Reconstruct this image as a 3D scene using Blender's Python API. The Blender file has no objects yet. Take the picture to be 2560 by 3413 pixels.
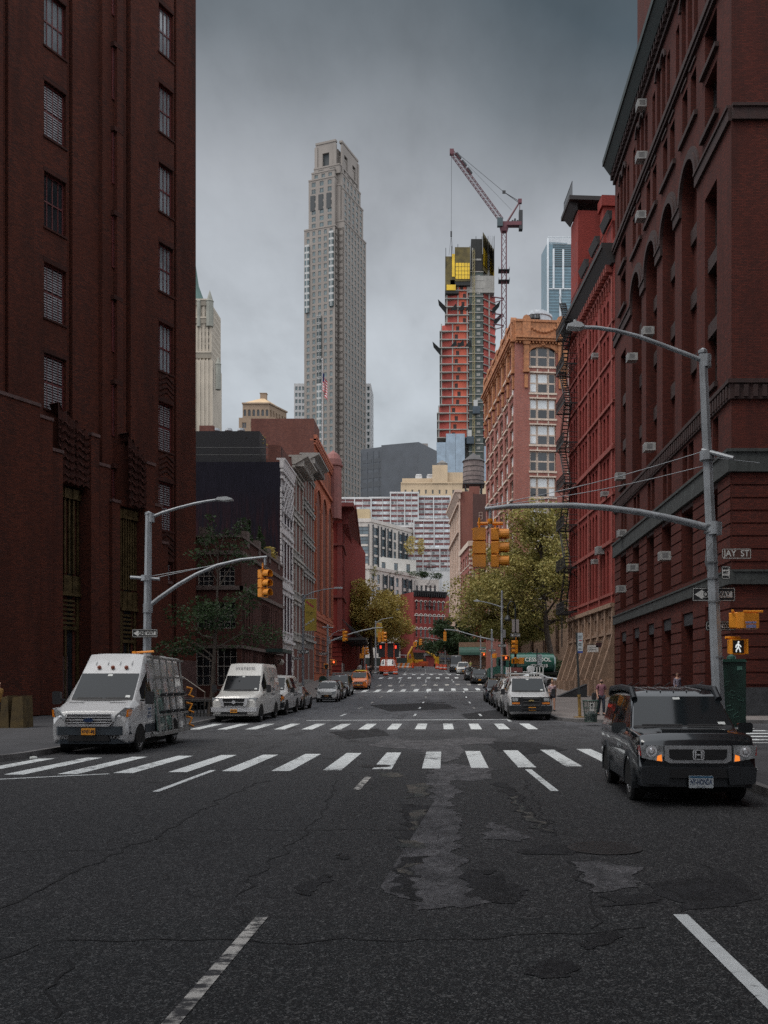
import bpy, math, random
from mathutils import Vector, Matrix, noise
R = math.radians
random.seed(7)
C = bpy.context.scene.collection
SC = bpy.context.scene
FPX, CX, CY, EYE = 3100.0, 1478.0, 2284.0, 1.85      # focal length and vanishing point in photo pixels, eye height in metres
_PROF = [(-60, 0), (0, 0), (30, .03), (45, .22), (67, .5), (80, .85), (98, 1.55), (112, 2.25), (124, 2.85), (140, 3.6), (170, 4.75), (210, 6.05), (300, 7.6), (700, 9), (3000, 9)]
def gz(y):
	for (a, za), (b, zb) in zip(_PROF, _PROF[1:]):
		if y <= b:
			return za + (zb - za) * (y - a) / (b - a)
	return _PROF[-1][1]
def X(px, Y): return (px - CX) / FPX * Y
def Z(py, Y): return EYE + (CY - py) / FPX * Y
def P(px, py, Y): return Vector((X(px, Y), Y, Z(py, Y)))
def G(px, py, lift=0.0):
	"""ground point seen at a pixel"""
	a, b = 3.0, 400.0
	for _ in range(60):
		m = (a + b) / 2
		if Z(py, m) > gz(m) + lift: a = m
		else: b = m
	return Vector((X(px, a), a, gz(a) + lift))
def tag(o, label=None, cat=None, group=None, kind=None):
	if label: o['label'] = label
	if cat: o['category'] = cat
	if group: o['group'] = group
	if kind: o['kind'] = kind
	return o
def empty(name, loc, label=None, cat=None, group=None, rz=0.0, s=1.0):
	o = bpy.data.objects.new(name, None)
	C.objects.link(o)
	o.empty_display_size = .2
	o.location = loc
	o.rotation_euler = (0, 0, rz)
	o.scale = (s, s, s)
	return tag(o, label, cat, group)
def link(name, me, parent=None, M=None):
	o = bpy.data.objects.new(name, me)
	C.objects.link(o)
	if parent is not None: o.parent = parent
	if M is not None: o.matrix_local = M
	return o
def copy_tree(o, parent=None):
	c = o.copy()
	C.objects.link(c)
	c.parent = parent
	for ch in list(o.children): copy_tree(ch, c)
	return c
class MB:
	"""collects shapes, then links them as one mesh"""
	def __init__(s): s.v = []; s.f = []; s.m = []
	def add(s, vs, fs, m=0):
		k = len(s.v)
		s.v += [tuple(p) for p in vs]
		for q in fs:
			s.f.append([i + k for i in q]); s.m.append(m)
	def hexa(s, p, m=0):
		s.add(p, [(0, 3, 2, 1), (4, 5, 6, 7), (0, 1, 5, 4), (1, 2, 6, 5), (2, 3, 7, 6), (3, 0, 4, 7)], m)
	def box(s, x0, x1, y0, y1, z0, z1, m=0):
		s.hexa([(x0, y0, z0), (x1, y0, z0), (x1, y1, z0), (x0, y1, z0), (x0, y0, z1), (x1, y0, z1), (x1, y1, z1), (x0, y1, z1)], m)
	def tube(s, pts, rad, n=8, m=0, cap=True):
		pts = [Vector(p) for p in pts]
		if not isinstance(rad, (list, tuple)): rad = [rad] * len(pts)
		vs, fs = [], []
		prev = None
		for i, p in enumerate(pts):
			t = (pts[min(i + 1, len(pts) - 1)] - pts[max(i - 1, 0)])
			if t.length < 1e-9: t = Vector((0, 0, 1))
			t.normalize()
			if prev is None:
				a = t.cross(Vector((0, 0, 1)))
				if a.length < .05: a = t.cross(Vector((1, 0, 0)))
			else:
				a = prev - t * prev.dot(t)
			a.normalize(); prev = a
			b = t.cross(a)
			for j in range(n):
				th = 2 * math.pi * j / n
				vs.append(p + (a * math.cos(th) + b * math.sin(th)) * rad[i])
		for i in range(len(pts) - 1):
			for j in range(n):
				fs.append((i * n + j, i * n + (j + 1) % n, (i + 1) * n + (j + 1) % n, (i + 1) * n + j))
		if cap:
			fs.append(tuple(range(n - 1, -1, -1)))
			fs.append(tuple(range((len(pts) - 1) * n, len(pts) * n)))
		s.add(vs, fs, m)
	def lathe(s, prof, n=12, o=(0, 0, 0), axis='z', m=0):
		vs, fs = [], []
		for r, h in prof:
			for j in range(n):
				a = 2 * math.pi * j / n
				c, d = r * math.cos(a), r * math.sin(a)
				p = (c, d, h) if axis == 'z' else (h, c, d) if axis == 'x' else (d, h, c)
				vs.append((p[0] + o[0], p[1] + o[1], p[2] + o[2]))
		for i in range(len(prof) - 1):
			for j in range(n):
				fs.append((i * n + j, i * n + (j + 1) % n, (i + 1) * n + (j + 1) % n, (i + 1) * n + j))
		fs.append(tuple(range(n - 1, -1, -1)))
		fs.append(tuple(range((len(prof) - 1) * n, len(prof) * n)))
		s.add(vs, fs, m)
	def prism(s, poly, a, b, ax='y', m=0, b_scale=1.0):
		"""polygon (first coord, second coord) extruded along ax from a to b"""
		def pt(u, v, w): return (u, w, v) if ax == 'y' else (w, u, v) if ax == 'x' else (u, v, w)
		n = len(poly)
		cu = sum(p[0] for p in poly) / n; cv = sum(p[1] for p in poly) / n
		vs = [pt(u, v, a) for u, v in poly] + [pt(cu + (u - cu) * b_scale, cv + (v - cv) * b_scale, b) for u, v in poly]
		fs = [tuple(range(n)), tuple(range(2 * n - 1, n - 1, -1))] + [(i, i + n, (i + 1) % n + n, (i + 1) % n) for i in range(n)]
		s.add(vs, fs, m)
	def mesh(s, name, mats, smooth=None):
		me = bpy.data.meshes.new(name)
		me.from_pydata(s.v, [], s.f)
		for m in (mats if isinstance(mats, (list, tuple)) else [mats]): me.materials.append(m)
		if any(s.m): me.polygons.foreach_set('material_index', s.m)
		if smooth is not None:
			me.polygons.foreach_set('use_smooth', [True] * len(s.f))
			if smooth < 180: me.set_sharp_from_angle(angle=R(smooth))
		me.update()
		return me
	def fix(s, me):
		import bmesh
		bm = bmesh.new(); bm.from_mesh(me)
		bmesh.ops.recalc_face_normals(bm, faces=bm.faces)
		bm.to_mesh(me); bm.free()
		return me
	def build(s, name, mats, parent=None, M=None, smooth=None, fix=True):
		me = s.mesh(name, mats, None)
		if fix: s.fix(me)
		if smooth is not None:
			me.polygons.foreach_set('use_smooth', [True] * len(me.polygons))
			if smooth < 180: me.set_sharp_from_angle(angle=R(smooth))
		return link(name, me, parent, M)
def arc(cx, cz, r, a0, a1, n):
	return [(cx + r * math.cos(R(a0 + (a1 - a0) * i / n)), cz + r * math.sin(R(a0 + (a1 - a0) * i / n))) for i in range(n + 1)]
def rrect(x0, x1, z0, z1, r, n=3):
	r = min(r, (x1 - x0) / 2.01, (z1 - z0) / 2.01)
	return arc(x1 - r, z1 - r, r, 0, 90, n) + arc(x0 + r, z1 - r, r, 90, 180, n) + arc(x0 + r, z0 + r, r, 180, 270, n) + arc(x1 - r, z0 + r, r, 270, 360, n)
_txt = {}
def text_mesh(body, size, mat, extrude=.002, sx=1.0, bold=0.0, fit=None):
	cu = bpy.data.curves.new('lettering', 'FONT')
	cu.body = body; cu.size = size; cu.align_x = 'CENTER'; cu.align_y = 'CENTER'; cu.extrude = extrude; cu.offset = bold
	o = bpy.data.objects.new('lettering', cu)
	C.objects.link(o)
	dg = bpy.context.evaluated_depsgraph_get()
	me = bpy.data.meshes.new_from_object(o.evaluated_get(dg))
	bpy.data.objects.remove(o)
	if fit and len(me.vertices):
		w = max(v.co.x for v in me.vertices) - min(v.co.x for v in me.vertices); sx = min(sx, fit / w)
	me.transform(Matrix.Scale(sx, 4, (1, 0, 0)))
	me.transform(Matrix.Rotation(R(90), 4, 'X'))
	me.materials.clear(); me.materials.append(mat)
	return me
def newmat(name):
	m = bpy.data.materials.new(name)
	m.use_nodes = True
	nt = m.node_tree
	return m, nt, nt.nodes['Principled BSDF']
def N(nt, t, **k):
	n = nt.nodes.new(t)
	for a, b in k.items():
		if a in n.inputs.keys() if not hasattr(n, a) else False: n.inputs[a].default_value = b
		else: setattr(n, a, b)
	return n
def mth(nt, op, a, b=None, c=None):
	n = nt.nodes.new('ShaderNodeMath'); n.operation = op
	for i, x in enumerate((a, b, c)):
		if x is None: continue
		if isinstance(x, (int, float)): n.inputs[i].default_value = x
		else: nt.links.new(x, n.inputs[i])
	return n.outputs[0]
def mixc(nt, fac, a, b, mode='MIX'):
	n = nt.nodes.new('ShaderNodeMix'); n.data_type = 'RGBA'; n.blend_type = mode
	for s, x in ((n.inputs[0], fac), (n.inputs[6], a), (n.inputs[7], b)):
		if isinstance(x, (int, float)): s.default_value = x
		elif isinstance(x, (tuple, list)): s.default_value = (*x[:3], 1)
		else: nt.links.new(x, s)
	return n.outputs[2]
def noise_tex(nt, vec, scale, detail=3.0, rough=.55):
	n = nt.nodes.new('ShaderNodeTexNoise')
	n.inputs['Scale'].default_value = scale; n.inputs['Detail'].default_value = detail; n.inputs['Roughness'].default_value = rough
	if vec is not None: nt.links.new(vec, n.inputs['Vector'])
	return n.outputs['Fac']
def ramp(nt, fac, *stops):
	r = nt.nodes.new('ShaderNodeValToRGB')
	e = r.color_ramp.elements
	while len(e) < len(stops): e.new(.5)
	for k, (p, c) in zip(e, stops):
		k.position = p; k.color = (c, c, c, 1) if isinstance(c, (int, float)) else (*c, 1)
	nt.links.new(fac, r.inputs[0])
	return r.outputs[0]
def scl(nt, vec, s):
	m = nt.nodes.new('ShaderNodeVectorMath'); m.operation = 'MULTIPLY'
	nt.links.new(vec, m.inputs[0]); m.inputs[1].default_value = s
	return m.outputs[0]
def bump(nt, bsdf, h, strength=.3, dist=.02):
	b = nt.nodes.new('ShaderNodeBump'); b.inputs['Strength'].default_value = strength; b.inputs['Distance'].default_value = dist
	nt.links.new(h, b.inputs['Height']); nt.links.new(b.outputs[0], bsdf.inputs['Normal'])
def wallvec(nt):
	"""(along the wall, up, 0) in metres for any upright face"""
	g = nt.nodes.new('ShaderNodeNewGeometry')
	cr = nt.nodes.new('ShaderNodeVectorMath'); cr.operation = 'CROSS_PRODUCT'
	cr.inputs[0].default_value = (0, 0, 1); nt.links.new(g.outputs['True Normal'], cr.inputs[1])
	nm = nt.nodes.new('ShaderNodeVectorMath'); nm.operation = 'NORMALIZE'; nt.links.new(cr.outputs[0], nm.inputs[0])
	dt = nt.nodes.new('ShaderNodeVectorMath'); dt.operation = 'DOT_PRODUCT'
	nt.links.new(g.outputs['Position'], dt.inputs[0]); nt.links.new(nm.outputs[0], dt.inputs[1])
	sp = nt.nodes.new('ShaderNodeSeparateXYZ'); nt.links.new(g.outputs['Position'], sp.inputs[0])
	cb = nt.nodes.new('ShaderNodeCombineXYZ')
	nt.links.new(dt.outputs['Value'], cb.inputs[0]); nt.links.new(sp.outputs[2], cb.inputs[1])
	return cb.outputs[0], g.outputs['Position']
_mc = {}
def plain(name, col, rough=.7, var=.25, scale=1.2, metal=0.0, bmp=0.0, streak=0.0, spec=None, coat=0.0, fine=0.0):
	if name in _mc: return _mc[name]
	m, nt, b = newmat(name)
	g = nt.nodes.new('ShaderNodeNewGeometry')
	n1 = noise_tex(nt, g.outputs['Position'], scale, 4)
	c = mixc(nt, ramp(nt, n1, (.3, 0.0), (.7, 1.0)), tuple(x * (1 - var) for x in col), tuple(min(1, x * (1 + var)) for x in col))
	if streak:
		n2 = noise_tex(nt, scl(nt, g.outputs['Position'], (1.3, 1.3, .08)), 2.2, 4)
		c = mixc(nt, mth(nt, 'MULTIPLY', ramp(nt, n2, (.45, 0.0), (.75, 1.0)), streak), c, tuple(x * .35 for x in col))
	if fine:
		n3 = noise_tex(nt, g.outputs['Position'], 60, 2)
		c = mixc(nt, mth(nt, 'MULTIPLY', ramp(nt, n3, (.4, 0.0), (.65, 1.0)), fine), c, tuple(x * .4 for x in col))
	nt.links.new(c, b.inputs['Base Color'])
	nt.links.new(mth(nt, 'MULTIPLY_ADD', n1, .25, rough - .12), b.inputs['Roughness'])
	b.inputs['Metallic'].default_value = metal
	if spec is not None: b.inputs['Specular IOR Level'].default_value = spec
	if coat:
		b.inputs['Coat Weight'].default_value = coat; b.inputs['Coat Roughness'].default_value = .04
	if bmp: bump(nt, b, noise_tex(nt, g.outputs['Position'], 18 * scale, 4), bmp)
	_mc[name] = m
	return m
def brick(name, c1, c2, mortar, w=.23, h=.078, var=.5, soot=.4, msize=.012):
	if name in _mc: return _mc[name]
	m, nt, b = newmat(name)
	v, pos = wallvec(nt)
	t = nt.nodes.new('ShaderNodeTexBrick')
	t.inputs['Scale'].default_value = 1
	t.inputs['Brick Width'].default_value = w; t.inputs['Row Height'].default_value = h
	t.inputs['Mortar Size'].default_value = msize; t.inputs['Mortar Smooth'].default_value = .3
	t.inputs['Color1'].default_value = (*c1, 1); t.inputs['Color2'].default_value = (*c2, 1); t.inputs['Mortar'].default_value = (*mortar, 1)
	t.inputs['Bias'].default_value = -.1
	nt.links.new(v, t.inputs['Vector'])
	n1 = noise_tex(nt, scl(nt, pos, (1, 1, .6)), .55, 8, .68)
	n2 = noise_tex(nt, scl(nt, pos, (1, 1, .12)), 1.1, 5, .6)
	c = mixc(nt, mth(nt, 'MULTIPLY', ramp(nt, n1, (.35, 0.0), (.7, 1.0)), var), t.outputs['Color'], tuple(x * .55 for x in c1))
	c = mixc(nt, mth(nt, 'MULTIPLY', ramp(nt, n2, (.45, 0.0), (.8, 1.0)), soot), c, tuple(x * .3 + .004 for x in c2))
	nt.links.new(c, b.inputs['Base Color'])
	b.inputs['Roughness'].default_value = .9
	b.inputs['Specular IOR Level'].default_value = .25
	bump(nt, b, t.outputs['Fac'], -.35, .01)
	_mc[name] = m
	return m
def glass(name, col=(.02, .024, .028), rough=.06, lo=.4, hi=1.8, spec=.6, wave=True):
	"""window glass seen from outside: dark, mirror-like, each window a little different"""
	if name in _mc: return _mc[name]
	m, nt, b = newmat(name)
	oi = nt.nodes.new('ShaderNodeObjectInfo')
	g = nt.nodes.new('ShaderNodeNewGeometry')
	n1 = noise_tex(nt, g.outputs['Position'], .45, 2)
	f = mth(nt, 'MULTIPLY_ADD', mth(nt, 'ADD', mth(nt, 'MULTIPLY', oi.outputs['Random'], .5), mth(nt, 'MULTIPLY', ramp(nt, n1, (.35, 0.), (.65, 1.)), .5)), hi - lo, lo)
	vm = nt.nodes.new('ShaderNodeVectorMath'); vm.operation = 'SCALE'
	vm.inputs[0].default_value = col; nt.links.new(f, vm.inputs['Scale'])
	nt.links.new(vm.outputs[0], b.inputs['Base Color'])
	b.inputs['Roughness'].default_value = rough
	b.inputs['Specular IOR Level'].default_value = spec
	if wave: bump(nt, b, noise_tex(nt, g.outputs['Position'], .9, 1), .06, .2)
	_mc[name] = m
	return m
def glow(name, col, s):
	if name in _mc: return _mc[name]
	m, nt, b = newmat(name)
	b.inputs['Base Color'].default_value = (*col, 1)
	b.inputs['Emission Color'].default_value = (*col, 1); b.inputs['Emission Strength'].default_value = s
	_mc[name] = m
	return m
def carpaint(name, col, rough=.28, metal=0.0, coat=.8, dirt=.25):
	if name in _mc: return _mc[name]
	m, nt, b = newmat(name)
	tc = nt.nodes.new('ShaderNodeTexCoord')
	sp = nt.nodes.new('ShaderNodeSeparateXYZ'); nt.links.new(tc.outputs['Object'], sp.inputs[0])
	n1 = noise_tex(nt, tc.outputs['Object'], 2.2, 5)
	low = ramp(nt, mth(nt, 'ADD', sp.outputs[2], mth(nt, 'MULTIPLY', n1, .8)), (.35, 1.0), (.95, 0.0))   # road grime splashed up from the sills
	d = mth(nt, 'MULTIPLY', mth(nt, 'ADD', low, mth(nt, 'MULTIPLY', ramp(nt, n1, (.5, 0.), (.8, 1.)), .3)), dirt)
	c = mixc(nt, d, col, (.07, .065, .06))
	nt.links.new(c, b.inputs['Base Color'])
	nt.links.new(mth(nt, 'MULTIPLY_ADD', d, .5, rough), b.inputs['Roughness'])
	b.inputs['Metallic'].default_value = metal
	b.inputs['Coat Weight'].default_value = coat; b.inputs['Coat Roughness'].default_value = .05
	_mc[name] = m
	return m
STEEL = plain('galvanised_steel', (.30, .32, .34), .5, .2, 1.5, .35, streak=.35)
BLACKIRON = plain('black_iron', (.012, .012, .013), .55, .3, 3)
RUBBER = plain('tyre_rubber', (.012, .012, .012), .85, .3, 4)
ALLOY = plain('wheel_alloy', (.5, .5, .5), .3, .2, 5, .85)
CHROME = plain('chrome_trim', (.75, .76, .78), .25, .1, 5, .55)
BLACKPLASTIC = plain('black_plastic', (.014, .014, .016), .6, .3, 3)
ORANGE = plain('signal_yellow_paint', (.75, .27, .015), .45, .2, 2, streak=.25)
WHITEPAINT = plain('white_sign_paint', (.72, .72, .70), .5, .1, 2)
SIGNBLACK = plain('sign_black', (.012, .012, .013), .5, .2, 2)
DARKWIN = glass('dark_window_glass')
CARGLASS = glass('car_glass', (.010, .013, .015), .04, .6, 1.4, .45, wave=False)
PLATE = plain('licence_plate_amber', (.72, .30, .03), .5, .1)
INK = plain('plate_ink', (.01, .012, .03), .5, .1)
cam = bpy.data.cameras.new('camera')
co = bpy.data.objects.new('camera', cam); C.objects.link(co)
co.location = (0, 0, EYE); co.rotation_euler = (R(90), 0, 0)
cam.sensor_fit = 'HORIZONTAL'; cam.sensor_width = 36
cam.lens = FPX / 2560 * 36
cam.shift_x = -(CX - 1280) / 2560; cam.shift_y = (CY - 1706.5) / 2560
cam.clip_start = .1; cam.clip_end = 5000
SC.camera = co
SC.view_settings.view_transform = 'Standard'
SC.view_settings.look = 'None'
SC.view_settings.exposure = 0
SC.cycles.max_bounces = 6; SC.cycles.diffuse_bounces = 3; SC.cycles.glossy_bounces = 3; SC.cycles.transmission_bounces = 3
SC.cycles.caustics_reflective = False; SC.cycles.caustics_refractive = False
SC.cycles.use_denoising = False
SUN_EL, SUN_AZ = R(62), R(235)      # behind the camera's left shoulder, veiled by cloud
sun = bpy.data.lights.new('sun', 'SUN'); sun.energy = 1.7; sun.angle = R(25); sun.color = (1, .95, .88)
so = bpy.data.objects.new('sun', sun); C.objects.link(so)
sd = Vector((math.sin(SUN_AZ) * math.cos(SUN_EL), math.cos(SUN_AZ) * math.cos(SUN_EL), math.sin(SUN_EL)))
so.rotation_euler = sd.to_track_quat('Z', 'Y').to_euler()
so.location = (-30, -60, 120)
def make_world():
	w = bpy.data.worlds.new('World'); SC.world = w; w.use_nodes = True
	nt = w.node_tree; bg = nt.nodes['Background']
	tc = nt.nodes.new('ShaderNodeTexCoord')
	d = tc.outputs['Generated']
	sp = nt.nodes.new('ShaderNodeSeparateXYZ'); nt.links.new(d, sp.inputs[0])
	x, y, z = sp.outputs
	# cloud layer: direction projected on a flat ceiling
	iz = mth(nt, 'DIVIDE', 1.0, mth(nt, 'ADD', mth(nt, 'MAXIMUM', z, 0), .22))
	cb = nt.nodes.new('ShaderNodeCombineXYZ')
	nt.links.new(mth(nt, 'MULTIPLY', x, iz), cb.inputs[0]); nt.links.new(mth(nt, 'MULTIPLY', y, iz), cb.inputs[1])
	n1 = noise_tex(nt, cb.outputs[0], 2.1, 8, .55)
	n2 = noise_tex(nt, scl(nt, cb.outputs[0], (1, .7, 1)), .9, 4, .5)
	n3 = noise_tex(nt, scl(nt, cb.outputs[0], (1, .45, 1)), 5.5, 7, .6)
	# overcast seen ahead: bright and bluish low down, slate higher up
	e = mth(nt, 'ADD', z, mth(nt, 'MULTIPLY_ADD', n2, .24, -.12))
	e = mth(nt, 'ADD', e, mth(nt, 'MULTIPLY', mth(nt, 'MAXIMUM', mth(nt, 'MULTIPLY', x, mth(nt, 'SUBTRACT', z, .36)), 0.0), 2.0))
	base = ramp(nt, e, (0.0, (.52, .58, .62)), (.2, (.52, .58, .63)), (.34, (.50, .54, .585)), (.46, (.38, .405, .44)), (.555, (.175, .20, .225)), (.63, (.085, .112, .135)), (1.0, (.07, .09, .105)))
	wisps = ramp(nt, mth(nt, 'ADD', mth(nt, 'MULTIPLY', n1, .55), mth(nt, 'MULTIPLY', n3, .45)), (.36, .80), (.5, 1.0), (.64, 1.14))
	ahead = mixc(nt, 1.0, base, wisps, 'MULTIPLY')
	sky = nt.nodes.new('ShaderNodeTexSky'); sky.sky_type = 'NISHITA'; sky.sun_disc = False
	sky.sun_elevation = SUN_EL; sky.sun_rotation = SUN_AZ; sky.air_density = 1; sky.dust_density = 4
	ns = nt.nodes.new('ShaderNodeVectorMath'); ns.operation = 'SCALE'; ns.inputs['Scale'].default_value = .10
	nt.links.new(sky.outputs[0], ns.inputs[0])
	thin = mixc(nt, .88, ns.outputs[0], (1.35, 1.40, 1.47))           # thinner, brighter cloud overhead and behind
	f = ramp(nt, y, (.55, 0.0), (.77, 1.0))
	c = mixc(nt, f, thin, ahead)
	nt.links.new(c, bg.inputs['Color'])
	bg.inputs['Strength'].default_value = 1.0
make_world()
def grain(nt, p, c, amt=1.0):
	"""coarse aggregate: pale and dark stones showing in the binder"""
	for sc_, lo, hi, k, col in ((46, .72, .95, .55, (.22, .215, .21)), (105, .60, .9, .60, (.24, .24, .24)), (85, .50, .85, .75, (.006, .006, .007))):
		v = nt.nodes.new('ShaderNodeTexVoronoi'); v.inputs['Scale'].default_value = sc_; nt.links.new(p, v.inputs['Vector'])
		c = mixc(nt, mth(nt, 'MULTIPLY', ramp(nt, v.outputs['Color'], (lo, 0.), (hi, 1.)), k * amt), c, col)
	n = noise_tex(nt, scl(nt, p, (1, .55, 1)), 14, 6, .75)
	c = mixc(nt, mth(nt, 'MULTIPLY', ramp(nt, n, (.40, 1.), (.56, 0.)), .55 * amt), c, (.012, .012, .013))
	return c, v
def asphalt():
	m, nt, b = newmat('asphalt')
	g = nt.nodes.new('ShaderNodeNewGeometry'); p = g.outputs['Position']
	sp = nt.nodes.new('ShaderNodeSeparateXYZ'); nt.links.new(p, sp.inputs[0])
	x, y, _ = sp.outputs
	big = noise_tex(nt, scl(nt, p, (.35, .13, 1)), 1.0, 5, .6)
	mid = noise_tex(nt, scl(nt, p, (1.0, .45, 1)), 1.3, 6, .65)
	grit = noise_tex(nt, p, 95, 2, .6)
	stone = nt.nodes.new('ShaderNodeTexVoronoi'); stone.inputs['Scale'].default_value = 62; nt.links.new(p, stone.inputs['Vector'])
	c = mixc(nt, ramp(nt, big, (.3, 0.), (.7, 1.)), (.040, .041, .046), (.088, .089, .097))
	# left lanes relaid: smoother and lighter than the old right-hand half
	wob = mth(nt, 'MULTIPLY_ADD', mid, .5, -.25)
	relaid = ramp(nt, mth(nt, 'ADD', mth(nt, 'ADD', x, wob), mth(nt, 'MULTIPLY', y, .012)), (.48, 1.0), (.5, 0.0))
	r2 = nt.nodes.new('ShaderNodeMapRange'); nt.links.new(mth(nt, 'ADD', x, mth(nt, 'MULTIPLY', wob, .35)), r2.inputs[0])
	r2.inputs[1].default_value = -1.62; r2.inputs[2].default_value = -1.50
	c = mixc(nt, r2.outputs[0], (.078, .080, .088), c)
	# colour darker towards the camera, paler far off: painted vignette and sky sheen
	vignette = ramp(nt, mth(nt, 'ADD', mth(nt, 'MULTIPLY', y, .02), mth(nt, 'MULTIPLY_ADD', big, .3, -.15)), (.16, .31), (.40, .36), (.60, .70), (.95, 1.7))
	c = mixc(nt, 1.0, c, vignette, 'MULTIPLY')
	# ragged patches far and near on the right half
	pt = ramp(nt, noise_tex(nt, scl(nt, p, (.55, .2, 1)), 1.9, 9, .68), (.55, 0.), (.575, 1.))
	c = mixc(nt, mth(nt, 'MULTIPLY', pt, .55), c, (.020, .020, .023))
	# tar-dark cracks
	wv = nt.nodes.new('ShaderNodeVectorMath'); wv.operation = 'ADD'
	nz = nt.nodes.new('ShaderNodeTexNoise'); nz.inputs['Scale'].default_value = 1.1; nz.inputs['Detail'].default_value = 6
	nt.links.new(p, nz.inputs['Vector']); nt.links.new(p, wv.inputs[0]); nt.links.new(scl(nt, nz.outputs['Color'], (1.6, 1.6, 0)), wv.inputs[1])
	vo = nt.nodes.new('ShaderNodeTexVoronoi'); vo.feature = 'DISTANCE_TO_EDGE'; vo.inputs['Scale'].default_value = .17
	nt.links.new(scl(nt, wv.outputs[0], (1.0, .8, 0)), vo.inputs['Vector'])
	crk = ramp(nt, vo.outputs['Distance'], (.0, 1.0), (.0045, .8), (.008, 0.0))
	crk = mth(nt, 'MULTIPLY', crk, ramp(nt, mid, (.42, .15), (.58, 1.)))
	c = mixc(nt, mth(nt, 'MULTIPLY', crk, .8), c, (.006, .006, .007))
	# full-width seams across the street
	for k, y0 in enumerate((7.40, 10.8, 16.3, 6.15)):
		dy = mth(nt, 'ABSOLUTE', mth(nt, 'ADD', mth(nt, 'SUBTRACT', y, y0), mth(nt, 'MULTIPLY_ADD', noise_tex(nt, scl(nt, p, (1, 0, 0)), .9 + k * .3, 6, .65), .34, -.17)))
		c = mixc(nt, mth(nt, 'MULTIPLY', ramp(nt, dy, (.006, 1.), (.020, 0.)), (.9, .45, .4, .6)[k]), c, (.005, .005, .006))
	# the slab before the near seam, darkened further as painted vignette
	near = ramp(nt, mth(nt, 'MULTIPLY', y, .05), (.365, 1.), (.372, 0.))
	c = mixc(nt, mth(nt, 'MULTIPLY', near, .35), c, (.010, .016, .017))
	c, _ = grain(nt, p, c)
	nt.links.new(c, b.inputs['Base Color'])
	nt.links.new(mth(nt, 'MULTIPLY_ADD', mid, .25, .60), b.inputs['Roughness'])
	b.inputs['Specular IOR Level'].default_value = .22
	h = mth(nt, 'ADD', mth(nt, 'MULTIPLY', stone.outputs['Distance'], .5), mth(nt, 'MULTIPLY', crk, -1.5))
	bump(nt, b, h, .55, .012)
	return m
ASPHALT = asphalt()
def roadpaint(name, col, lo, hi):
	"""thick paint worn through to the asphalt in flakes"""
	m, nt, b = newmat(name)
	g = nt.nodes.new('ShaderNodeNewGeometry'); p = g.outputs['Position']
	n1 = noise_tex(nt, p, 7, 6, .7); n2 = noise_tex(nt, scl(nt, p, (.5, .3, 1)), 1.2, 3)
	n3 = noise_tex(nt, scl(nt, p, (1.5, 9, 1)), 1.6, 3)
	f = ramp(nt, mth(nt, 'ADD', mth(nt, 'MULTIPLY', n1, .45), mth(nt, 'ADD', mth(nt, 'MULTIPLY', n2, .3), mth(nt, 'MULTIPLY', n3, .25))), (lo, 1.0), (hi, 0.0))
	c = mixc(nt, ramp(nt, n1, (.3, 0.), (.7, 1.)), tuple(x * .8 for x in col), col)
	c = mixc(nt, f, c, (.03, .03, .033))
	nt.links.new(c, b.inputs['Base Color']); b.inputs['Roughness'].default_value = .65
	bump(nt, b, f, -.3, .004)
	return m
PAINT = roadpaint('road_paint', (.66, .69, .69), .40, .47)
WORN = roadpaint('worn_road_paint', (.58, .56, .52), .47, .54)
def concrete(name, col, joint=1.5, var=.25):
	m, nt, b = newmat(name)
	g = nt.nodes.new('ShaderNodeNewGeometry'); p = g.outputs['Position']
	t = nt.nodes.new('ShaderNodeTexBrick'); t.offset = 0
	t.inputs['Scale'].default_value = 1; t.inputs['Brick Width'].default_value = joint; t.inputs['Row Height'].default_value = joint
	t.inputs['Mortar Size'].default_value = .012
	t.inputs['Color1'].default_value = (*col, 1); t.inputs['Color2'].default_value = (*[x * .82 for x in col], 1); t.inputs['Mortar'].default_value = (*[x * .35 for x in col], 1)
	nt.links.new(p, t.inputs['Vector'])
	n1 = noise_tex(nt, p, .7, 6, .65); n2 = noise_tex(nt, p, 9, 4)
	c = mixc(nt, mth(nt, 'MULTIPLY', ramp(nt, n1, (.4, 0.), (.68, 1.)), .55), t.outputs['Color'], tuple(x * .45 for x in col))
	c = mixc(nt, mth(nt, 'MULTIPLY', ramp(nt, n2, (.5, 0.), (.7, 1.)), .25), c, tuple(x * .4 for x in col))
	nt.links.new(c, b.inputs['Base Color']); b.inputs['Roughness'].default_value = .85
	bump(nt, b, mth(nt, 'ADD', t.outputs['Fac'], mth(nt, 'MULTIPLY', n2, -.4)), -.3, .01)
	return m
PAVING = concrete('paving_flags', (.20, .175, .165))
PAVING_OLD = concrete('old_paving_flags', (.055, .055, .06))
KERB = plain('kerb_stone', (.13, .125, .125), .8, .35, 2.5, bmp=.2, streak=.2)
STEELPLATE = plain('cellar_door_steel', (.035, .036, .04), .55, .4, 2, .3)
YS = [-40, -20, -5] + [2 * i for i in range(0, 15)] + [30 + 3 * i for i in range(0, 58)] + [210, 240, 300, 420, 700, 1200, 2600]
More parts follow.
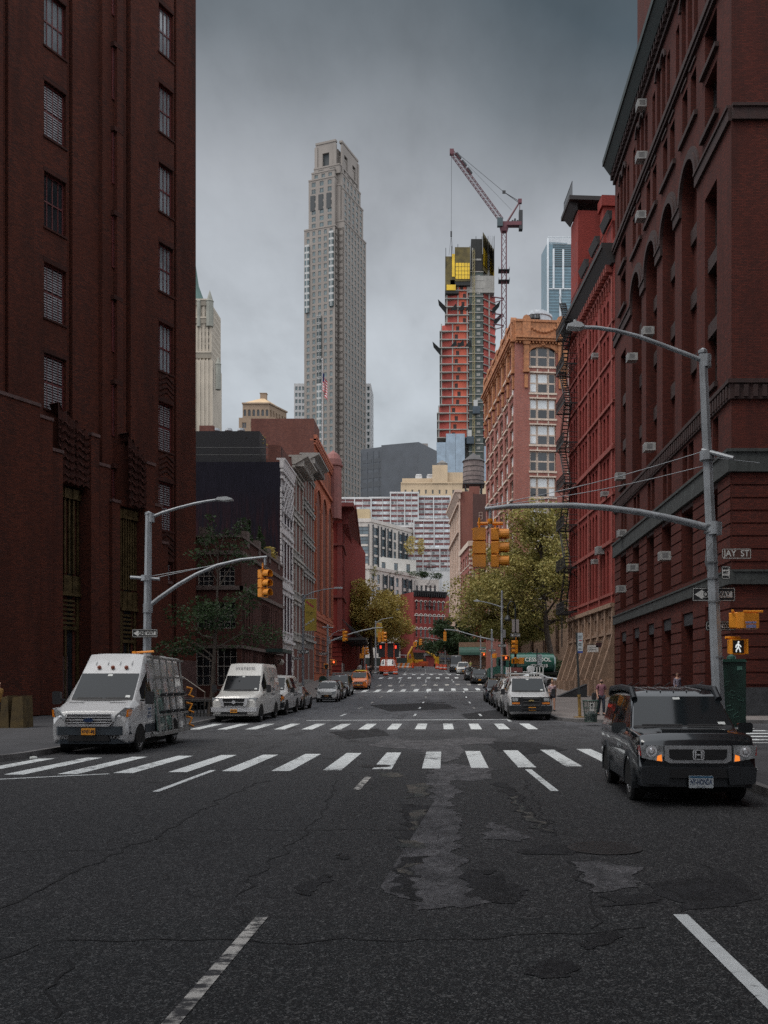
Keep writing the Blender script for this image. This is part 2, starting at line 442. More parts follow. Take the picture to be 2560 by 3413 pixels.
def sheet(name, xs_of, mat, lift=0.0, y0=None, y1=None, kind='structure', skirt=0.0, nx=1):
	"""strip of ground following the hill; xs_of(y) -> (xa, xb)"""
	ys = [y for y in YS if (y0 is None or y > y0 + .01) and (y1 is None or y < y1 - .01)]
	if y0 is not None: ys = [y0] + ys
	if y1 is not None: ys = ys + [y1]
	b = MB()
	rows = []
	for y in ys:
		xa, xb = xs_of(y)
		z = gz(y) + lift
		row = [(xa + (xb - xa) * i / nx, y, z) for i in range(nx + 1)]
		if skirt: row = [(xa, y, z - skirt)] + row + [(xb, y, z - skirt)]
		rows.append(row)
	w = len(rows[0])
	b.add([p for r in rows for p in r], [(i * w + j, i * w + j + 1, (i + 1) * w + j + 1, (i + 1) * w + j) for i in range(len(rows) - 1) for j in range(w - 1)])
	if skirt:
		k = len(rows) - 1
		b.add(rows[0], [tuple(range(w))]); b.add(rows[k], [tuple(range(w))])
	o = b.build(name, mat, fix=True)
	return tag(o, kind=kind)
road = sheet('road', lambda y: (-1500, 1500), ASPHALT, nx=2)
# make sure the road faces up
def kerb_poly(name, pts, mat, h=.15, kw=.16):
	"""raised pavement with a stone kerb round an outline (x, y) given counter-clockwise"""
	def dense(pts):
		out = []
		for (a, b) in zip(pts, pts[1:] + pts[:1]):
			n = max(1, int((Vector(b) - Vector(a)).length / 3.0))
			out += [(a[0] + (b[0] - a[0]) * i / n, a[1] + (b[1] - a[1]) * i / n) for i in range(n)]
		return out
	pts = dense(pts); n = len(pts)
	import bmesh
	def off(i, d):
		a, c = Vector(pts[i - 1]), Vector(pts[(i + 1) % n]); t = (c - a).normalized()
		return (pts[i][0] - t.y * d, pts[i][1] + t.x * d)
	inner = [off(i, kw) for i in range(n)]
	bm = bmesh.new()
	vs = [bm.verts.new((x, y, gz(y) + h)) for x, y in inner]
	es = [bm.edges.new((vs[i], vs[(i + 1) % n])) for i in range(n)]
	bmesh.ops.triangle_fill(bm, use_beauty=True, edges=es)
	# cut the fill so that it follows the hill
	for y in [yy for yy in YS if min(q[1] for q in pts) < yy < max(q[1] for q in pts)]:
		bmesh.ops.bisect_plane(bm, geom=bm.verts[:] + bm.edges[:] + bm.faces[:], plane_co=(0, y, 0), plane_no=(0, 1, 0))
	for v in bm.verts: v.co.z = gz(v.co.y) + h
	bmesh.ops.recalc_face_normals(bm, faces=bm.faces)
	if bm.faces and bm.faces[:][0].normal.z < 0: bmesh.ops.reverse_faces(bm, faces=bm.faces)
	me = bpy.data.meshes.new(name); bm.to_mesh(me); bm.free(); me.materials.append(mat)
	o = link(name, me); tag(o, kind='structure')
	b = MB()
	for i in range(n):
		j = (i + 1) % n
		q = lambda p, z: (p[0], p[1], gz(p[1]) + z)
		b.hexa([q(pts[i], -.1), q(pts[j], -.1), q(inner[j], -.1), q(inner[i], -.1), q(pts[i], h + .004), q(pts[j], h + .004), q(inner[j], h + .004), q(inner[i], h + .004)])
	tag(b.build('kerb', KERB), kind='structure')
	return o
def corner(cx, cy, r, a0, a1): return arc(cx, cy, r, a0, a1, 7)
# left side: big plaza by the tall brick building, then the blocks beyond the side streets
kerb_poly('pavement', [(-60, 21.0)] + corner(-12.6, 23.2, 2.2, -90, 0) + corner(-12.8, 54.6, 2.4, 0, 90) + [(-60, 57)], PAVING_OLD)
kerb_poly('pavement', [(-60, 67)] + corner(-12.4, 69.0, 2.0, -90, 0) + corner(-12.4, 127, 2.0, 0, 90) + [(-60, 129)], PAVING)
kerb_poly('pavement', [(-60, 138)] + corner(-12.0, 140, 2.0, -90, 0) + [(-10.5, 205), (-60, 205)], PAVING)
# right side
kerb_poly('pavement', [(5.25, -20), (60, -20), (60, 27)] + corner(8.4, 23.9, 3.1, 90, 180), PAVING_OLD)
kerb_poly('pavement', [(60, 41), (60, 97)] + corner(7.7, 94.6, 2.4, 90, 180) + corner(8.4, 44.0, 3.1, 180, 270), PAVING)
kerb_poly('pavement', [(60, 112), (60, 230), (-1.5, 230), (2.6, 150)] + corner(6.6, 114.4, 2.2, 180, 270), PAVING)
def strip(b, pts, lift):
	"""quad on the ground, (x, y) corners, cut across so that it follows the slope"""
	(a, bb, c, d) = [Vector((*p, 0)) for p in pts]
	n = max(1, int((d - a).length / 1.5))
	rows = []
	for i in range(n + 1):
		for p in (a.lerp(d, i / n), bb.lerp(c, i / n)): rows.append((p.x, p.y, gz(p.y) + lift))
	b.add(rows, [(2 * i, 2 * i + 1, 2 * i + 3, 2 * i + 2) for i in range(n)])
def crosswalk(x0, x1, step, w, y_near, y_far, mat, lift=.006):
	b = MB(); x = x0; k = 0
	while x < x1:
		r = random.uniform
		a, c = y_near(x) + r(-.08, .08), y_far(x) + r(-.08, .08)
		strip(b, [(x + r(-.02, .02), a), (x + w, a), (x + w + r(-.02, .02), c), (x, c)], lift)
		x += step
	return tag(b.build('road_marking', mat), kind='structure')
crosswalk(-10.05, 4.9, 1.065, .40, lambda x: 20.45 + .16 * x, lambda x: 25.6 + .24 * x, PAINT)
crosswalk(-10.0, 4.4, 1.11, .42, lambda x: 36.6 + .02 * x, lambda x: 40.7 + .02 * x, PAINT)
crosswalk(-9.2, 4.4, 1.25, .45, lambda x: 91.5 + .35 * x, lambda x: 96.6 + .35 * x, PAINT)
crosswalk(-8.6, 4.6, 1.25, .45, lambda x: 103.2 + .25 * x, lambda x: 106.6 + .25 * x, WORN)
crosswalk(-8.5, 3.4, 1.25, .5, lambda x: 121.6 + .1 * x, lambda x: 126.0 + .1 * x, PAINT)
crosswalk(-8.5, 3.2, 1.3, .5, lambda x: 134.6, lambda x: 137.4, PAINT)
# side-street crossing seen behind the dark car on the right
b = MB()
for k in range(7): strip(b, [(8.6, 29.0 + k * 1.6), (12.4, 29.0 + k * 1.6), (12.4, 29.5 + k * 1.6), (8.6, 29.5 + k * 1.6)], .006)
tag(b.build('road_marking', PAINT), kind='structure')
# lane dashes, stop lines
def dash(b, x0, y0, x1, y1, w): strip(b, [(x0 - w / 2, y0), (x0 + w / 2, y0), (x1 + w / 2, y1), (x1 - w / 2, y1)], .0055)
b = MB(); bw = MB()
dash(bw, -1.50, 4.2, -1.44, 7.42, .10); dash(b, 1.90, 4.0, 1.90, 7.46, .115)
dash(b, -4.95, 16.0, -4.95, 20.0, .12); dash(b, 1.93, 16.1, 1.84, 20.2, .14); dash(bw, -1.52, 16.3, -1.5, 18.6, .13)
for y0 in (48, 58, 68, 78, 88):
	for x0 in (-5.3, -1.5, 1.95): dash(b if random.random() < .7 else bw, x0, y0, x0, y0 + 2.6, .13)
for y0 in (111, 116, 142, 150, 158, 168):
	for x0 in (-5.3, -2.1, 1.2): dash(b, x0 - (y0 - 111) * .02, y0, x0 - (y0 - 111) * .02, y0 + 2.2, .16)
strip(b, [(-6.4, 43.3), (3.1, 44.2), (3.1, 44.55), (-6.4, 43.65)], .0055)
strip(b, [(3.0, 42.6), (3.15, 42.6), (3.15, 44.6), (3.0, 44.6)], .0062)
strip(b, [(-8.6, 88.6), (4.3, 89.9), (4.3, 90.3), (-8.6, 89.0)], .0055)
strip(b, [(-8.2, 139.0), (2.8, 139.0), (2.8, 139.5), (-8.2, 139.5)], .0055)
strip(b, [(-10.2, 17.0), (-6.9, 19.1), (-6.9, 19.25), (-10.2, 17.15)], .0062)
tag(b.build('road_line', PAINT), kind='structure'); tag(bw.build('road_line', WORN), kind='structure')
# patches of newer and older asphalt, each a thin slab with a ragged outline
def patchmat(name, c1, c2, amt=.8):
	m, nt, b = newmat(name); p = nt.nodes.new('ShaderNodeNewGeometry').outputs['Position']
	n = noise_tex(nt, scl(nt, p, (1.3, .8, 1)), 2.2, 7, .7); c = mixc(nt, ramp(nt, n, (.38, 0.), (.60, 1.)), c1, c2); c, v = grain(nt, p, c, amt)
	nt.links.new(c, b.inputs['Base Color']); b.inputs['Roughness'].default_value = .8; b.inputs['Specular IOR Level'].default_value = .2
	bump(nt, b, mth(nt, 'ADD', v.outputs['Distance'], mth(nt, 'MULTIPLY', n, 3)), .5, .012); return m
PATCH = patchmat('patch_asphalt_pale', (.150, .145, .153), (.062, .061, .066)); PATCHD = patchmat('patch_asphalt_dark', (.008, .008, .009), (.026, .026, .029), .35); RIB = patchmat('milled_asphalt', (.15, .13, .11), (.04, .047, .045))
def patch(poly, mat, lift):
	b = MB(); out = []
	for (a, c) in zip(poly, poly[1:] + poly[:1]):
		L = (Vector(c) - Vector(a)).length; n = max(2, int(L / .045))
		for i in range(n):
			q = Vector(a).lerp(Vector(c), i / n)
			j = sum((Vector((noise.noise((q.x * f, q.y * f, 1)), noise.noise((q.x * f, q.y * f, 9)))) * w for f, w in ((2.2, .16), (6, .09), (17, .05))), Vector((0, 0)))
			out.append(((q + j).x, (q + j).y, gz(q.y) + lift))
	b.add(out, [tuple(range(len(out)))])
	o = b.build('road_surface', mat)
	if o.data.polygons[0].normal.z < 0: o.data.flip_normals()
	return tag(o, kind='structure')
def gxy(px, py):
	p = G(px, py); return (p.x, p.y)
def ppatch(pix, mat, lift=.005): return patch([gxy(*q) for q in pix], mat, lift)
for m, lift, pix in (
	(PATCH, .0050, [(1448, 2548), (1425, 2585), (1428, 2640), (1445, 2700), (1430, 2760), (1412, 2830), (1398, 2895), (1290, 2925), (1272, 2960), (1330, 3005), (1400, 3032), (1560, 3034), (1660, 3005), (1640, 2960), (1560, 2945), (1530, 2900), (1545, 2820), (1520, 2740), (1500, 2690), (1532, 2640), (1505, 2600), (1500, 2550)]),
	(PATCH, .0052, [(1225, 2485), (1290, 2462), (1420, 2470), (1560, 2458), (1660, 2462), (1640, 2478), (1500, 2486), (1560, 2505), (1500, 2540), (1430, 2535), (1400, 2500), (1290, 2492)]),
	(PATCH, .0048, [(1500, 2545), (1640, 2560), (1640, 2600), (1500, 2605)]),
	(PATCH, .0054, [(1910, 2872), (2140, 2890), (2128, 2960), (1985, 2968)]),
	(PATCH, .0054, [(1600, 2800), (1640, 2748), (1665, 2745), (1755, 2790), (1700, 2800)]),
	(PATCHD, .0058, [(1310, 2928), (1395, 2925), (1400, 3000), (1340, 3008)]),
	(PATCHD, .0058, [(1545, 2905), (1640, 2900), (1650, 2960), (1560, 2985), (1535, 2960)]),
	(PATCHD, .0056, [(1330, 2865), (1415, 2858), (1412, 2925), (1335, 2930)]), (RIB, .0062, [(1372, 2880), (1405, 2876), (1400, 2915), (1375, 2920)]),
	(PATCHD, .0046, [(1345, 2680), (1460, 2690), (1440, 2810), (1340, 2800)]), (RIB, .0062, [(1378, 2700), (1425, 2702), (1400, 2770), (1375, 2766)]), (RIB, .0062, [(1335, 2800), (1400, 2806), (1395, 2825), (1330, 2822)]), (RIB, .0056, [(1365, 2615), (1425, 2612), (1410, 2655), (1370, 2660)]), (RIB, .0056, [(1270, 2572), (1340, 2576), (1330, 2592), (1265, 2590)]),
	(PATCHD, .0054, [(1980, 2990), (2150, 2975), (2175, 3000), (2010, 3020)]), (PATCHD, .0044, [(2150, 2950), (2420, 2905), (2540, 3000), (2330, 3040)]), (PATCHD, .0056, [(1005, 2950), (1060, 2918), (1105, 2920), (1080, 2970), (1030, 2985)]), (PATCHD, .0056, [(1090, 2860), (1150, 2845), (1140, 2872)]),
	(PATCHD, .0052, [(1640, 2610), (1680, 2610), (1850, 2775), (1800, 2772)]), (RIB, .006, [(1690, 2655), (1705, 2655), (1838, 2772), (1815, 2770)]),
	(PATCHD, .0052, [(1745, 2835), (1860, 2810), (1990, 2825), (1900, 2850), (1800, 2850)]), (PATCHD, .0052, [(1780, 3235), (1850, 3205), (1930, 3215), (1900, 3250), (1810, 3255)]), (PATCHD, .0052, [(1935, 3100), (2010, 3095), (2015, 3150), (1945, 3165)]), (PATCHD, .005, [(1600, 2930), (1700, 2925), (1760, 2960), (1700, 3010), (1600, 2995)]),
	(PATCHD, .0043, [(1100, 2440), (1260, 2428), (1300, 2450), (1150, 2465)]), (PATCHD, .0043, [(1600, 2470), (1780, 2475), (1900, 2500), (1700, 2520)]), (PATCHD, .0043, [(1540, 2380), (1700, 2360), (1690, 2395), (1560, 2400)]), (PATCHD, .0043, [(1230, 2350), (1480, 2340), (1520, 2362), (1300, 2372)])): ppatch(pix, m, lift)
def crack(pix, w=.02):
	b = MB(); pts = []
	q = [Vector(gxy(*p)) for p in pix]
	for a, c in zip(q, q[1:]):
		n = max(2, int((c - a).length / .10)); t = (c - a).normalized()
		for i in range(n):
			p = a.lerp(c, i / n); j = noise.noise((p.x * 2.2, p.y * 2.2, 3)) * .16 + noise.noise((p.x * 9, p.y * 9, 5)) * .05; pts.append(p + Vector((-t.y, t.x)) * j)
	vs = []
	for i, p in enumerate(pts):
		d = (pts[min(i + 1, len(pts) - 1)] - pts[max(0, i - 1)]).normalized(); h = w * (.35 + abs(noise.noise((p.x * 5, p.y * 5, 7))) * 1.6) * .5
		for s in (-1, 1): vs.append((p.x - d.y * h * s, p.y + d.x * h * s, gz(p.y) + .0042))
	b.add(vs, [(2 * i, 2 * i + 1, 2 * i + 3, 2 * i + 2) for i in range(len(pts) - 1)])
	tag(b.build('road_surface', TAR), kind='structure')
TAR = plain('crack_black', (.006, .006, .007), .9, .3, 5)
for pix, w in (([(0, 3030), (118, 2976), (235, 2913), (337, 2870), (384, 2838), (470, 2807), (564, 2772), (650, 2713), (713, 2678), (830, 2623), (900, 2600)], .05), ([(384, 2835), (250, 2834), (0, 2836)], .02), ([(564, 2774), (800, 2766), (1300, 2768), (1560, 2772)], .022), ([(0, 3200), (130, 3150), (260, 3136), (650, 3129), (900, 3136), (1300, 3140), (1700, 3120), (2200, 3090)], .022), ([(780, 2990), (900, 2880), (1000, 2790), (1090, 2690), (1120, 2600)], .025), ([(1750, 2600), (1800, 2700), (1850, 2790)], .03), ([(1900, 2870), (1960, 2960), (2000, 3030), (1990, 3110)], .03), ([(150, 3400), (180, 3300), (290, 3180)], .03), ([(2330, 2880), (2450, 2960), (2540, 3000)], .03)): crack(pix, w)
IRON = plain('cast_iron', (.045, .043, .043), .55, .35, 9, .5)
def manhole(px, py, r, label):
	p = G(px, py)
	t = empty('manhole_cover', (p.x, p.y, p.z), label, 'manhole cover')
	b = MB(); b.lathe([(r, .002), (r, .012), (r - .035, .012), (r - .035, .009)], 32)
	b.build('rim', IRON, t)
	c = MB(); c.lathe([(r - .045, .002), (r - .045, .010)], 32)
	for ring in range(1, 6):
		rr = (r - .06) * ring / 5.5
		for k in range(6 * ring):
			a = 2 * math.pi * k / (6 * ring); s = .022
			x, y = rr * math.cos(a), rr * math.sin(a)
			c.box(x - s, x + s, y - s, y + s, .009, .014)
	c.build('lid', IRON, t)
manhole(2016, 2828, .42, 'round iron manhole cover in the dark asphalt, in front of the dark boxy car')
manhole(1250, 2554, .36, 'small round iron manhole cover beside a zebra bar in the middle of the street')
class Fac:
	"""one upright face of a building; p0 -> p1 runs left to right as seen from outside"""
	def __init__(s, p0, p1):
		s.o = Vector((p0[0], p0[1], 0)); d = Vector((p1[0] - p0[0], p1[1] - p0[1], 0))
		s.L = d.length; s.u = d.normalized(); s.n = Vector((s.u.y, -s.u.x, 0))
	def pt(s, u, z, d=0.0):
		p = s.o + s.u * u + s.n * d
		return (p.x, p.y, z)
	def px(s, px):
		"""u at which the face is seen at pixel column px"""
		k = (px - CX) / FPX
		return (k * s.o.y - s.o.x) / (s.u.x - k * s.u.y)
	def y(s, u): return s.o.y + s.u.y * u
	def zat(s, px, py): return Z(py, s.y(s.px(px)))
	def box(s, b, u0, u1, z0, z1, d0, d1, m=0):
		b.hexa([s.pt(u0, z0, d1), s.pt(u1, z0, d1), s.pt(u1, z0, d0), s.pt(u0, z0, d0), s.pt(u0, z1, d1), s.pt(u1, z1, d1), s.pt(u1, z1, d0), s.pt(u0, z1, d0)], m)
	def wedge(s, b, u0, u1, z0, z1, d0, d1, m=0):
		"""box whose projection grows from d0 at the bottom to d1 at the top (a cornice soffit)"""
		b.hexa([s.pt(u0, z0, d0), s.pt(u1, z0, d0), s.pt(u1, z0, -.1), s.pt(u0, z0, -.1), s.pt(u0, z1, d1), s.pt(u1, z1, d1), s.pt(u1, z1, -.1), s.pt(u0, z1, -.1)], m)
	def poly(s, b, uz, d0, d1, m=0):
		n = len(uz)
		b.add([s.pt(u, z, d1) for u, z in uz] + [s.pt(u, z, d0) for u, z in uz],
			  [tuple(range(n)), tuple(range(2 * n - 1, n - 1, -1))] + [(i, i + n, (i + 1) % n + n, (i + 1) % n) for i in range(n)], m)
	def wall(s, b, u0, u1, z0, z1, holes, rec=.25, d=0.0, m=0, mr=None):
		"""wall with real openings; holes are (u0, u1, z0, z1[, 'arch']) and get reveals rec deep"""
		if mr is None: mr = m
		us = sorted({u0, u1} | {h[i] for h in holes for i in (0, 1) if u0 < h[i] < u1})
		zs = sorted({z0, z1} | {h[i] for h in holes for i in (2, 3) if z0 < h[i] < z1})
		iu = {u: i for i, u in enumerate(us)}; iz = {z: i for i, z in enumerate(zs)}
		hole = set()
		for h in holes:
			for i in range(iu.get(h[0], 0), iu.get(h[1], len(us) - 1)):
				for j in range(iz.get(h[2], 0), iz.get(h[3], len(zs) - 1)): hole.add((i, j))
		base = len(b.v)
		b.v += [s.pt(u, z, d) for z in zs for u in us]; w = len(us)
		for j in range(len(zs) - 1):
			for i in range(w - 1):
				if (i, j) not in hole:
					k = base + j * w + i
					b.f.append([k, k + 1, k + 1 + w, k + w]); b.m.append(m)
		for h in holes:
			a, c, e, f = h[:4]
			if len(h) > 4:
				r = (c - a) / 2; zs_ = f - r
				out = [(a, e), (c, e)] + arc(a + r, zs_, r, 0, 180, 10)
				for side in (0, 1):
					fan = arc(a + r, zs_, r, 0, 90, 5) if side == 0 else arc(a + r, zs_, r, 90, 180, 5)
					cu = c if side == 0 else a
					b.add([s.pt(cu, f, d)] + [s.pt(u, z, d) for u, z in fan], [(0, i + 1, i + 2) for i in range(5)], m)
			else: out = [(a, e), (c, e), (c, f), (a, f)]
			n = len(out)
			b.add([s.pt(u, z, d) for u, z in out] + [s.pt(u, z, d - rec) for u, z in out], [(i, (i + 1) % n, (i + 1) % n + n, i + n) for i in range(n)], mr)
	def M(s, u, z, d=0.0):
		p = s.pt(u, z, d)
		return Matrix(((s.u.x, -s.n.x, 0, p[0]), (s.u.y, -s.n.y, 0, p[1]), (0, 0, 1, p[2]), (0, 0, 0, 1)))
_wm = {}
def winmesh(w, h, nx=2, ny=2, fr=.06, bar=.035, mats=None, blind=0, arch=False, split=False, bulge=0):
	"""sash window: local x across, z up, y into the wall; slots: frame, glass, blind"""
	key = (round(w, 2), round(h, 2), nx, ny, fr, bar, tuple(m.name for m in mats), blind, arch, split)
	if key in _wm: return _wm[key]
	b = MB()
	if arch:
		r = w / 2; zs = h - r; n = 10
		o = [(0, 0), (w, 0)] + arc(r, zs, r, 0, 180, n)
		i_ = [(fr, fr), (w - fr, fr)] + arc(r, zs, r - fr, 0, 180, n)
		k = len(o)
		b.add([(x, 0, z) for x, z in o] + [(x, 0, z) for x, z in i_] + [(x, .05, z) for x, z in i_],
			  [(i, (i + 1) % k, (i + 1) % k + k, i + k) for i in range(k)] + [(i + k, (i + 1) % k + k, (i + 1) % k + 2 * k, i + 2 * k) for i in range(k)])
		g = [[(x, .05, z) for x, z in i_]]
		top = zs
	else:
		b.box(0, fr, 0, .06, 0, h); b.box(w - fr, w, 0, .06, 0, h); b.box(fr, w - fr, 0, .06, 0, fr); b.box(fr, w - fr, 0, .06, h - fr, h)
		g = [[(fr, .05, fr), (w - fr, .05, fr), (w - fr, .05, h - fr), (fr, .05, h - fr)]]
		top = h - fr
	for i in range(1, nx):
		x = w * i / nx; b.box(x - bar / 2, x + bar / 2, .01, .052, fr, h - fr)
	for j in range(1, ny):
		z = h * j / ny; bb = bar * (1.6 if (j * 2 == ny) else 1); b.box(fr, w - fr, .006, .053, z - bb / 2, z + bb / 2)
	gb = b if not split else MB()
	for q in g: gb.add(q, [tuple(range(len(q)))], 0 if split else 1)
	if blind:
		zb = h - fr - (h - 2 * fr) * blind
		b.box(fr, w - fr, .044, .049, zb, top, 2)
	me = b.mesh('window', mats, None)
	b.fix(me)
	pane = None
	if split: pane = gb.mesh('pane', [mats[1]], None)
	_wm[key] = (me, pane)
	return _wm[key]
class Bld:
	def __init__(s, name, loc, label, cat='building', group=None):
		s.root = empty(name, (0, 0, 0), label, cat, group)
		s.loc = loc
		s.mb = {}; s.wins = []
	def p(s, part, mats):
		"""mesh builder of a named part"""
		if part not in s.mb: s.mb[part] = (MB(), mats)
		return s.mb[part][0]
	def new(s, part, mats):
		b = MB(); s.mb[(part, len(s.mb))] = (b, mats); return b
	def win(s, fac, u0, u1, z0, z1, d=-.2, mats=None, sill=None, **k):
		me, pane = winmesh(u1 - u0, z1 - z0, mats=mats, **k)
		s.wins.append((me, pane, fac.M(u0, z0, d), (u1 - u0), (z1 - z0), fac, sill))
	def ac(s, fac, u, z, mat=None):
		pass
	def done(s, limit=100, smooth=None):
		base = Vector(s.loc); s.root.location = base
		inv = Matrix.Translation(-base)
		for part, (b, mats) in s.mb.items():
			if not b.f: continue
			b.v = [(v[0] - base.x, v[1] - base.y, v[2] - base.z) for v in b.v]
			b.build(part if isinstance(part, str) else part[0], mats, s.root, smooth=smooth)
		def size(w):
			t = w[2].translation
			if t.y < 1: return -1
			px = t.x / t.y * FPX + CX; py = CY - (t.z - EYE) / t.y * FPX
			inside = -60 < px < 2620 and -120 < py < 2600
			facing = abs(w[5].n.dot(Vector((t.x, t.y, 0)).normalized())) if w[5].n.dot(Vector((t.x, t.y, 0))) < 0 else 0
			return (w[3] * w[4] * facing / t.y ** 2) * (1 if inside else .001)
		ws = sorted(s.wins, key=size, reverse=True)
		for me, pane, M, w, h, fac, sill in ws[:limit]:
			o = link('window', me, s.root, inv @ M)
			if pane: link('pane', pane, o)
			if sill is not None:
				smat, over, sh, sp = sill
				key = ('sill', round(w, 2), smat.name, over, sh, sp)
				if key not in _wm:
					b = MB(); b.box(-over, w + over, -sp, .02, -sh, 0); _wm[key] = b.mesh('sill', [smat]); b.fix(_wm[key])
				link('sill', _wm[key], o)
		if len(ws) > limit:
			big = MB(); mats = []
			for me, pane, M, w, h, fac, sill in ws[limit:]:
				for mm in (me, pane):
					if mm is None: continue
					idx = []
					for mt in mm.materials:
						if mt not in mats: mats.append(mt)
						idx.append(mats.index(mt))
					k = len(big.v); T = inv @ M
					big.v += [tuple(T @ v.co) for v in mm.vertices]
					for pl in mm.polygons:
						big.f.append([i + k for i in pl.vertices]); big.m.append(idx[pl.material_index])
			o = big.build('small_window', mats, s.root, fix=False)
			tag(o, kind='stuff')
		return s.root
def block(b, pts, z0, z1, m=0, roof=True):
	"""closed prism from a ground outline"""
	n = len(pts)
	b.add([(x, y, z0) for x, y in pts] + [(x, y, z1) for x, y in pts], [tuple(range(n - 1, -1, -1)), tuple(range(n, 2 * n))] + [(i, (i + 1) % n, (i + 1) % n + n, i + n) for i in range(n)], m)
def body(b, f, depth, z0, z1, inset=.3, m=0, u0=0, u1=None):
	"""the mass behind a face, set back by inset so that openings look into it"""
	u1 = f.L if u1 is None else u1
	f.box(b, u0 + .02, u1 - .02, z0, z1 - .05, -depth, -inset, m)
def acunit(fac, u, z, label_end, s=1.0):
	"""window air conditioner hanging out of a window"""
	p = fac.pt(u, z, 0)
	t = empty('air_conditioner', p, 'white window air conditioner ' + label_end, 'air conditioner', 'air conditioners in the windows of the right-hand street front', rz=math.atan2(fac.u.y, fac.u.x))
	b = MB(); b.box(-.36 * s, .36 * s, -.62, .1, 0, .50 * s); b.build('case', plain('ac_white', (.34, .34, .33), .5, .15, 3, streak=.4), t)
	c = MB()
	c.box(-.30 * s, .30 * s, -.628, -.62, .06, .44 * s)
	c.box(.36 * s, .364 * s, -.5, -.12, .1, .42 * s)
	c.build('vent', plain('ac_grille', (.16, .16, .16), .6, .2, 8), t)
	return t
# walls
BR_LEFT = brick('brown_red_brick', (.135, .033, .0175), (.046, .015, .0105), (.032, .02, .018), soot=.65, var=.7)
BR_LEFTZ = brick('zigzag_brick', (.07, .022, .016), (.036, .014, .011), (.032, .02, .018), h=.3, w=.5)
GRANITE = plain('pinkish_granite', (.10, .055, .05), .6, .3, 3, bmp=.1, streak=.4)
REDFRAME = plain('maroon_window_frame', (.11, .022, .022), .5, .2)
BRONZE = plain('aged_bronze', (.10, .07, .03), .45, .4, 3, .5)
LOUVRE = plain('louvre_pale_metal', (.32, .31, .33), .5, .2, 3, .2)
BR_RIGHT = brick('dark_red_brick', (.125, .027, .018), (.05, .0135, .011), (.027, .013, .011), soot=.6, var=.7)
BROWNSTONE = plain('dark_brownstone', (.034, .015, .0135), .85, .35, 3, bmp=.25, streak=.4)
BANDSTONE = plain('grey_green_bandstone', (.038, .042, .041), .8, .3, 2.5, bmp=.15, streak=.5)
GRANITED = plain('dark_granite', (.03, .032, .036), .6, .35, 4)
COPPER = plain('tarnished_copper', (.018, .03, .029), .6, .4, 3, .3, streak=.4)
BR_RED = brick('bright_red_brick', (.30, .052, .040), (.19, .034, .028), (.20, .04, .035), soot=.3)
REDSTONE = plain('red_sandstone', (.24, .055, .042), .85, .3, 3, bmp=.2, streak=.5)
BUFF = plain('buff_stone', (.27, .175, .12), .85, .25, 2, bmp=.2, streak=.45)
SKYGLASS = glass('painted_sky_glass', (.17, .195, .21), .08, .4, 1.9, .8)  # pale base colour paints in the bright sky mirrored by the panes
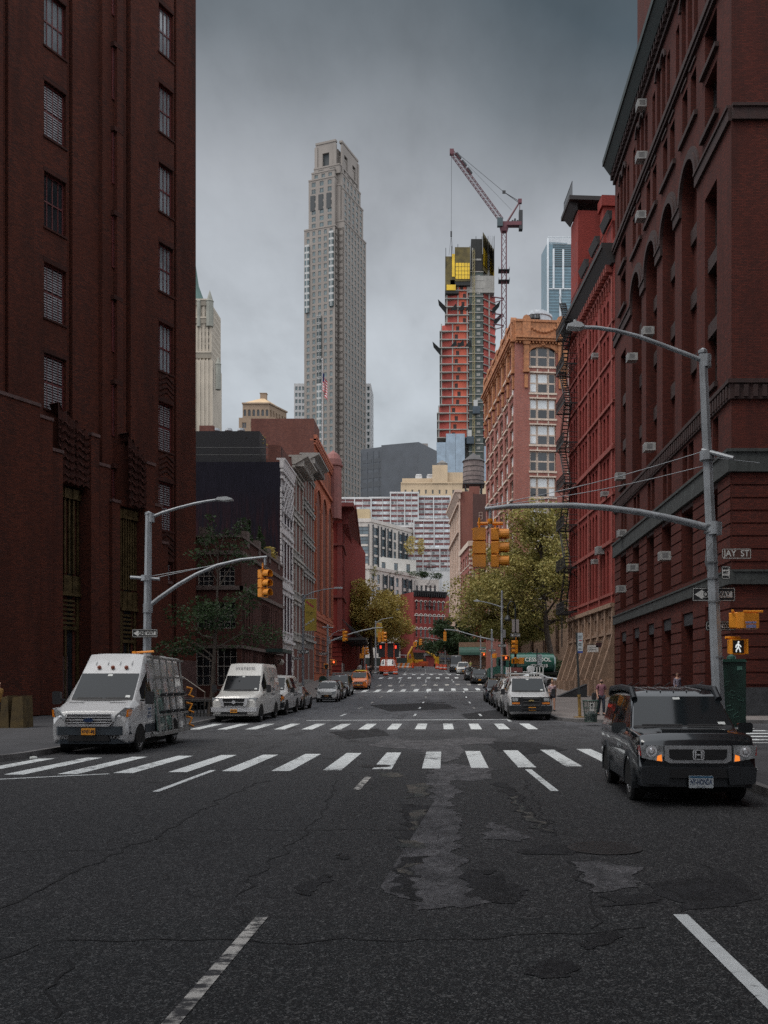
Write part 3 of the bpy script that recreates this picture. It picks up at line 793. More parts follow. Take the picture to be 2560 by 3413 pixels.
def left_tower():
	f = Fac((-15.35 - .441 * 26, 56.2 - .898 * 26), (-15.35, 56.2))
	L = f.L; SET = .5
	fr = Fac(f.pt(0, 0, SET)[:2], f.pt(L, 0, SET)[:2])        # the right wing stands half a metre forward
	U = lambda px: f.px(px) if px < 369 else fr.px(px)
	b = Bld('brick_tower', (-17, 52, gz(52) + .15), 'tall dark brown brick office tower with stepped zigzag portals on the left corner')
	g0 = gz(50) + .13
	ztop = 62
	w = b.p('wall', [BR_LEFT, BR_LEFTZ])
	ws = [(U(147), U(220)), (U(394), U(409)), (U(528), U(580))]
	pitch = 4.56
	holes = []; H = 2.78
	zt0 = f.zat(147, 265)          # head of one known window
	bays = [(U(147), U(222), zt0), (U(530), U(582), f.zat(529, 69 + 229 * 0))]
	# left bay, right bay and the half-hidden middle bay
	rows_left = [zt0 + pitch * k for k in range(-3, 5)]
	zr = f.zat(529, 298)
	rows_right = [zr + pitch * k for k in range(-6, 6)]
	kinds = {}
	ul0, ul1 = U(147), U(221)
	ur0, ur1 = U(529), U(578)
	um0, um1 = U(383), U(407)
	recess = .45
	for i, z in enumerate(rows_left): holes.append((ul0, ul1, z - H, z))
	for i, z in enumerate(rows_right):
		if z - H > g0 + 1: holes.append((ur0, ur1, z - H, z))
	mid = [z for z in rows_right if z > 12]
	for z in mid: holes.append((um0, um1, z - H, z))
	# pilaster strips: the wall is built in upright slabs of different depth
	g1a, g1b = U(10), U(28); g2a, g2b = U(223), U(242); g3a, g3b = U(411), U(436); g4a, g4b = U(580), U(588)
	cuts = [(0, g1a, 0), (g1a, g1b, -.35), (g1b, g2a, 0), (g2a, g2b, -.35), (g2b, U(330), 0), (U(330), U(368), .25), (U(368), g3a, SET), (g3a, g3b, SET - .4), (g3b, g4a, SET), (g4a, g4b, SET - .3), (g4b, L, SET)]
	for a, c, d in cuts:
		hs = [h for h in holes if h[0] >= a - .01 and h[1] <= c + .01]
		f.wall(w, a, c, g0, ztop, hs, .22, d)
	for (a, c, d), (a2, c2, d2) in zip(cuts, cuts[1:]):
		lo, hi = min(d, d2), max(d, d2)
		if hi > lo: w.add([f.pt(c, g0, lo), f.pt(c, g0, hi), f.pt(c, ztop, hi), f.pt(c, ztop, lo)], [(0, 1, 2, 3)])
	f.box(w, 0, L - .01, g0 - 1, ztop - .02, -26, -.62)
	# side return of the far corner, thin ribs in the grooves
	f.box(w, L - .5, L - .002, g0 - 1, ztop - .03, -.63, SET - .004)
	for a, c in ((g1a, g1b), (g2a, g2b), (g3a, g3b)):
		m = (a + c) / 2; f.box(w, m - .12, m + .12, g0, ztop - .04, -.5, -.18 + (SET if a == g3a else 0))
	# granite base
	gb = b.p('base', [GRANITE])
	for a, c, d in cuts:
		if c < U(300) or a > U(430): f.box(gb, a + .005, c - .005, g0 - .5, g0 + 2.9, d - .2, d + .06)
	# soldier-course heads and sills
	tr = b.p('lintel', [BR_LEFTZ])
	for h in holes: f.box(tr, h[0] - .05, h[1] + .05, h[3] + .02, h[3] + .26, -.1, .012 + (SET if h[0] > U(369) else 0))
	louv = {3: 1, 5: 1}
	for i, z in enumerate(rows_left):
		lv = i in (1, 0, 3)
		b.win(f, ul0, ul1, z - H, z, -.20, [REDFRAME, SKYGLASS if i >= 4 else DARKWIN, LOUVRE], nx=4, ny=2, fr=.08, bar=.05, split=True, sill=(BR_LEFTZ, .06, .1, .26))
		if lv: louvre(b, f, ul0, ul1, z - H, z)
	for i, z in enumerate(rows_right):
		if z - H < g0 + 1: continue
		k = i - 6
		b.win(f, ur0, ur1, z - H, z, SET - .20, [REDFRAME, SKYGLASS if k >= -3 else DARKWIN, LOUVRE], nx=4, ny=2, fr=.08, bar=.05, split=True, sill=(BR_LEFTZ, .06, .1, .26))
		if k in (-4, -7, -8, -9, -10) or k <= -7: louvre(b, fr, ur0, ur1, z - H, z)
		elif i in (0, 1, 2): louvre(b, fr, ur0, ur1, z - H, z)
	for z in mid: b.win(f, um0, um1, z - H, z, SET - .18, [REDFRAME, DARKWIN, LOUVRE], nx=3, ny=2, fr=.07, bar=.05, split=True)
	# chevron brick panels between the lowest right-hand windows
	ch = b.p('chevron_panel', [BR_LEFTZ])
	for z in rows_right[:3]:
		if z + .4 < g0: continue
		for k in range(4):
			zz = z + .32 + k * .3; m = (ur0 + ur1) / 2
			for s in (-1, 1):
				f.poly(ch, [(m, zz + .3), (m + s * (ur1 - ur0) / 2, zz - .02), (m + s * (ur1 - ur0) / 2, zz + .12), (m, zz + .44)], -.02, SET + .05 + .02 * (k % 2))
	portal(b, f, U(160), U(262), U(-20), U(330), g0, f.zat(163, 1600), 1)
	portal(b, fr, U(394), U(452), U(395), U(528), g0, f.zat(400, 1690), 2)
	return b.done()
def louvre(b, f, u0, u1, z0, z1):
	m = b.new('louvre', [LOUVRE])
	n = 20
	for i in range(n):
		if i == n // 2: continue
		z = z0 + .1 + (z1 - z0 - .2) * i / n
		f.box(m, u0 + .1, u1 - .1, z, z + .065, -.245, -.21)
def portal(b, f, u0, u1, s0, s1, g0, zhead, k):
	"""stepped brick portal: buttress piers, rippled brick hood, bronze-mullioned opening"""
	st = b.p('stepped_pier', [BR_LEFT]); cap = b.p('pier_cap', [GRANITE]); rip = b.new('rippled_hood', [BR_LEFTZ]); br = b.new('bronze_screen', [BRONZE]); dk = b.new('portal_opening', [DARKWIN])
	zh = zhead; w = u1 - u0
	if k == 1:
		steps = [(u0 - 5.1, u0 - 1.75, zh + 3.0, 1.5), (u0 - 1.75, u0 - .75, zh + 2.6, 1.2), (u0 - .75, u0, zh + 1.2, 1.05), (u1, u1 + .55, zh + 2.6, .9), (u1 + .55, u1 + 1.35, zh + 1.2, .8), (u1 + 1.35, u1 + 1.9, zh - .6, 1.0)]
	else:
		steps = [(u1, u1 + .7, zh + 2.4, .75), (u1 + .7, u1 + 1.3, zh + .2, .7), (u1 + 1.3, u1 + 1.9, zh - 1.8, .6), (u1 + 1.9, u1 + 2.3, zh - 4.0, .5)]
	for a, c, z, d in steps:
		f.box(b.new('stepped_pier', [BR_LEFT]), a + .004, c - .004, g0, z, -.1, d)
		f.box(cap, a - .03, c + .03, z, z + .16, -.1, d + .05)
	# rippled hood: a sheet of brick folded in plan, its top cut in soft waves
	n = 28; d0 = .55
	vs = []
	zz = [zh, zh + 1.2, zh + 2.4, zh + 3.3]
	for j, z in enumerate(zz):
		for i in range(n + 1):
			t = i / n; u = u0 + w * t
			d = d0 + .16 * abs(((t * 4) % 1) * 2 - 1) + .1 * (1 - j / 3)
			top = z if j < 3 else z + .5 - 1.1 * t + .14 * math.sin(t * 22)
			if j == 0: top = z - .16 * abs(((t * 6) % 1) * 2 - 1)
			vs.append(f.pt(u, top, d))
	rip.add(vs, [(j * (n + 1) + i, j * (n + 1) + i + 1, (j + 1) * (n + 1) + i + 1, (j + 1) * (n + 1) + i) for j in range(3) for i in range(n)])
	rip.add([f.pt(u0 + w * i / n, zz[3] + .5 - 1.1 * i / n + .14 * math.sin(i / n * 22), dd) for dd in (-.1, d0 + .1) for i in range(n + 1)], [(i, i + 1, n + 2 + i, n + 1 + i) for i in range(n)])
	# raised wavy courses on the hood
	for q in range(7):
		pts = [f.pt(u0 + w * i / n, zh + .25 + q * .45 - .5 * i / n * (q / 6) + .09 * math.sin(i * 1.4), d0 + .12 + .16 * abs(((i / n * 4) % 1) * 2 - 1)) for i in range(n + 1)]
		rip.tube(pts, .045, 4)
	# opening: dark glass behind bronze mullions, bronze spandrel, louvres, door
	f.box(dk, u0, u1, g0, zh, -.2, -.05)
	f.box(st, u0, u1, zh - .1, zh + 3.2, -.1, .3)
	for i in range(7):
		u = u0 + w * (i + .5) / 7
		f.box(br, u - .05, u + .05, zh - 4.6, zh - .2, -.04, .12)
		f.box(br, u - .16, u + .16, zh - .75, zh - .25, -.03, .2 + .06 * (i % 2))
		f.box(br, u - .13, u + .13, zh - 5.6, zh - 4.7, -.03, .14 + .05 * (i % 2))
	f.box(br, u0 + .02, u1 - .02, zh - 5.75, zh - 5.6, -.04, .24)
	for i in range(6): f.box(br, u0 + .25, u1 - .3, zh - 7.2 + i * .23, zh - 7.08 + i * .23, -.04, .06)
	f.box(br, u0 + .05, u0 + .22, g0, zh - 5.8, -.04, .1); f.box(br, u1 - .22, u1 - .05, g0, zh - 5.8, -.04, .1); f.box(br, u0 + w * .5, u0 + w * .56, g0, zh - 7.3, -.04, .08)
	f.box(br, u0 + .22, u1 - .22, zh - 7.5, zh - 7.32, -.04, .12)
left_tower()
BR_LOW = brick('umber_brick', (.15, .055, .042), (.085, .035, .028), (.06, .037, .032))
TRIM_LOW = plain('grey_brown_stone', (.17, .13, .115), .85, .25, 3, streak=.4)
CREAMFRAME = plain('cream_window_frame', (.40, .37, .33), .6, .1)
GREENPAINT = plain('dark_green_paint', (.02, .05, .04), .5, .3)
def low_brick():
	x = -15.2; y0, y1 = 70.0, 88.0
	g = gz(70) + .15
	b = Bld('brick_house', (x, 79, g), 'three storey brown brick house with pale window frames beneath the black rusted wall')
	zt = 13.0
	n = Fac((x - 22, y0), (x, y0)); e = Fac((x, y0), (x, y1))
	w = b.p('wall', [BR_LOW]); t = b.p('cornice', [TRIM_LOW])
	hn, he = [], []
	for px in (668, 738):
		u = n.px(px)
		for z0, z1, wd in ((1.7, 4.6, 1.5), (6.0, 8.0, 1.3), (9.2, 10.7, 1.2)): hn.append((u - wd / 2 + .4, u + wd / 2 + .4, g + z0 - .6, g + z1 - .6))
	n.wall(w, 0, n.L, g - 1, zt, hn, .25)
	for h in hn: b.win(n, *h, -.2, [CREAMFRAME, DARKWIN, CREAMFRAME], nx=3, ny=4, fr=.07, bar=.035, split=True, sill=(TRIM_LOW, .12, .16, .12))
	k = 0
	for grp in (2.2, 7.2, 12.4, 16.2):
		for z0, z1 in ((1.2, 3.6), (5.4, 7.9), (9.1, 10.8)):
			for j in range(3 if grp in (2.2, 12.4) else 2):
				u = grp - 1 + j * .95; he.append((u, u + .55, g + z0, g + z1))
	e.wall(w, 0, e.L, g - 1, zt, he, .25)
	for h in he: b.win(e, *h, -.2, [CREAMFRAME, DARKWIN, CREAMFRAME], nx=1, ny=2, fr=.1, bar=.06)
	n.box(w, 0, n.L, g - 1, zt - .06, -17.9, -.27)
	n.box(w, n.L - .3, n.L - .26, g - 1, zt - .03, -17.9, -.26)
	for f in (n, e):
		f.box(t, 0 if f is n else -.16, f.L + (.16 if f is n else 0), g + 8.3, g + 8.6, -.1, .16); f.box(t, 0, f.L, g + 10.95, g + 11.25, -.1, .12)
		f.box(t, 0, f.L, zt - .02, zt + .16, -.35, .10); f.box(t, 0, f.L, g + 3.9, g + 4.15, -.1, .1)
		for q in range(4):
			u = f.L * (q + .5) / 4; f.box(t, u - .45, u + .45, zt - .5, zt + .75, -.4, .06)
	gr = b.p('entrance_canopy', [GREENPAINT]); e.box(gr, 9.2, 14.2, g + 3.95, g + 4.25, 0, 1.5)
	gl = b.p('globe_lamp', [plain('frosted_globe', (.75, .73, .66), .3, .05)])
	for u in (13.6, 14.4): gl.lathe([(.02, -.26), (.16, -.2), (.25, 0), (.16, .2), (.02, .26)], 10, e.pt(u, g + 3.2, .5))
	b.done()
low_brick()
RUSTWALL = plain('black_rusted_cladding', (.016, .015, .022), .75, .4, .5, streak=.6)
def rustwall():
	m, nt, bs = newmat('tarred_wall')
	v, pos = wallvec(nt)
	n1 = noise_tex(nt, scl(nt, v, (2.2, .16, 1)), 1.6, 7, .65); n2 = noise_tex(nt, scl(nt, v, (.25, .12, 1)), 1.2, 4)
	n3 = noise_tex(nt, scl(nt, v, (14, .3, 1)), 1.5, 3)
	sp = nt.nodes.new('ShaderNodeSeparateXYZ'); nt.links.new(pos, sp.inputs[0])
	low = ramp(nt, mth(nt, 'MULTIPLY', sp.outputs[2], .04), (.48, 1.), (.82, 0.))
	f = mth(nt, 'MULTIPLY', ramp(nt, mth(nt, 'ADD', mth(nt, 'MULTIPLY', n1, .6), mth(nt, 'MULTIPLY', n2, .4)), (.42, 0.), (.60, 1.)), low)
	c = mixc(nt, n2, (.012, .012, .022), (.032, .029, .042))
	c = mixc(nt, mth(nt, 'MULTIPLY', f, .85), c, (.13, .028, .018))
	c = mixc(nt, ramp(nt, n3, (.45, .5), (.6, 0.)), c, (.008, .008, .011))
	nt.links.new(c, bs.inputs['Base Color']); bs.inputs['Roughness'].default_value = .9; bs.inputs['Specular IOR Level'].default_value = .12
	bump(nt, bs, n3, .3, .02)
	return m
TARRED = rustwall()
WHITESTONE = plain('painted_white_stone', (.58, .56, .56), .7, .12, 3, streak=.35)
GREYSTONE = plain('grey_limestone', (.27, .26, .245), .85, .2, 3, streak=.4)
GREYPAINT = plain('warm_grey_paint', (.19, .18, .17), .8, .2, 2, streak=.4)
BR_ROOF = brick('old_red_brick', (.20, .075, .055), (.11, .04, .035), (.12, .08, .07))
def shopfront(name, label, y0, y1, zt, wallm, trimm, rows, cols, side=None, cornice=.9, arch_rows=(), x=-15.4, gh=4.4, deep=16, glassm=None, quoin=False, doorm=None):
	g = gz((y0 + y1) / 2) + .15
	b = Bld(name, (x - 4, (y0 + y1) / 2, g), label)
	e = Fac((x, y0), (x, y1)); n = Fac((x - deep, y0), (x, y0))
	w = b.p('wall', [wallm]); sd = b.p('side_wall', [side or BR_ROOF]); t = b.p('cornice', [trimm])
	hs = []
	H = (zt - 1.6 - g - gh) / rows
	for r in range(rows):
		z = g + gh + r * H
		for c in range(cols):
			cw = e.L / cols; u = cw * c + cw * .2
			h = (u, u + cw * .6, z + H * .2, z + H * .86) + (('arch',) if r in arch_rows else ())
			hs.append(h)
			b.win(e, *h[:4], -.32, [doorm or GREYPAINT, glassm or DARKWIN, CREAMFRAME], nx=2 if cw > 1.6 else 1, ny=2, fr=.08, bar=.06, arch=len(h) > 4)
			e.box(t, h[0] - .12, h[1] + .12, h[2] - .2, h[2] - .02, -.05, .14)
			if len(h) == 4: e.box(t, h[0] - .15, h[1] + .15, h[3] + .02, h[3] + .28, -.05, .16)
	shop = [(e.L * (c + .12) / max(2, cols // 2), e.L * (c + .88) / max(2, cols // 2), g + .4, g + gh - .9) for c in range(max(2, cols // 2))]
	e.wall(w, 0, e.L, g - 1, zt, hs + shop, .4)
	for h in shop: b.win(e, *h, -.35, [doorm or GREENPAINT, DARKWIN, CREAMFRAME], nx=2, ny=2, fr=.1, bar=.06)
	for r in range(rows + 1): e.box(t, 0, e.L, g + gh + r * H - .14, g + gh + r * H + .1, -.05, .2 if r else .32)
	e.box(t, 0, e.L, zt - 1.1, zt - .85, -.05, .25)
	e.wedge(t, 0, e.L, zt - .75, zt, .25, cornice); e.box(t, 0, e.L, zt, zt + .18, -.4, cornice + .06)
	q = 0
	while q * .75 + .3 < e.L: e.box(t, q * .75 + .12, q * .75 + .4, zt - .95, zt - .35, .0, cornice * .75); q += 1
	if quoin:
		for i in range(int((zt - g - 2) / .55)):
			e.box(t, -.04, .5 + .25 * (i % 2), g + i * .55 + .04, g + i * .55 + .5, -.05, .06); e.box(t, e.L - .5 - .25 * (i % 2), e.L, g + i * .55 + .04, g + i * .55 + .5, -.05, .06)
	n.box(sd, 0, n.L - .01, g - 1, zt - .2, -(y1 - y0) + .02, -.004)
	return b, e, n, g
# white front with the black tarred side wall
b, e, n, g = shopfront('rowhouse', 'narrow white painted stone rowhouse with chequered top and black tarred side wall', 88.05, 94.9, 23.2, WHITESTONE, WHITESTONE, 3, 4, TARRED, .35, (2,), gh=4.6, deep=26, quoin=True)
ck = b.p('checker_block', [WHITESTONE, plain('dark_block', (.10, .06, .055), .8, .2)])
for i in range(9):
	for j in range(7):
		if (i + j) % 2 == 0: e.box(ck, .5 + i * .66, 1.1 + i * .66, 18.4 + j * .5, 18.86 + j * .5, -.05, .22)
pr = b.p('parapet', [BR_ROOF]); n.box(pr, n.L - 1.2, n.L - .02, 23.0, 24.6, -6.6, -.01)
rl = b.p('roof_railing', [BLACKIRON])
for i in range(14): rl.tube([n.pt(i * 2, 23.0, -.6), n.pt(i * 2, 24.5, -.6)], .035, 5)
for z in (23.8, 24.5): rl.tube([n.pt(0, z, -.6), n.pt(n.L - 1, z, -.6)], .03, 5)
dx = b.p('roof_hut', [BR_ROOF, plain('hut_black', (.012, .012, .015), .8, .3)])
n.box(dx, 3.5, 7.5, 23, 26.6, -4, -1.6, 0); n.box(dx, 7.6, 12.5, 23, 26.4, -5.5, -2, 1); n.box(dx, 15.5, 23.5, 23, 26.6, -5.8, -2.5, 1); n.box(dx, 5, 6.6, 23, 25.2, -1.5, -1, 1)
b.done()
b, e, n, g = shopfront('rowhouse', 'pale stone rowhouse with an ornate bracketed cornice next to the chequered white one', 94.95, 102, 25.2, GREYSTONE, plain('cream_grey_stone', (.36, .34, .31), .8, .2, 3, streak=.35), 4, 3, None, 1.5, gh=4.8, quoin=True)
b.done()
b, e, n, g = shopfront('rowhouse', 'plain grey rowhouse squeezed in before the orange arched building', 102.05, 110.6, 27.2, GREYPAINT, GREYSTONE, 5, 4, None, 1.7, gh=4.8)
b.done()
# orange romanesque building
ORBRICK = brick('orange_brick', (.42, .125, .065), (.33, .09, .05), (.28, .10, .06), soot=.25, var=.3)
ORTRIM = plain('orange_terracotta', (.36, .11, .06), .8, .25, 3, streak=.35)
def orange():
	x = -15.4; y0, y1 = 110.7, 128.6; g = gz(119) + .15; zt = 31.0
	b = Bld('arched_building', (x - 6, 119, g), 'orange brick building with tall round arches and a flag pole turret')
	e = Fac((x, y0), (x, y1)); n = Fac((x - 26, y0), (x, y0))
	w = b.p('wall', [ORBRICK]); t = b.p('cornice', [ORTRIM]); sd = b.p('side_wall', [BR_ROOF]); rc = b.p('recess', [ORBRICK])
	hs = []
	ars = [(1.2, 5.2), (6.6, 11.0), (12.4, 16.8)]
	for a, c in ars: hs.append((a, c, g + 8.2, g + 23.0, 'arch'))
	for k in range(11):
		u = .8 + k * 1.55; hs.append((u, u + .95, g + 25.0, g + 27.2)); b.win(e, u, u + .95, g + 25.0, g + 27.2, -.3, [GREYPAINT, DARKWIN, GREYPAINT], nx=1, ny=2)
	for a, c in ars: hs.append((a + .3, c - .3, g + .5, g + 5.2)); b.win(e, a + .3, c - .3, g + .5, g + 5.2, -.5, [GREENPAINT, DARKWIN, GREENPAINT], nx=3, ny=2, fr=.12, bar=.08)
	e.wall(w, 0, e.L, g - 1, zt, hs, .55)
	for a, c in ars:
		hh = []
		for z in (8.6, 12.4, 16.2, 19.6):
			for q in range(2):
				wd = (c - a) / 2; u = a + wd * q + wd * .18; hh.append((u, u + wd * .64, g + z, g + z + 2.6)); b.win(e, u, u + wd * .64, g + z, g + z + 2.6, -.75, [GREYPAINT, DARKWIN, GREYPAINT], nx=2, ny=2)
		e.wall(rc, a - .3, c + .3, g + 8.0, g + 23.4, hh, .25, -.5)
		r = (c - a) / 2
		for rr, d in ((r + .45, .12), (r + .2, .2)):
			out = arc((a + c) / 2, g + 23 - r, rr, 0, 180, 14); inn = arc((a + c) / 2, g + 23 - r, rr - .2, 180, 0, 14)
			e.poly(t, out + inn, -.05, d)
		for u in (a - .6, c + .05): e.box(t, u, u + .55, g + 8, g + 20.6, -.05, .22)
	for z, d in ((7.0, .3), (7.5, .18), (24.2, .25), (27.8, .2), (28.6, .35)): e.box(t, 0, e.L, g + z, g + z + .35, -.05, d)
	for k in range(24): e.box(t, k * .75, k * .75 + .36, g + 28.0, g + 28.6, -.05, .28)
	e.box(t, 0, e.L, zt, zt + .2, -.5, .3)
	for i in range(9): e.box(t, 0, e.L, g + .6 + i * .72, g + .6 + i * .72 + .06, -.05, .08)
	n.box(sd, 0, n.L - .01, g - 1, zt + .8, -17.8, -.005)
	n.box(sd, n.L - 7.5, n.L - .02, zt + .8, zt + 2.6, -5, -.01); n.box(sd, n.L - 13.5, n.L - 11.8, zt - .5, zt + 1.6, .02, .6)
	tu = b.p('turret', [plain('dull_red_dome', (.20, .07, .06), .6, .2)])
	c0 = e.pt(e.L - .3, 0, .2)
	tu.lathe([(1.15, g + 22), (1.15, zt + .9), (1.35, zt + 1.0), (1.35, zt + 1.25), (1.2, zt + 1.3), (1.15, zt + 1.9), (.85, zt + 2.6), (.3, zt + 3.0), (.02, zt + 3.3)], 14, (c0[0], c0[1], 0))
	vt = b.p('roof_vent', [STEEL]);
	for u in (3, 5.5, 8, 12.5, 14, 15.5, 17): vt.lathe([(.3, zt + .8), (.3, zt + 1.4), (.5, zt + 1.5), (.4, zt + 1.8), (.02, zt + 1.9)], 8, n.pt(u, 0, -1.5))
	b.done()
	# flagpole on the roof, thing of its own
	fp = empty('flagpole', (c0[0] - 1.2, c0[1] - 2.5, zt), 'slim roof flagpole flying a limp striped flag beside the turret', 'flagpole')
	p = MB(); p.tube([(0, 0, 0), (0, 0, 14.8)], [.07, .04], 6); p.lathe([(.02, 14.8), (.12, 14.9), (.02, 15.05)], 8); p.build('pole', plain('pole_white', (.6, .6, .6), .4, .1), fp)
	fl = MB(); red, white, blue = 0, 1, 2
	ncol, nrow = 8, 13
	for i in range(ncol):
		for j in range(nrow):
			def q(a, c):
				s = a / ncol; return (.06 + s * .62 + .1 * math.sin(s * 9), .18 * math.sin(s * 11 + c * .2), 13.2 - c * .19 - s * 1.5)
			m = blue if (i < 4 and j < 6) else (red if j % 2 == 0 else white)
			fl.add([q(i, j), q(i + 1, j), q(i + 1, j + 1), q(i, j + 1)], [(0, 1, 2, 3)], m)
	fl.build('flag', [plain('flag_red', (.45, .02, .03), .8, .1), plain('flag_white', (.6, .6, .6), .8, .1), plain('flag_blue', (.02, .03, .13), .8, .1)], fp, smooth=60)
orange()
# dark red block with deep cornice across the next street
DKRED = brick('maroon_brick', (.26, .035, .026), (.19, .026, .022), (.13, .025, .022), soot=.3)
DKTRIM = plain('maroon_stone', (.14, .022, .018), .8, .25, 3, streak=.4)
def darkred():
	y0 = 140; x0 = X(1140, 140); zt = Z(1690, 140); g = gz(140)
	b = Bld('warehouse', (x0 - 5, 150, g), 'dark red brick warehouse with a heavy overhanging cornice beside yellowing trees')
	n = Fac((x0 - 26, y0), (x0, y0)); e = Fac((x0, y0), (x0 - .07 * 52, y0 + 52))
	w = b.p('wall', [DKRED]); t = b.p('cornice', [DKTRIM])
	hs = []; rows = 6; gh = 6.2; H = (zt - 3.2 - g - gh) / rows
	for r in range(rows):
		for c in range(16):
			u = 1 + c * 3.2; h = (u, u + 1.7, g + gh + r * H + .9, g + gh + r * H + H - .5) + (('arch',) if r in (2, 5) else ())
			hs.append(h); b.win(e, *h[:4], -.3, [DKTRIM, DARKWIN, DKTRIM], nx=1, ny=2, arch=len(h) > 4)
	hn = []
	for r in range(rows):
		for c in range(6):
			u = n.L - 3.2 - c * 3.6; h = (u, u + 1.4, g + gh + r * H + .9, g + gh + r * H + H - .5); hn.append(h); b.win(n, *h, -.3, [DKTRIM, DARKWIN, DKTRIM], nx=1, ny=2)
	shop = [(1 + c * 5.1, 4.6 + c * 5.1, g + .6, g + 4.6) for c in range(10)]
	for h in shop: b.win(e, *h, -.5, [GREENPAINT, DARKWIN, GREENPAINT], nx=2, ny=2)
	e.wall(w, 0, e.L, g - 1, zt, hs + shop, .4); n.wall(w, 0, n.L, g - 1, zt, hn, .4)
	n.box(w, 0, n.L - .5, g - 1, zt - .1, -48, -.45)
	for f in (e, n):
		for z in (gh - .5, gh + 2 * H, gh + 5 * H): f.box(t, 0, f.L, g + z, g + z + .35, -.05, .3)
		f.wedge(t, -.0, f.L, zt - 1.9, zt - .3, .2, 2.0); f.box(t, 0, f.L + (1.9 if f is n else 0), zt - .3, zt + .3, -.5, 2.15)
		for k in range(int(f.L / 1.6)): f.box(t, k * 1.6 + .3, k * 1.6 + .8, zt - 2.5, zt - 1.3, -.05, .9)
		for k in range(int(f.L / 3.2)): f.box(t, k * 3.2 + 2.9, k * 3.2 + 3.6, g + gh, zt - 2.4, -.05, .16)
		for i in range(8): f.box(t, 0, f.L, g + .5 + i * .7, g + .56 + i * .7, -.05, .06)
	cn = b.p('loading_canopy', [plain('canopy_dark', (.02, .02, .022), .6, .3)])
	e.box(cn, -1.5, 22, g + 5.0, g + 5.35, 0, 3.6); n.box(cn, n.L - 1, n.L + 3.6, g + 5.0, g + 5.35, 0, 1.5)
	for k in range(5): cn.tube([e.pt(k * 5, g + 5.3, 3.3), e.pt(k * 5, g + 8.2, 0)], .05, 5)
	tk = b.p('roof_tank', [STEEL]); p = n.pt(n.L - 4.5, 0, -3); tk.lathe([(.9, zt), (.9, zt + 2.2), (1.1, zt + 2.3), (.4, zt + 3.2), (.05, zt + 3.3)], 10, p)
	gn = b.p('plinth', [plain('granite_pale', (.25, .21, .2), .8, .2)])
	for k in range(17): e.box(gn, k * 3.2 - .1, k * 3.2 + .7, g - 1, g + 1.6, -.05, .12)
	b.done()
darkred()
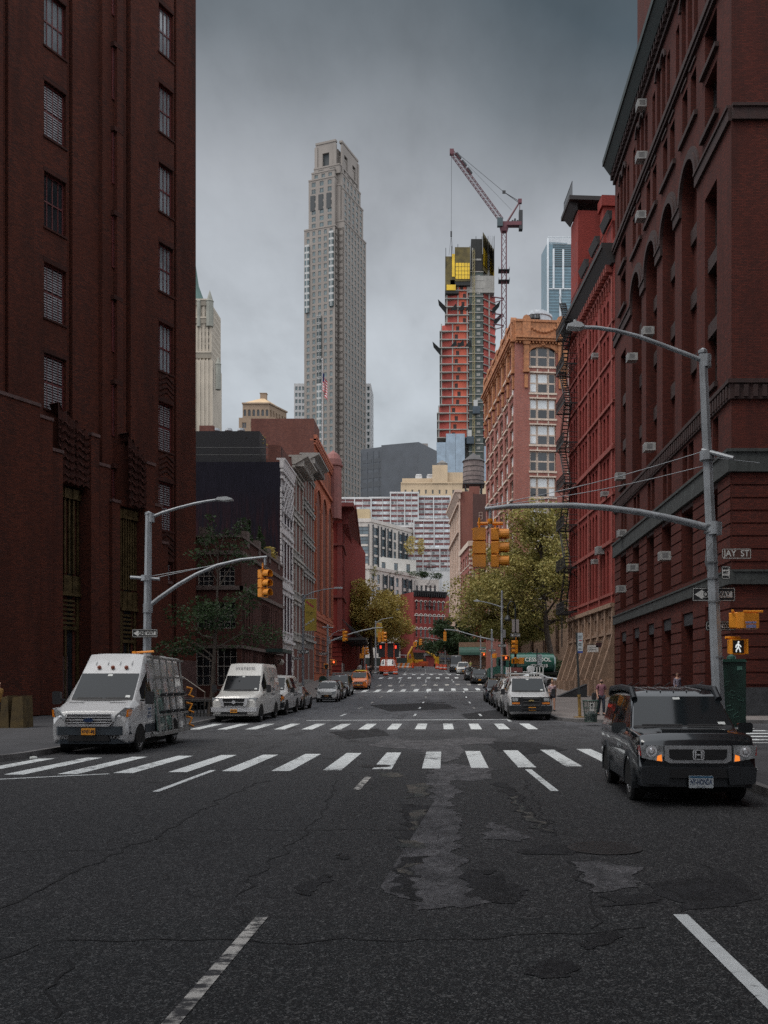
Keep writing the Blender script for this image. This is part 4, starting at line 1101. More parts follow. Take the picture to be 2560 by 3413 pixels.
def right_exchange():
	x = 14.0; yn, yf = 45.2, 75.8
	g = gz(60) + .12
	b = Bld('exchange_building', (x + 6, 60, g), 'tall dark red brick building with giant round arches on the right corner')
	e = Fac((x, yf), (x, yn)); n = Fac((x, yn), (x + 26, yn))
	w = b.p('wall', [BR_RIGHT]); rc = b.p('recess', [BR_RIGHT]); t = b.p('stone_band', [BANDSTONE]); dk = b.p('moulding', [BROWNSTONE]); gr = b.p('granite_plinth', [GRANITED])
	U = lambda y: yf - y
	zt = 44.0
	fm = [plain('dark_sash', (.03, .018, .016), .5, .2), DARKWIN, CREAMFRAME]
	arch_c = [67.3, 62.6, 57.8, 53.0]; r = 1.62
	zs = 30.0
	holes = []
	bays = arch_c
	for c in bays:
		holes.append((U(c) - r, U(c) + r, 16.9, zs + r, 'arch'))
		hh = []
		for k in range(4):
			z = 17.3 + k * 3.75
			for q in (-1, 1):
				u0 = U(c) + (-1.35 if q < 0 else .15); hh.append((u0, u0 + 1.2, z, z + 2.6)); b.win(e, u0, u0 + 1.2, z, z + 2.6, -1.0, fm, nx=1, ny=2, split=True)
			if k: e.box(dk, U(c) - r + .05, U(c) + r - .05, z - 1.0, z - .12, -.85, -.5)
		e.wall(rc, U(c) - r - .3, U(c) + r + .3, 16.5, zs + r + .3, hh, .25, -.8)
		for rr, d, th in ((r + .62, .10, .30), (r + .34, .20, .34)):
			e.poly(dk, arc(U(c), zs, rr, 0, 180, 18) + arc(U(c), zs, rr - th, 180, 0, 18), -.05, d)
	# impost band between arches, end bays with single openings
	ends = [(U(73.4), U(71.4)), (U(49.8), U(47.6))]
	for i, (a, c) in enumerate(ends):
		for z0, z1 in ((17.4, 27.8), (31.2, 33.9), (34.6, 36.6)):
			holes.append((a, c, z0, z1))
			if z1 - z0 > 5:
				for k in range(3):
					z = z0 + .15 + k * 3.55; b.win(e, a, c, z, z + 2.7, -.55, fm, nx=1, ny=2, split=True, fr=.09)
					if k: e.box(dk, a + .03, c - .03, z - .8, z - .05, -.45, -.15)
				e.box(dk, a - .15, c + .15, z0 - .28, z0 - .02, -.05, .18)
			else:
				b.win(e, a, c, z0, z1, -.45, fm, nx=1, ny=2, split=True)
				e.box(dk, a - .35, c + .35, z0 - .26, z0 - .02, -.05, .22); e.box(dk, a - .1, c + .1, z1 + .45, z1 + .6, -.05, .1)
	# paired windows above the arches
	for c in arch_c:
		for q in (-1, 1):
			u0 = U(c) + (-1.5 if q < 0 else .35); holes.append((u0, u0 + 1.15, 33.6, 36.2)); b.win(e, u0, u0 + 1.15, 33.6, 36.2, -.45, fm, nx=1, ny=2, split=True)
			e.box(dk, u0 - .05, u0 + 1.2, 36.55, 36.7, -.05, .1)
		e.box(dk, U(c) - 1.8, U(c) + 1.8, 33.3, 33.58, -.05, .2)
	# attic arcade
	k = 0; u = .9
	while u < e.L - 1.5:
		if k % 5 != 4:
			holes.append((u, u + .95, 38.0, 41.9, 'arch') if k % 5 in (1, 2) else (u, u + .8, 38.0, 41.2)); b.win(e, u, u + (.95 if k % 5 in (1, 2) else .8), 38.0, 41.0, -.4, fm, nx=1, ny=2)
			if k % 5 in (1, 2): e.poly(dk, arc(u + .475, 41.42, .75, 0, 180, 10) + arc(u + .475, 41.42, .52, 180, 0, 10), -.05, .14)
			u += 1.35
		else: u += .9
		k += 1
	# between plinth and first band: windows between rusticated piers
	low = []
	low = [(U(73.3), U(71.0)), (U(68.5), U(66.3)), (U(63.8), U(61.6)), (U(59.4), U(57.0)), (U(54.5), U(52.0)), (U(49.6), U(47.3))]
	for a, c in low:
		holes.append((a, c, g + .3, 6.0)); holes.append((a, c, 7.75, 11.9))
		m = (a + c) / 2
		for q0, q1 in ((a + .05, m - .12), (m + .12, c - .05)):
			holes.append((q0, q1, 13.6, 15.6)); b.win(e, q0, q1, 13.6, 15.6, -.4, fm, nx=1, ny=2, split=True)
		b.win(e, a, c, 7.75, 11.9, -.6, fm, nx=2, ny=3, split=True)
		b.win(e, a, c, g + .9, 6.0, -.68, [plain('shop_frame_black', (.01, .012, .014), .5, .2), DARKWIN, CREAMFRAME], nx=1, ny=2, split=True, fr=.09)
		e.box(gr, a + .01, c - .01, 5.3, 5.95, -.45, -.1)
		e.box(dk, a - .12, c + .12, 11.92, 12.18, -.05, .03)
	e.wall(w, 0, e.L, g - 1, zt, holes, .7)
	# banded brick piers: grooves read as raised courses
	bands = {}
	bd = b.p('banded_course', [BR_RIGHT])
	edges = [0] + [v for p in low for v in p] + [e.L]
	for z in [1.9 + i * .62 for i in range(7)] + [7.9 + i * .62 for i in range(7)]:
		for a, c in zip(edges[::2], edges[1::2]):
			if c - a > .2: e.box(bands.setdefault(a, b.new('banded_course', [BR_RIGHT])), a + .01, c - .01, z, z + .52, -.2, .055)
	for a, c in zip(edges[::2], edges[1::2]):
		if c - a > .2: e.box(b.new('granite_plinth', [GRANITED]), a - .05, c + .05, g - 1, 1.75, -.2, .14)
	# north face, in shade beside the side street
	hn = []
	for q in range(4):
		u = 3.2 + q * 5
		for z0, z1 in ((8, 11.6), (13.7, 15.5), (17.6, 20.4), (21.4, 24.2), (25.2, 28), (31.4, 34)): hn.append((u, u + 1.6, z0, z1)); b.win(n, u, u + 1.6, z0, z1, -.4, fm, nx=1, ny=2)
	n.wall(w, 0, n.L, g - 1, zt, hn, .45)
	for i in range(7):
		n.box(bd, .01, n.L, 1.9 + i * .62, 2.42 + i * .62, -.2, .05); n.box(bd, .01, n.L, 7.9 + i * .62, 8.42 + i * .62, -.2, .05)
	n.box(gr, 0, n.L, g - 1, 1.75, -.2, .14)
	e.box(w, 0, e.L - .6, g - 1, zt - .03, -26, -1.15); n.box(w, .7, n.L, g - 1, zt - .04, -28, -.6)
	for f in (e, n):
		ext = .22
		a0, a1 = (0, f.L + ext) if f is e else (0, f.L)
		f.box(t, a0, a1, 12.2, 13.15, -.1, .22); f.box(t, a0, a1 + .05 * (f is e), 13.15, 13.3, -.1, .30)
		f.box(t, a0, a1, 6.75, 7.35, -.1, .2); f.box(t, a0, a1, 7.35, 7.45, -.1, .26)
		f.box(dk, a0, a1 - .08, 15.75, 16.5, -.1, .12); f.box(dk, a0, a1, 16.5, 16.7, -.1, .22)
		for i in range(int(f.L / .45)): f.box(dk, i * .45 + .1, i * .45 + .32, 15.85, 16.42, .12, .2)
		f.box(dk, a0, a1, 36.9, 37.15, -.1, .2); f.box(dk, a0, a1, 37.15, 37.5, -.1, .3)
		for s_ in ((29.3, 29.9, .16), (29.9, 30.05, .24)):
			if f is n: f.box(dk, a0, a1, s_[0], s_[1], -.1, s_[2])
	us = [0] + [v for c in arch_c for v in (U(c) - r, U(c) + r)] + [e.L]
	for a, c in zip(us[::2], us[1::2]):
		e.box(dk, a + (.004 if a else 0), c - .004, 29.3, 29.9, -.4, .16); e.box(dk, a, c - .002, 29.9, 30.05, -.4, .24)
	# cornice
	cp = b.p('cornice', [COPPER]);
	for f in (e, n):
		f.box(dk, 0, f.L, 42.6, 42.9, -.1, .2)
		for i in range(int(f.L / .62)): f.box(dk, i * .62 + .1, i * .62 + .36, 42.9, 43.4, -.1, .42)
		f.wedge(cp, 0, f.L, 43.4, 44.1, .45, .95); f.box(cp, 0, f.L + (1.05 if f is e else 0), 44.1, 44.55, -.3, 1.05)
	# set-back tower storey near the corner
	at = b.p('attic_tower', [BR_RIGHT]); e.box(at, U(71.9), e.L - .5, 44.5, 62, -18, -1.0)
	# granite entrance steps and handrails along the front
	stp = b.p('doorstep', [GRANITED]); hr = b.p('handrail', [BLACKIRON])
	for a, c in low[1:6:2]:
		for q in range(3): e.box(stp, a - .1, c + .1, g - .5, g + .15 + q * .17, -.2 + 0, .95 - q * .3)
		for s_ in (a - .15, c + .15):
			hr.tube([e.pt(s_, g, 1.0), e.pt(s_, g + .95, 1.0), e.pt(s_, g + 1.5, .1)], .025, 5)
	b.done(100)
	for y, z, l in ((50.3, 31.9, 'x'),): pass
	spots = [(2082, 1975, 'in the lowest arcade row nearest the corner pole'), (2120, 1905, 'one bay in from the pale stained band, upper ground row'), (2230, 1868, 'in the shaded rusticated row nearest the traffic pole'),
			 (2085, 1790, 'just above the pale stained end of the stone band'), (2078, 1600, 'under the rough band at its far end'), (2177, 1505, 'over the rough band, half-way along the dark red front'),
			 (2118, 1205, 'the larger one under the leftmost giant arch'), (2172, 1120, 'under the second giant arch just above the lamp arm'), (2150, 735, 'between the second and third giant arches, high up'), (2150, 538, 'in the pair above the arches, one row under the attic'), (2152, 365, 'highest of all, in the attic arcade')]
	for px, py, l in spots:
		u = e.px(px); acunit(e, u, Z(py, e.y(u)), l, 1.05)
right_exchange()
def red_romanesque():
	dx = -.0635
	p_near = (14.0, 76.0); p_far = (14.0 + dx * 18.5, 94.5)
	e = Fac(p_far, p_near); n = Fac(p_near, (p_near[0] + 20, p_near[1]))
	g = gz(85) + .12; zt = 38.5
	b = Bld('romanesque_building', (16, 85, g), 'bright red brick building with narrow arched windows and a buff ground floor')
	w = b.p('wall', [BR_RED]); t = b.p('moulding', [REDSTONE]); bf = b.p('ground_floor', [BUFF]); rf = b.p('roof', [plain('brown_black_roof', (.022, .018, .018), .7, .3, 2)]); bt = b.p('buttress', [BUFF])
	fm = [plain('dark_red_sash', (.05, .015, .015), .5, .2), DARKWIN, CREAMFRAME]
	L = e.L
	zb = 8.6
	holes = []
	rows = [(9.6, 13.2, 1), (14.0, 17.0, 1), (17.8, 20.9, 0), (21.8, 24.6, 0), (25.4, 28.2, 1), (29.0, 31.2, 0), (32.0, 34.2, 1)]
	for z0, z1, a in rows:
		k = 0; u = .7
		while u < L - 1.0:
			if k % 4 != 3:
				h = (u, u + .78, z0, z1) + (('arch',) if a else ()); holes.append(h); b.win(e, *h[:4], -.3, fm, nx=1, ny=2, arch=bool(a))
				u += 1.22
			else: u += .55
			k += 1
		e.box(t, 0, L, z0 - .32, z0 - .1, -.05, .16)
	e.wall(w, 0, L, zb, zt, holes, .35)
	e.box(w, 0, L, zb, zt - .05, -20, -.5); n.box(w, 0, n.L, g - 1, zt - .02, -.2, -.01)
	e.box(t, 0, L, 13.55, 13.8, -.05, .22); e.box(t, 0, L, 25.0, 25.22, -.05, .2); e.box(t, 0, L, 21.2, 21.5, -.05, .25)
	k = 0; u = 0
	for k in range(5): e.box(t, .15 + k * 4.4, .55 + k * 4.4, zb, zt - 3, -.05, .14)
	for i in range(int(L / .85)):
		e.poly(t, arc(i * .85 + .42, 35.4, .42, 0, 180, 6) + arc(i * .85 + .42, 35.4, .26, 180, 0, 6), -.05, .2); e.box(t, i * .85 + .01, i * .85 + .13, 34.6, 35.4, -.05, .2)
	e.wedge(rf, 0, L, 36.4, 37.6, .25, 1.0); e.box(rf, 0, L, 37.6, 38.0, -.2, 1.1)
	for i in range(int(L / .7)): e.box(t, i * .7 + .1, i * .7 + .38, 35.9, 36.5, -.05, .6)
	# dormers, railing and the taller far pavilion
	for u in (L - 2.6, L - 7.0, L - 11.4):
		e.box(w, u - 1.1, u + 1.1, 38, 40.6, -2.5, -.2); e.wedge(rf, u - 1.35, u + 1.35, 40.6, 41.3, .1, .35)
		b.win(e, u - .5, u + .5, 38.5, 40.3, -.19, fm, nx=1, ny=2)
	e.box(rf, 0, L - .2, 38.0, 40.0, -9, -2.6)
	e.box(w, 0, 3.4, 37.9, 48.4, -6, -.15); e.wedge(rf, 0, 3.4, 48.4, 49.2, 0, .7); e.box(rf, -.5, 3.9, 49.2, 49.6, -6.5, .8)
	for z in (39.0, 43.0):
		for q in (.5, 1.9): b.win(e, q, q + .9, z, z + 2.6, -.149, fm, nx=1, ny=2)
	ch = b.p('chimney', [BR_RED]); e.box(ch, 4.4, 5.8, 40, 47.6, -3.5, -2.1); e.box(ch, 4.2, 6.0, 47.6, 48.6, -3.7, -1.9)
	rl = b.p('roof_railing', [BLACKIRON])
	for i in range(14): rl.tube([e.pt(-.4 + i * .32, 49.6, .5), e.pt(-.4 + i * .32, 51.0, .5)], .025, 4)
	rl.tube([e.pt(-.4, 51.0, .5), e.pt(3.8, 51.0, .5)], .035, 4)
	for i in range(24): rl.tube([e.pt(4 + i * .58, 38, .7), e.pt(4 + i * .58, 39.1, .7)], .02, 4)
	rl.tube([e.pt(4, 39.1, .7), e.pt(L, 39.1, .7)], .03, 4)
	# buff ground floor: flared buttresses with arched openings between
	nb = 7
	hs = []
	for i in range(nb):
		a = L * i / nb + .55; c = L * (i + 1) / nb - .25
		hs.append((a, c, g + .1, g + 4.6, 'arch')); hs.append((a + .1, c - .1, g + 5.4, 7.6))
		b.win(e, a, c, g + .1, g + 4.6, -.55, [BUFF, DARKWIN, BUFF], nx=2, ny=3, arch=True, fr=.1)
	e.wall(bf, 0, L, g - 1, zb, hs, .5)
	e.box(bf, 0, L, g - 1, zb - .02, -20, -.6)
	for h in hs[1::2]: e.box(bf, h[0], h[1], h[2], h[3], -.3, -.12)
	e.box(bf, 0, L, zb - .35, zb, -.1, .35); e.box(bf, 0, L, g + 4.9, g + 5.1, -.1, .15)
	for i in range(nb + 1):
		u = min(max(L * i / nb, .15), L - .15)
		prof = [(0, zb - .4), (.22, zb - .4), (.22, g + 4.8), (.42, g + 4.0), (1.45, g + .9), (1.5, g - .3), (0, g - .3)]
		m = len(prof)
		bt.add([e.pt(u - .2, z, d) for d, z in prof] + [e.pt(u + .2, z, d) for d, z in prof], [tuple(range(m)), tuple(range(2 * m - 1, m - 1, -1))] + [(j, j + m, (j + 1) % m + m, (j + 1) % m) for j in range(m)])
		e.box(bt, u - .3, u + .3, g - .3, g + 1.15, -.1, 1.62)
	b.done()
	for px, py, l in ((2010, 1848, 'large one low on the bright red front'), (1995, 1880, 'tiny one low on the bright red front beside the larger one'), (2028, 1655, 'on the bright red front where its wall meets the dark one'), (1996, 1195, 'highest on the bright red front')):
		u = e.px(px); acunit(e, u, Z(py, e.y(u)), l, 1.3 if 'large one' in l else .8)
	# fire escape: a thing hung on the front, platforms, stairs and rails
	fe = empty('fire_escape', e.pt(2.6, 9.0, .1), 'black iron fire escape zigzagging up the bright red brick front', 'fire escape', rz=math.atan2(e.u.y, e.u.x))
	lv = [0, 4.3, 8.4, 12.4, 16.4, 20.2, 24.0, 27.6]
	W = 4.0
	for i, z in enumerate(lv):
		p = MB()
		for s in range(9): p.box(-W / 2, W / 2, -1.35 + s * .15, -1.35 + s * .15 + .06, z, z + .03)
		p.box(-W / 2, W / 2, -1.42, -1.36, z - .1, z + .06)
		for x_ in (-W / 2, W / 2 - .06): p.box(x_, x_ + .06, -1.4, .1, z - .1, z + .02)
		p.build('platform', BLACKIRON, fe)
		r_ = MB()
		for h in (.45, .95): r_.tube([(-W / 2, -1.38, z + h), (W / 2, -1.38, z + h)], .045, 4); r_.tube([(-W / 2, -1.38, z + h), (-W / 2, .05, z + h)], .03, 4); r_.tube([(W / 2, -1.38, z + h), (W / 2, .05, z + h)], .03, 4)
		for s in range(13): r_.tube([(-W / 2 + W * s / 12, -1.38, z), (-W / 2 + W * s / 12, -1.38, z + .95)], .028, 4)
		for x_ in (-W / 2, W / 2): r_.tube([(x_, -1.3, z), (x_, .05, z - 1.2)], .03, 4)
		r_.build('guard_rail', BLACKIRON, fe)
		nx_ = lv[i + 1] if i + 1 < len(lv) else z + 3.6
		s_ = MB()
		d = 1 if i % 2 == 0 else -1
		for yy in (-1.15, -.55): s_.tube([(-1.5 * d, yy, z), (1.5 * d, yy, nx_)], .06, 4)
		for q in range(12):
			f_ = (q + .5) / 12; xx = -1.5 * d + 3 * d * f_; zz = z + (nx_ - z) * f_
			s_.box(xx - .11, xx + .11, -1.15, -.55, zz - .03, zz + .03)
		s_.tube([(-1.5 * d, -1.15, z + .9), (1.5 * d, -1.15, nx_ + .9)], .025, 4)
		s_.build('stair', BLACKIRON, fe)
	l_ = MB()
	for x_ in (.3, .75): l_.tube([(x_, -1.3, -3.4), (x_, -1.3, .9)], .03, 4)
	for q in range(11): l_.tube([(.3, -1.3, -3.2 + q * .32), (.75, -1.3, -3.2 + q * .32)], .02, 4)
	l_.build('drop_ladder', BLACKIRON, fe)
red_romanesque()
BR_TC = brick('speckled_red_brick', (.35, .105, .075), (.18, .056, .048), (.30, .20, .175), soot=.15, var=.3)
TERRA = plain('orange_brown_terracotta', (.36, .15, .065), .75, .35, 2.5, bmp=.3, streak=.45)
TERRASTONE = plain('pale_terracotta', (.54, .44, .36), .8, .2, 2, streak=.3)
BLINDW = plain('pale_blind', (.62, .65, .66), .6, .12, .6, coat=.5)
def terracotta():
	c = (X(1717, 140), 140.0)
	d = Vector((-.104, 1)).normalized(); fr = Vector((1, .104)).normalized()
	e = Fac((c[0] + d.x * 29.5, c[1] + d.y * 29.5), c); n = Fac(c, (c[0] + fr.x * 24, c[1] + fr.y * 24))
	g = gz(140); zt = 56.6
	b = Bld('loft_building', (c[0] + 8, 152, g), 'red brick loft building crowned with carved orange terracotta behind the big street tree')
	w = b.p('wall', [BR_TC]); t = b.p('terracotta', [TERRA]); s = b.p('stone_trim', [TERRASTONE])
	fm = [TERRASTONE, DARKWIN, BLINDW]
	pitch = 3.9; z_head = Z(1202, 140) + .2
	bays = [(n.px(1766), n.px(1853)), (n.px(1893), n.px(1893) + 3.9), (n.px(1893) + 6, n.px(1893) + 9.8)]
	hs = []; he = []
	rows = [Z(450 + (py * .5878), 140) for py in (1195, 1345, 1492, 1640, 1790, 1938, 2085)]
	H = 2.95
	allrows = rows + [rows[-1] - pitch * k for k in range(1, 5)]
	random.seed(5)
	for i, zh in enumerate(allrows):
		for a, c_ in bays:
			ar = i == 0
			hs.append((a, c_, zh - H, zh))
			third = (c_ - a)
			parts = [(a, a + third * .29), (a + third * .29, a + third * .71), (a + third * .71, c_)]
			for q, (p0, p1) in enumerate(parts):
				bl = 0 if i == 0 else random.choice((.5, .96, .5, .96, .96, .0, .55)) if i not in (2, 4) else (.5 if i == 2 else 0)
				b.win(n, p0 + .04, p1 - .04, zh - H, zh, -.3, fm, nx=1, ny=2, fr=.12, bar=.14, blind=bl)
			s = b.new('stone_trim', [TERRASTONE])
			n.box(s, a - .15, c_ + .15, zh - H - .3, zh - H - .02, -.05, .12); n.box(s, a - .05, c_ + .05, zh + .02, zh + .22, -.05, .06)
			if i:
				for q in (.29, .71): n.box(s, a + third * q - .1, a + third * q + .1, zh + .22, zh + .62, -.05, .05)
	n.wall(w, 0, n.L, g - 1, zt - 3.0, hs, .32)
	for i, zh in enumerate(allrows):
		for k in range(6):
			u = 1.2 + k * 4.75; he.append((u, u + 3.0, zh - H, zh))
			for q in range(2): b.win(e, u + 1.5 * q + .04, u + 1.5 * q + 1.46, zh - H, zh, -.3, fm, nx=1, ny=2, fr=.12, bar=.14, blind=random.choice((0, .5, .9)))
			e.box(s, u - .15, u + 3.15, zh - H - .3, zh - H - .02, -.05, .3)
	e.wall(w, 0, e.L, g - 1, zt - 3.0, he, .32)
	n.box(w, .5, n.L, g - 1, zt - 3.1, -26, -.5)
	# terracotta crown: pilasters, arched heads, swagged parapet
	zc = zt - 3.0
	for f, spans in ((n, bays), (e, [(1.2 + k * 4.75, 4.2 + k * 4.75) for k in range(6)])):
		f.box(t, 0, f.L, zc - 5.2, zc, -.1, .05) if False else None
		f.box(t, 0, f.L, zc, zc + .35, -.3, .7); f.box(t, 0, f.L, zc + .35, zc + .7, -.3, .95); f.box(t, 0, f.L, zc + .7, zt - .1, -.3, .35); f.box(t, 0, f.L, zt - .1, zt + .25, -.4, .55)
		for a, c_ in spans:
			m = (a + c_) / 2; r = (c_ - a) / 2
			if f is n:
				zz = rows[0]
				f.poly(t, [(a - .3, zz - .9), (a, zz - .9)] + [(m - r * math.cos(R(x)), zz - .9 + .9 * math.sin(R(x))) for x in range(0, 181, 15)] + [(c_ + .3, zz - .9), (c_ + .3, zc + .05), (a - .3, zc + .05)], -.25, .12)
			else: f.box(t, a - .3, c_ + .3, rows[0] + .02, zc + .02, -.05, .12)
			for u in (a - .95, c_ + .3):
				f.box(t, u, u + .75, rows[0] - 3.6, zc + .02, -.1, .38); f.box(t, u - .1, u + .85, rows[0] - 4.0, rows[0] - 3.6, -.1, .5); f.box(t, u + .12, u + .63, rows[0] - 6.3, rows[0] - 4.3, -.1, .3)
				f.lathe(t, u) if False else None
				f.box(t, u - .1, u + .85, zc - .5, zc, -.1, .55)
				f.poly(t, [(u - .25, zc + .7), (u + 1.0, zc + .7), (u + 1.0, zt + .3), (u + .8, zt + .75), (u + .38, zt + .95), (u - .05, zt + .75), (u - .25, zt + .3)], -.3, .5)
			for q in range(9):   # swag
				x_ = a + .2 + (c_ - a - .4) * q / 8; zz = zc + 2.0 - .6 * math.sin(math.pi * q / 8)
				t.lathe([(.02, -.24), (.2, -.12), (.24, 0), (.2, .12), (.02, .24)], 6, f.pt(x_, zz, .4))
			f.box(t, m - .3, m + .3, rows[0] + .1, rows[0] + 1.0, -.05, .32)
		for i in range(int(f.L / .5)): f.box(t, i * .5 + .08, i * .5 + .3, zc - .28, zc, -.05, .5)
	# cooling tower on the roof
	ct = b.p('cooling_tower', [plain('tower_white_metal', (.42, .44, .46), .4, .15, 2, .3, streak=.3)]); p = n.pt(n.px(1815), 0, -5)
	ct.lathe([(2.1, zt - 1), (2.1, zt + 2.4), (2.3, zt + 2.5), (2.3, zt + 2.8), (1.5, zt + 2.85), (1.45, zt + 3.5)], 18, p)
	vp = b.p('vent_pipe', [BLACKIRON])
	for k in (2.0, 2.9): vp.lathe([(.25, zt - .5), (.25, zt + 1.7), (.42, zt + 1.75), (.3, zt + 2.4), (.03, zt + 2.5)], 8, n.pt(k + 1.2, 0, -3))
	b.done()
terracotta()
def grid_windows(b, f, u0, u1, z0, z1, ncol, nrow, wf, hf, mats, rec=.3, skip=None, nx=1, ny=1, fr=.12, bar=.1, d=0.0, blind=None):
	"""regular windows; returns the holes"""
	hs = []
	cw = (u1 - u0) / ncol; ch = (z1 - z0) / nrow
	for r in range(nrow):
		for c in range(ncol):
			if skip and skip(c, r): continue
			h = (u0 + cw * (c + .5 - wf / 2), u0 + cw * (c + .5 + wf / 2), z0 + ch * (r + .5 - hf / 2), z0 + ch * (r + .5 + hf / 2))
			hs.append(h)
			b.win(f, *h, d - rec + .05, mats, nx=nx, ny=ny, fr=fr, bar=bar, blind=(random.choice(blind) if blind else 0))
	return hs
LIME = plain('pinkish_limestone', (.215, .19, .17), .85, .12, .08, streak=.25)
LIMED = plain('limestone_shade_joint', (.17, .15, .135), .85, .12, .08)
BLUEG = glass('blue_grey_window', (.05, .075, .08), .12, .5, 2.0, .6, wave=False)
PALEF = plain('pale_metal_frame', (.35, .35, .34), .5, .1)
def park_tower():
	th = R(20); ux = Vector((math.cos(th), -math.sin(th))); uy = Vector((math.sin(th), math.cos(th)))
	c = Vector((X(1137, 470), 470.0)); g = 9
	b = Bld('limestone_skyscraper', (c.x, c.y, g), 'very tall slim beige limestone skyscraper with a stepped crown', 'skyscraper')
	w = b.p('wall', [LIME, LIMED]); t = b.p('moulding', [LIME])
	zz = lambda py: Z(py, 470)
	W, D = 21.0, 30.0
	m = [PALEF, BLUEG, PALEF]
	def tier(a0, a1, d0, d1, z0, z1, cl, cr, open_top=False):
		"""box from a0..a1 (metres left of the corner) and d0..d1 (metres back)"""
		q = lambda a, d: (c.x - ux.x * a + uy.x * d, c.y - ux.y * a + uy.y * d)
		fl = Fac(q(a1, d0), q(a0, d0)); fr = Fac(q(a0, d0), q(a0, d1))
		rows = max(1, round((z1 - z0) / 3.47));
		for f, n in ((fl, cl), (fr, cr)):
			hs = grid_windows(b, f, .6, f.L - .6, z0 + .3, z1 - .8, n, rows, .50, .68, m, nx=2 if n < 6 else 1, ny=1, fr=.12, bar=.09) if n else []
			f.wall(w, 0, f.L, z0, z1, hs, .3)
			f.box(t, -.05, f.L + .05, z1 - .5, z1 + .25, -.4, .22)
		block(w, [q(a0 + .35, d0 + .35), q(a0 + .35, d1), q(a1, d1), q(a1, d0 + .35)][::-1], z0, z1 - .05)
		return fl, fr
	zsh = zz(745)
	fl, fr = tier(2.6, W, 0, D, g, zsh, 5, 6) if False else (None, None)
	# main shaft in two wings with a re-entrant notch at the corner
	tier(3.4, W, 0, D - 3, g, zsh, 5, 0); tier(0, W - 3, 3.4, D, g, zz(722), 0, 7)
	q = lambda a, d: (c.x - ux.x * a + uy.x * d, c.y - ux.y * a + uy.y * d)
	for f in (Fac(q(3.4, 0), q(3.4, 3.4)), Fac(q(3.4, 3.4), q(0, 3.4))):
		hs = grid_windows(b, f, .2, f.L - .2, g + 60, zsh - 1, 1, 50, .6, .62, m, nx=1, fr=.12)
		f.wall(w, 0, f.L, g, zsh - .2, hs, .25)
	# bay-window strips
	bay = b.p('bay_window', [PALEF, BLUEG])
	F = Fac(q(W, 0), q(3.4, 0))
	for u, p0, p1 in ((1.9, 1030, 812), (F.L - 1.9, 1020, 790), (F.L / 2, 1480, 1068), (F.L / 2, 1275, 1068)):
		z = zz(p0); bay = b.new('bay_window', [PALEF, BLUEG])
		while z < zz(p1):
			F.box(bay, u - 1.15, u + 1.15, z + .5, z + 2.9, .02, .75, 1); F.box(bay, u - 1.25, u + 1.25, z + 2.9, z + 3.95, .0, .82, 0)
			F.box(bay, u - .2, u + .2, z + .5, z + 2.9, .7, .80, 0); z += 3.47
	# shoulders and stepped crown
	tier(4.3, W - 1.8, 1.4, D - 4, zsh, zz(575), 3, 0); tier(1.0, W - 5, 4.4, D - 1.5, zz(722), zz(610), 0, 5); tier(2.2, W - 3, 3.4, D - 4, zz(725), zz(600), 2, 4)
	tier(4.8, W - 3.0, 2.4, D - 6, zz(575), zz(548), 3, 0); tier(1.8, W - 6, 4.8, D - 3, zz(610), zz(555), 1, 5)
	tier(2.6, W - 3.8, 3.4, D - 5, zz(560), zz(530), 2, 4); tier(3.2, W - 3.8, 7, D - 8, zz(530), zz(492), 0, 0)
	lo = b.p('loggia', [plain('loggia_dark', (.02, .025, .028), .6, .3)])
	f2 = Fac(q(W - 1.8, 1.4), q(4.3, 1.4))
	for k in range(3): f2.box(lo, 1.0 + k * 4.6, 3.6 + k * 4.6, zz(680), zz(628), -.2, .06)
	# hollow crown
	cr = b.p('crown', [LIME])
	fa = Fac(q(W - 4.4, 4.2), q(5.0, 4.2)); fb = Fac(q(2.6, 6), q(2.6, D - 4.5)); fc = Fac(q(5.5, 4.2), q(5.5, 9))
	for f in (fa, fb):
		nn = 1 if f is fa else 2
		hs = [((f.L * (k + .5) / nn) - 1.9, (f.L * (k + .5) / nn) + 1.9, zz(527), zz(481)) for k in range(nn)]
		f.wall(cr, 0, f.L, zz(560), zz(449), hs, 1.2)
		for h in hs: f.box(lo, h[0], h[1], h[2], h[3], -1.5, -1.1)
		f.box(cr, 0, f.L, zz(449), zz(442), -1.5, .3); f.box(cr, -.4, 1.2, zz(560), zz(458), -.4, .5); f.box(cr, f.L - 1.2, f.L + .4, zz(560), zz(458), -.4, .5)
	block(cr, [q(4.6, 5.6), q(4.6, D - 5), q(W - 5, D - 5), q(W - 5, 5.6)][::-1], zz(560), zz(470))
	b.done()
park_tower()
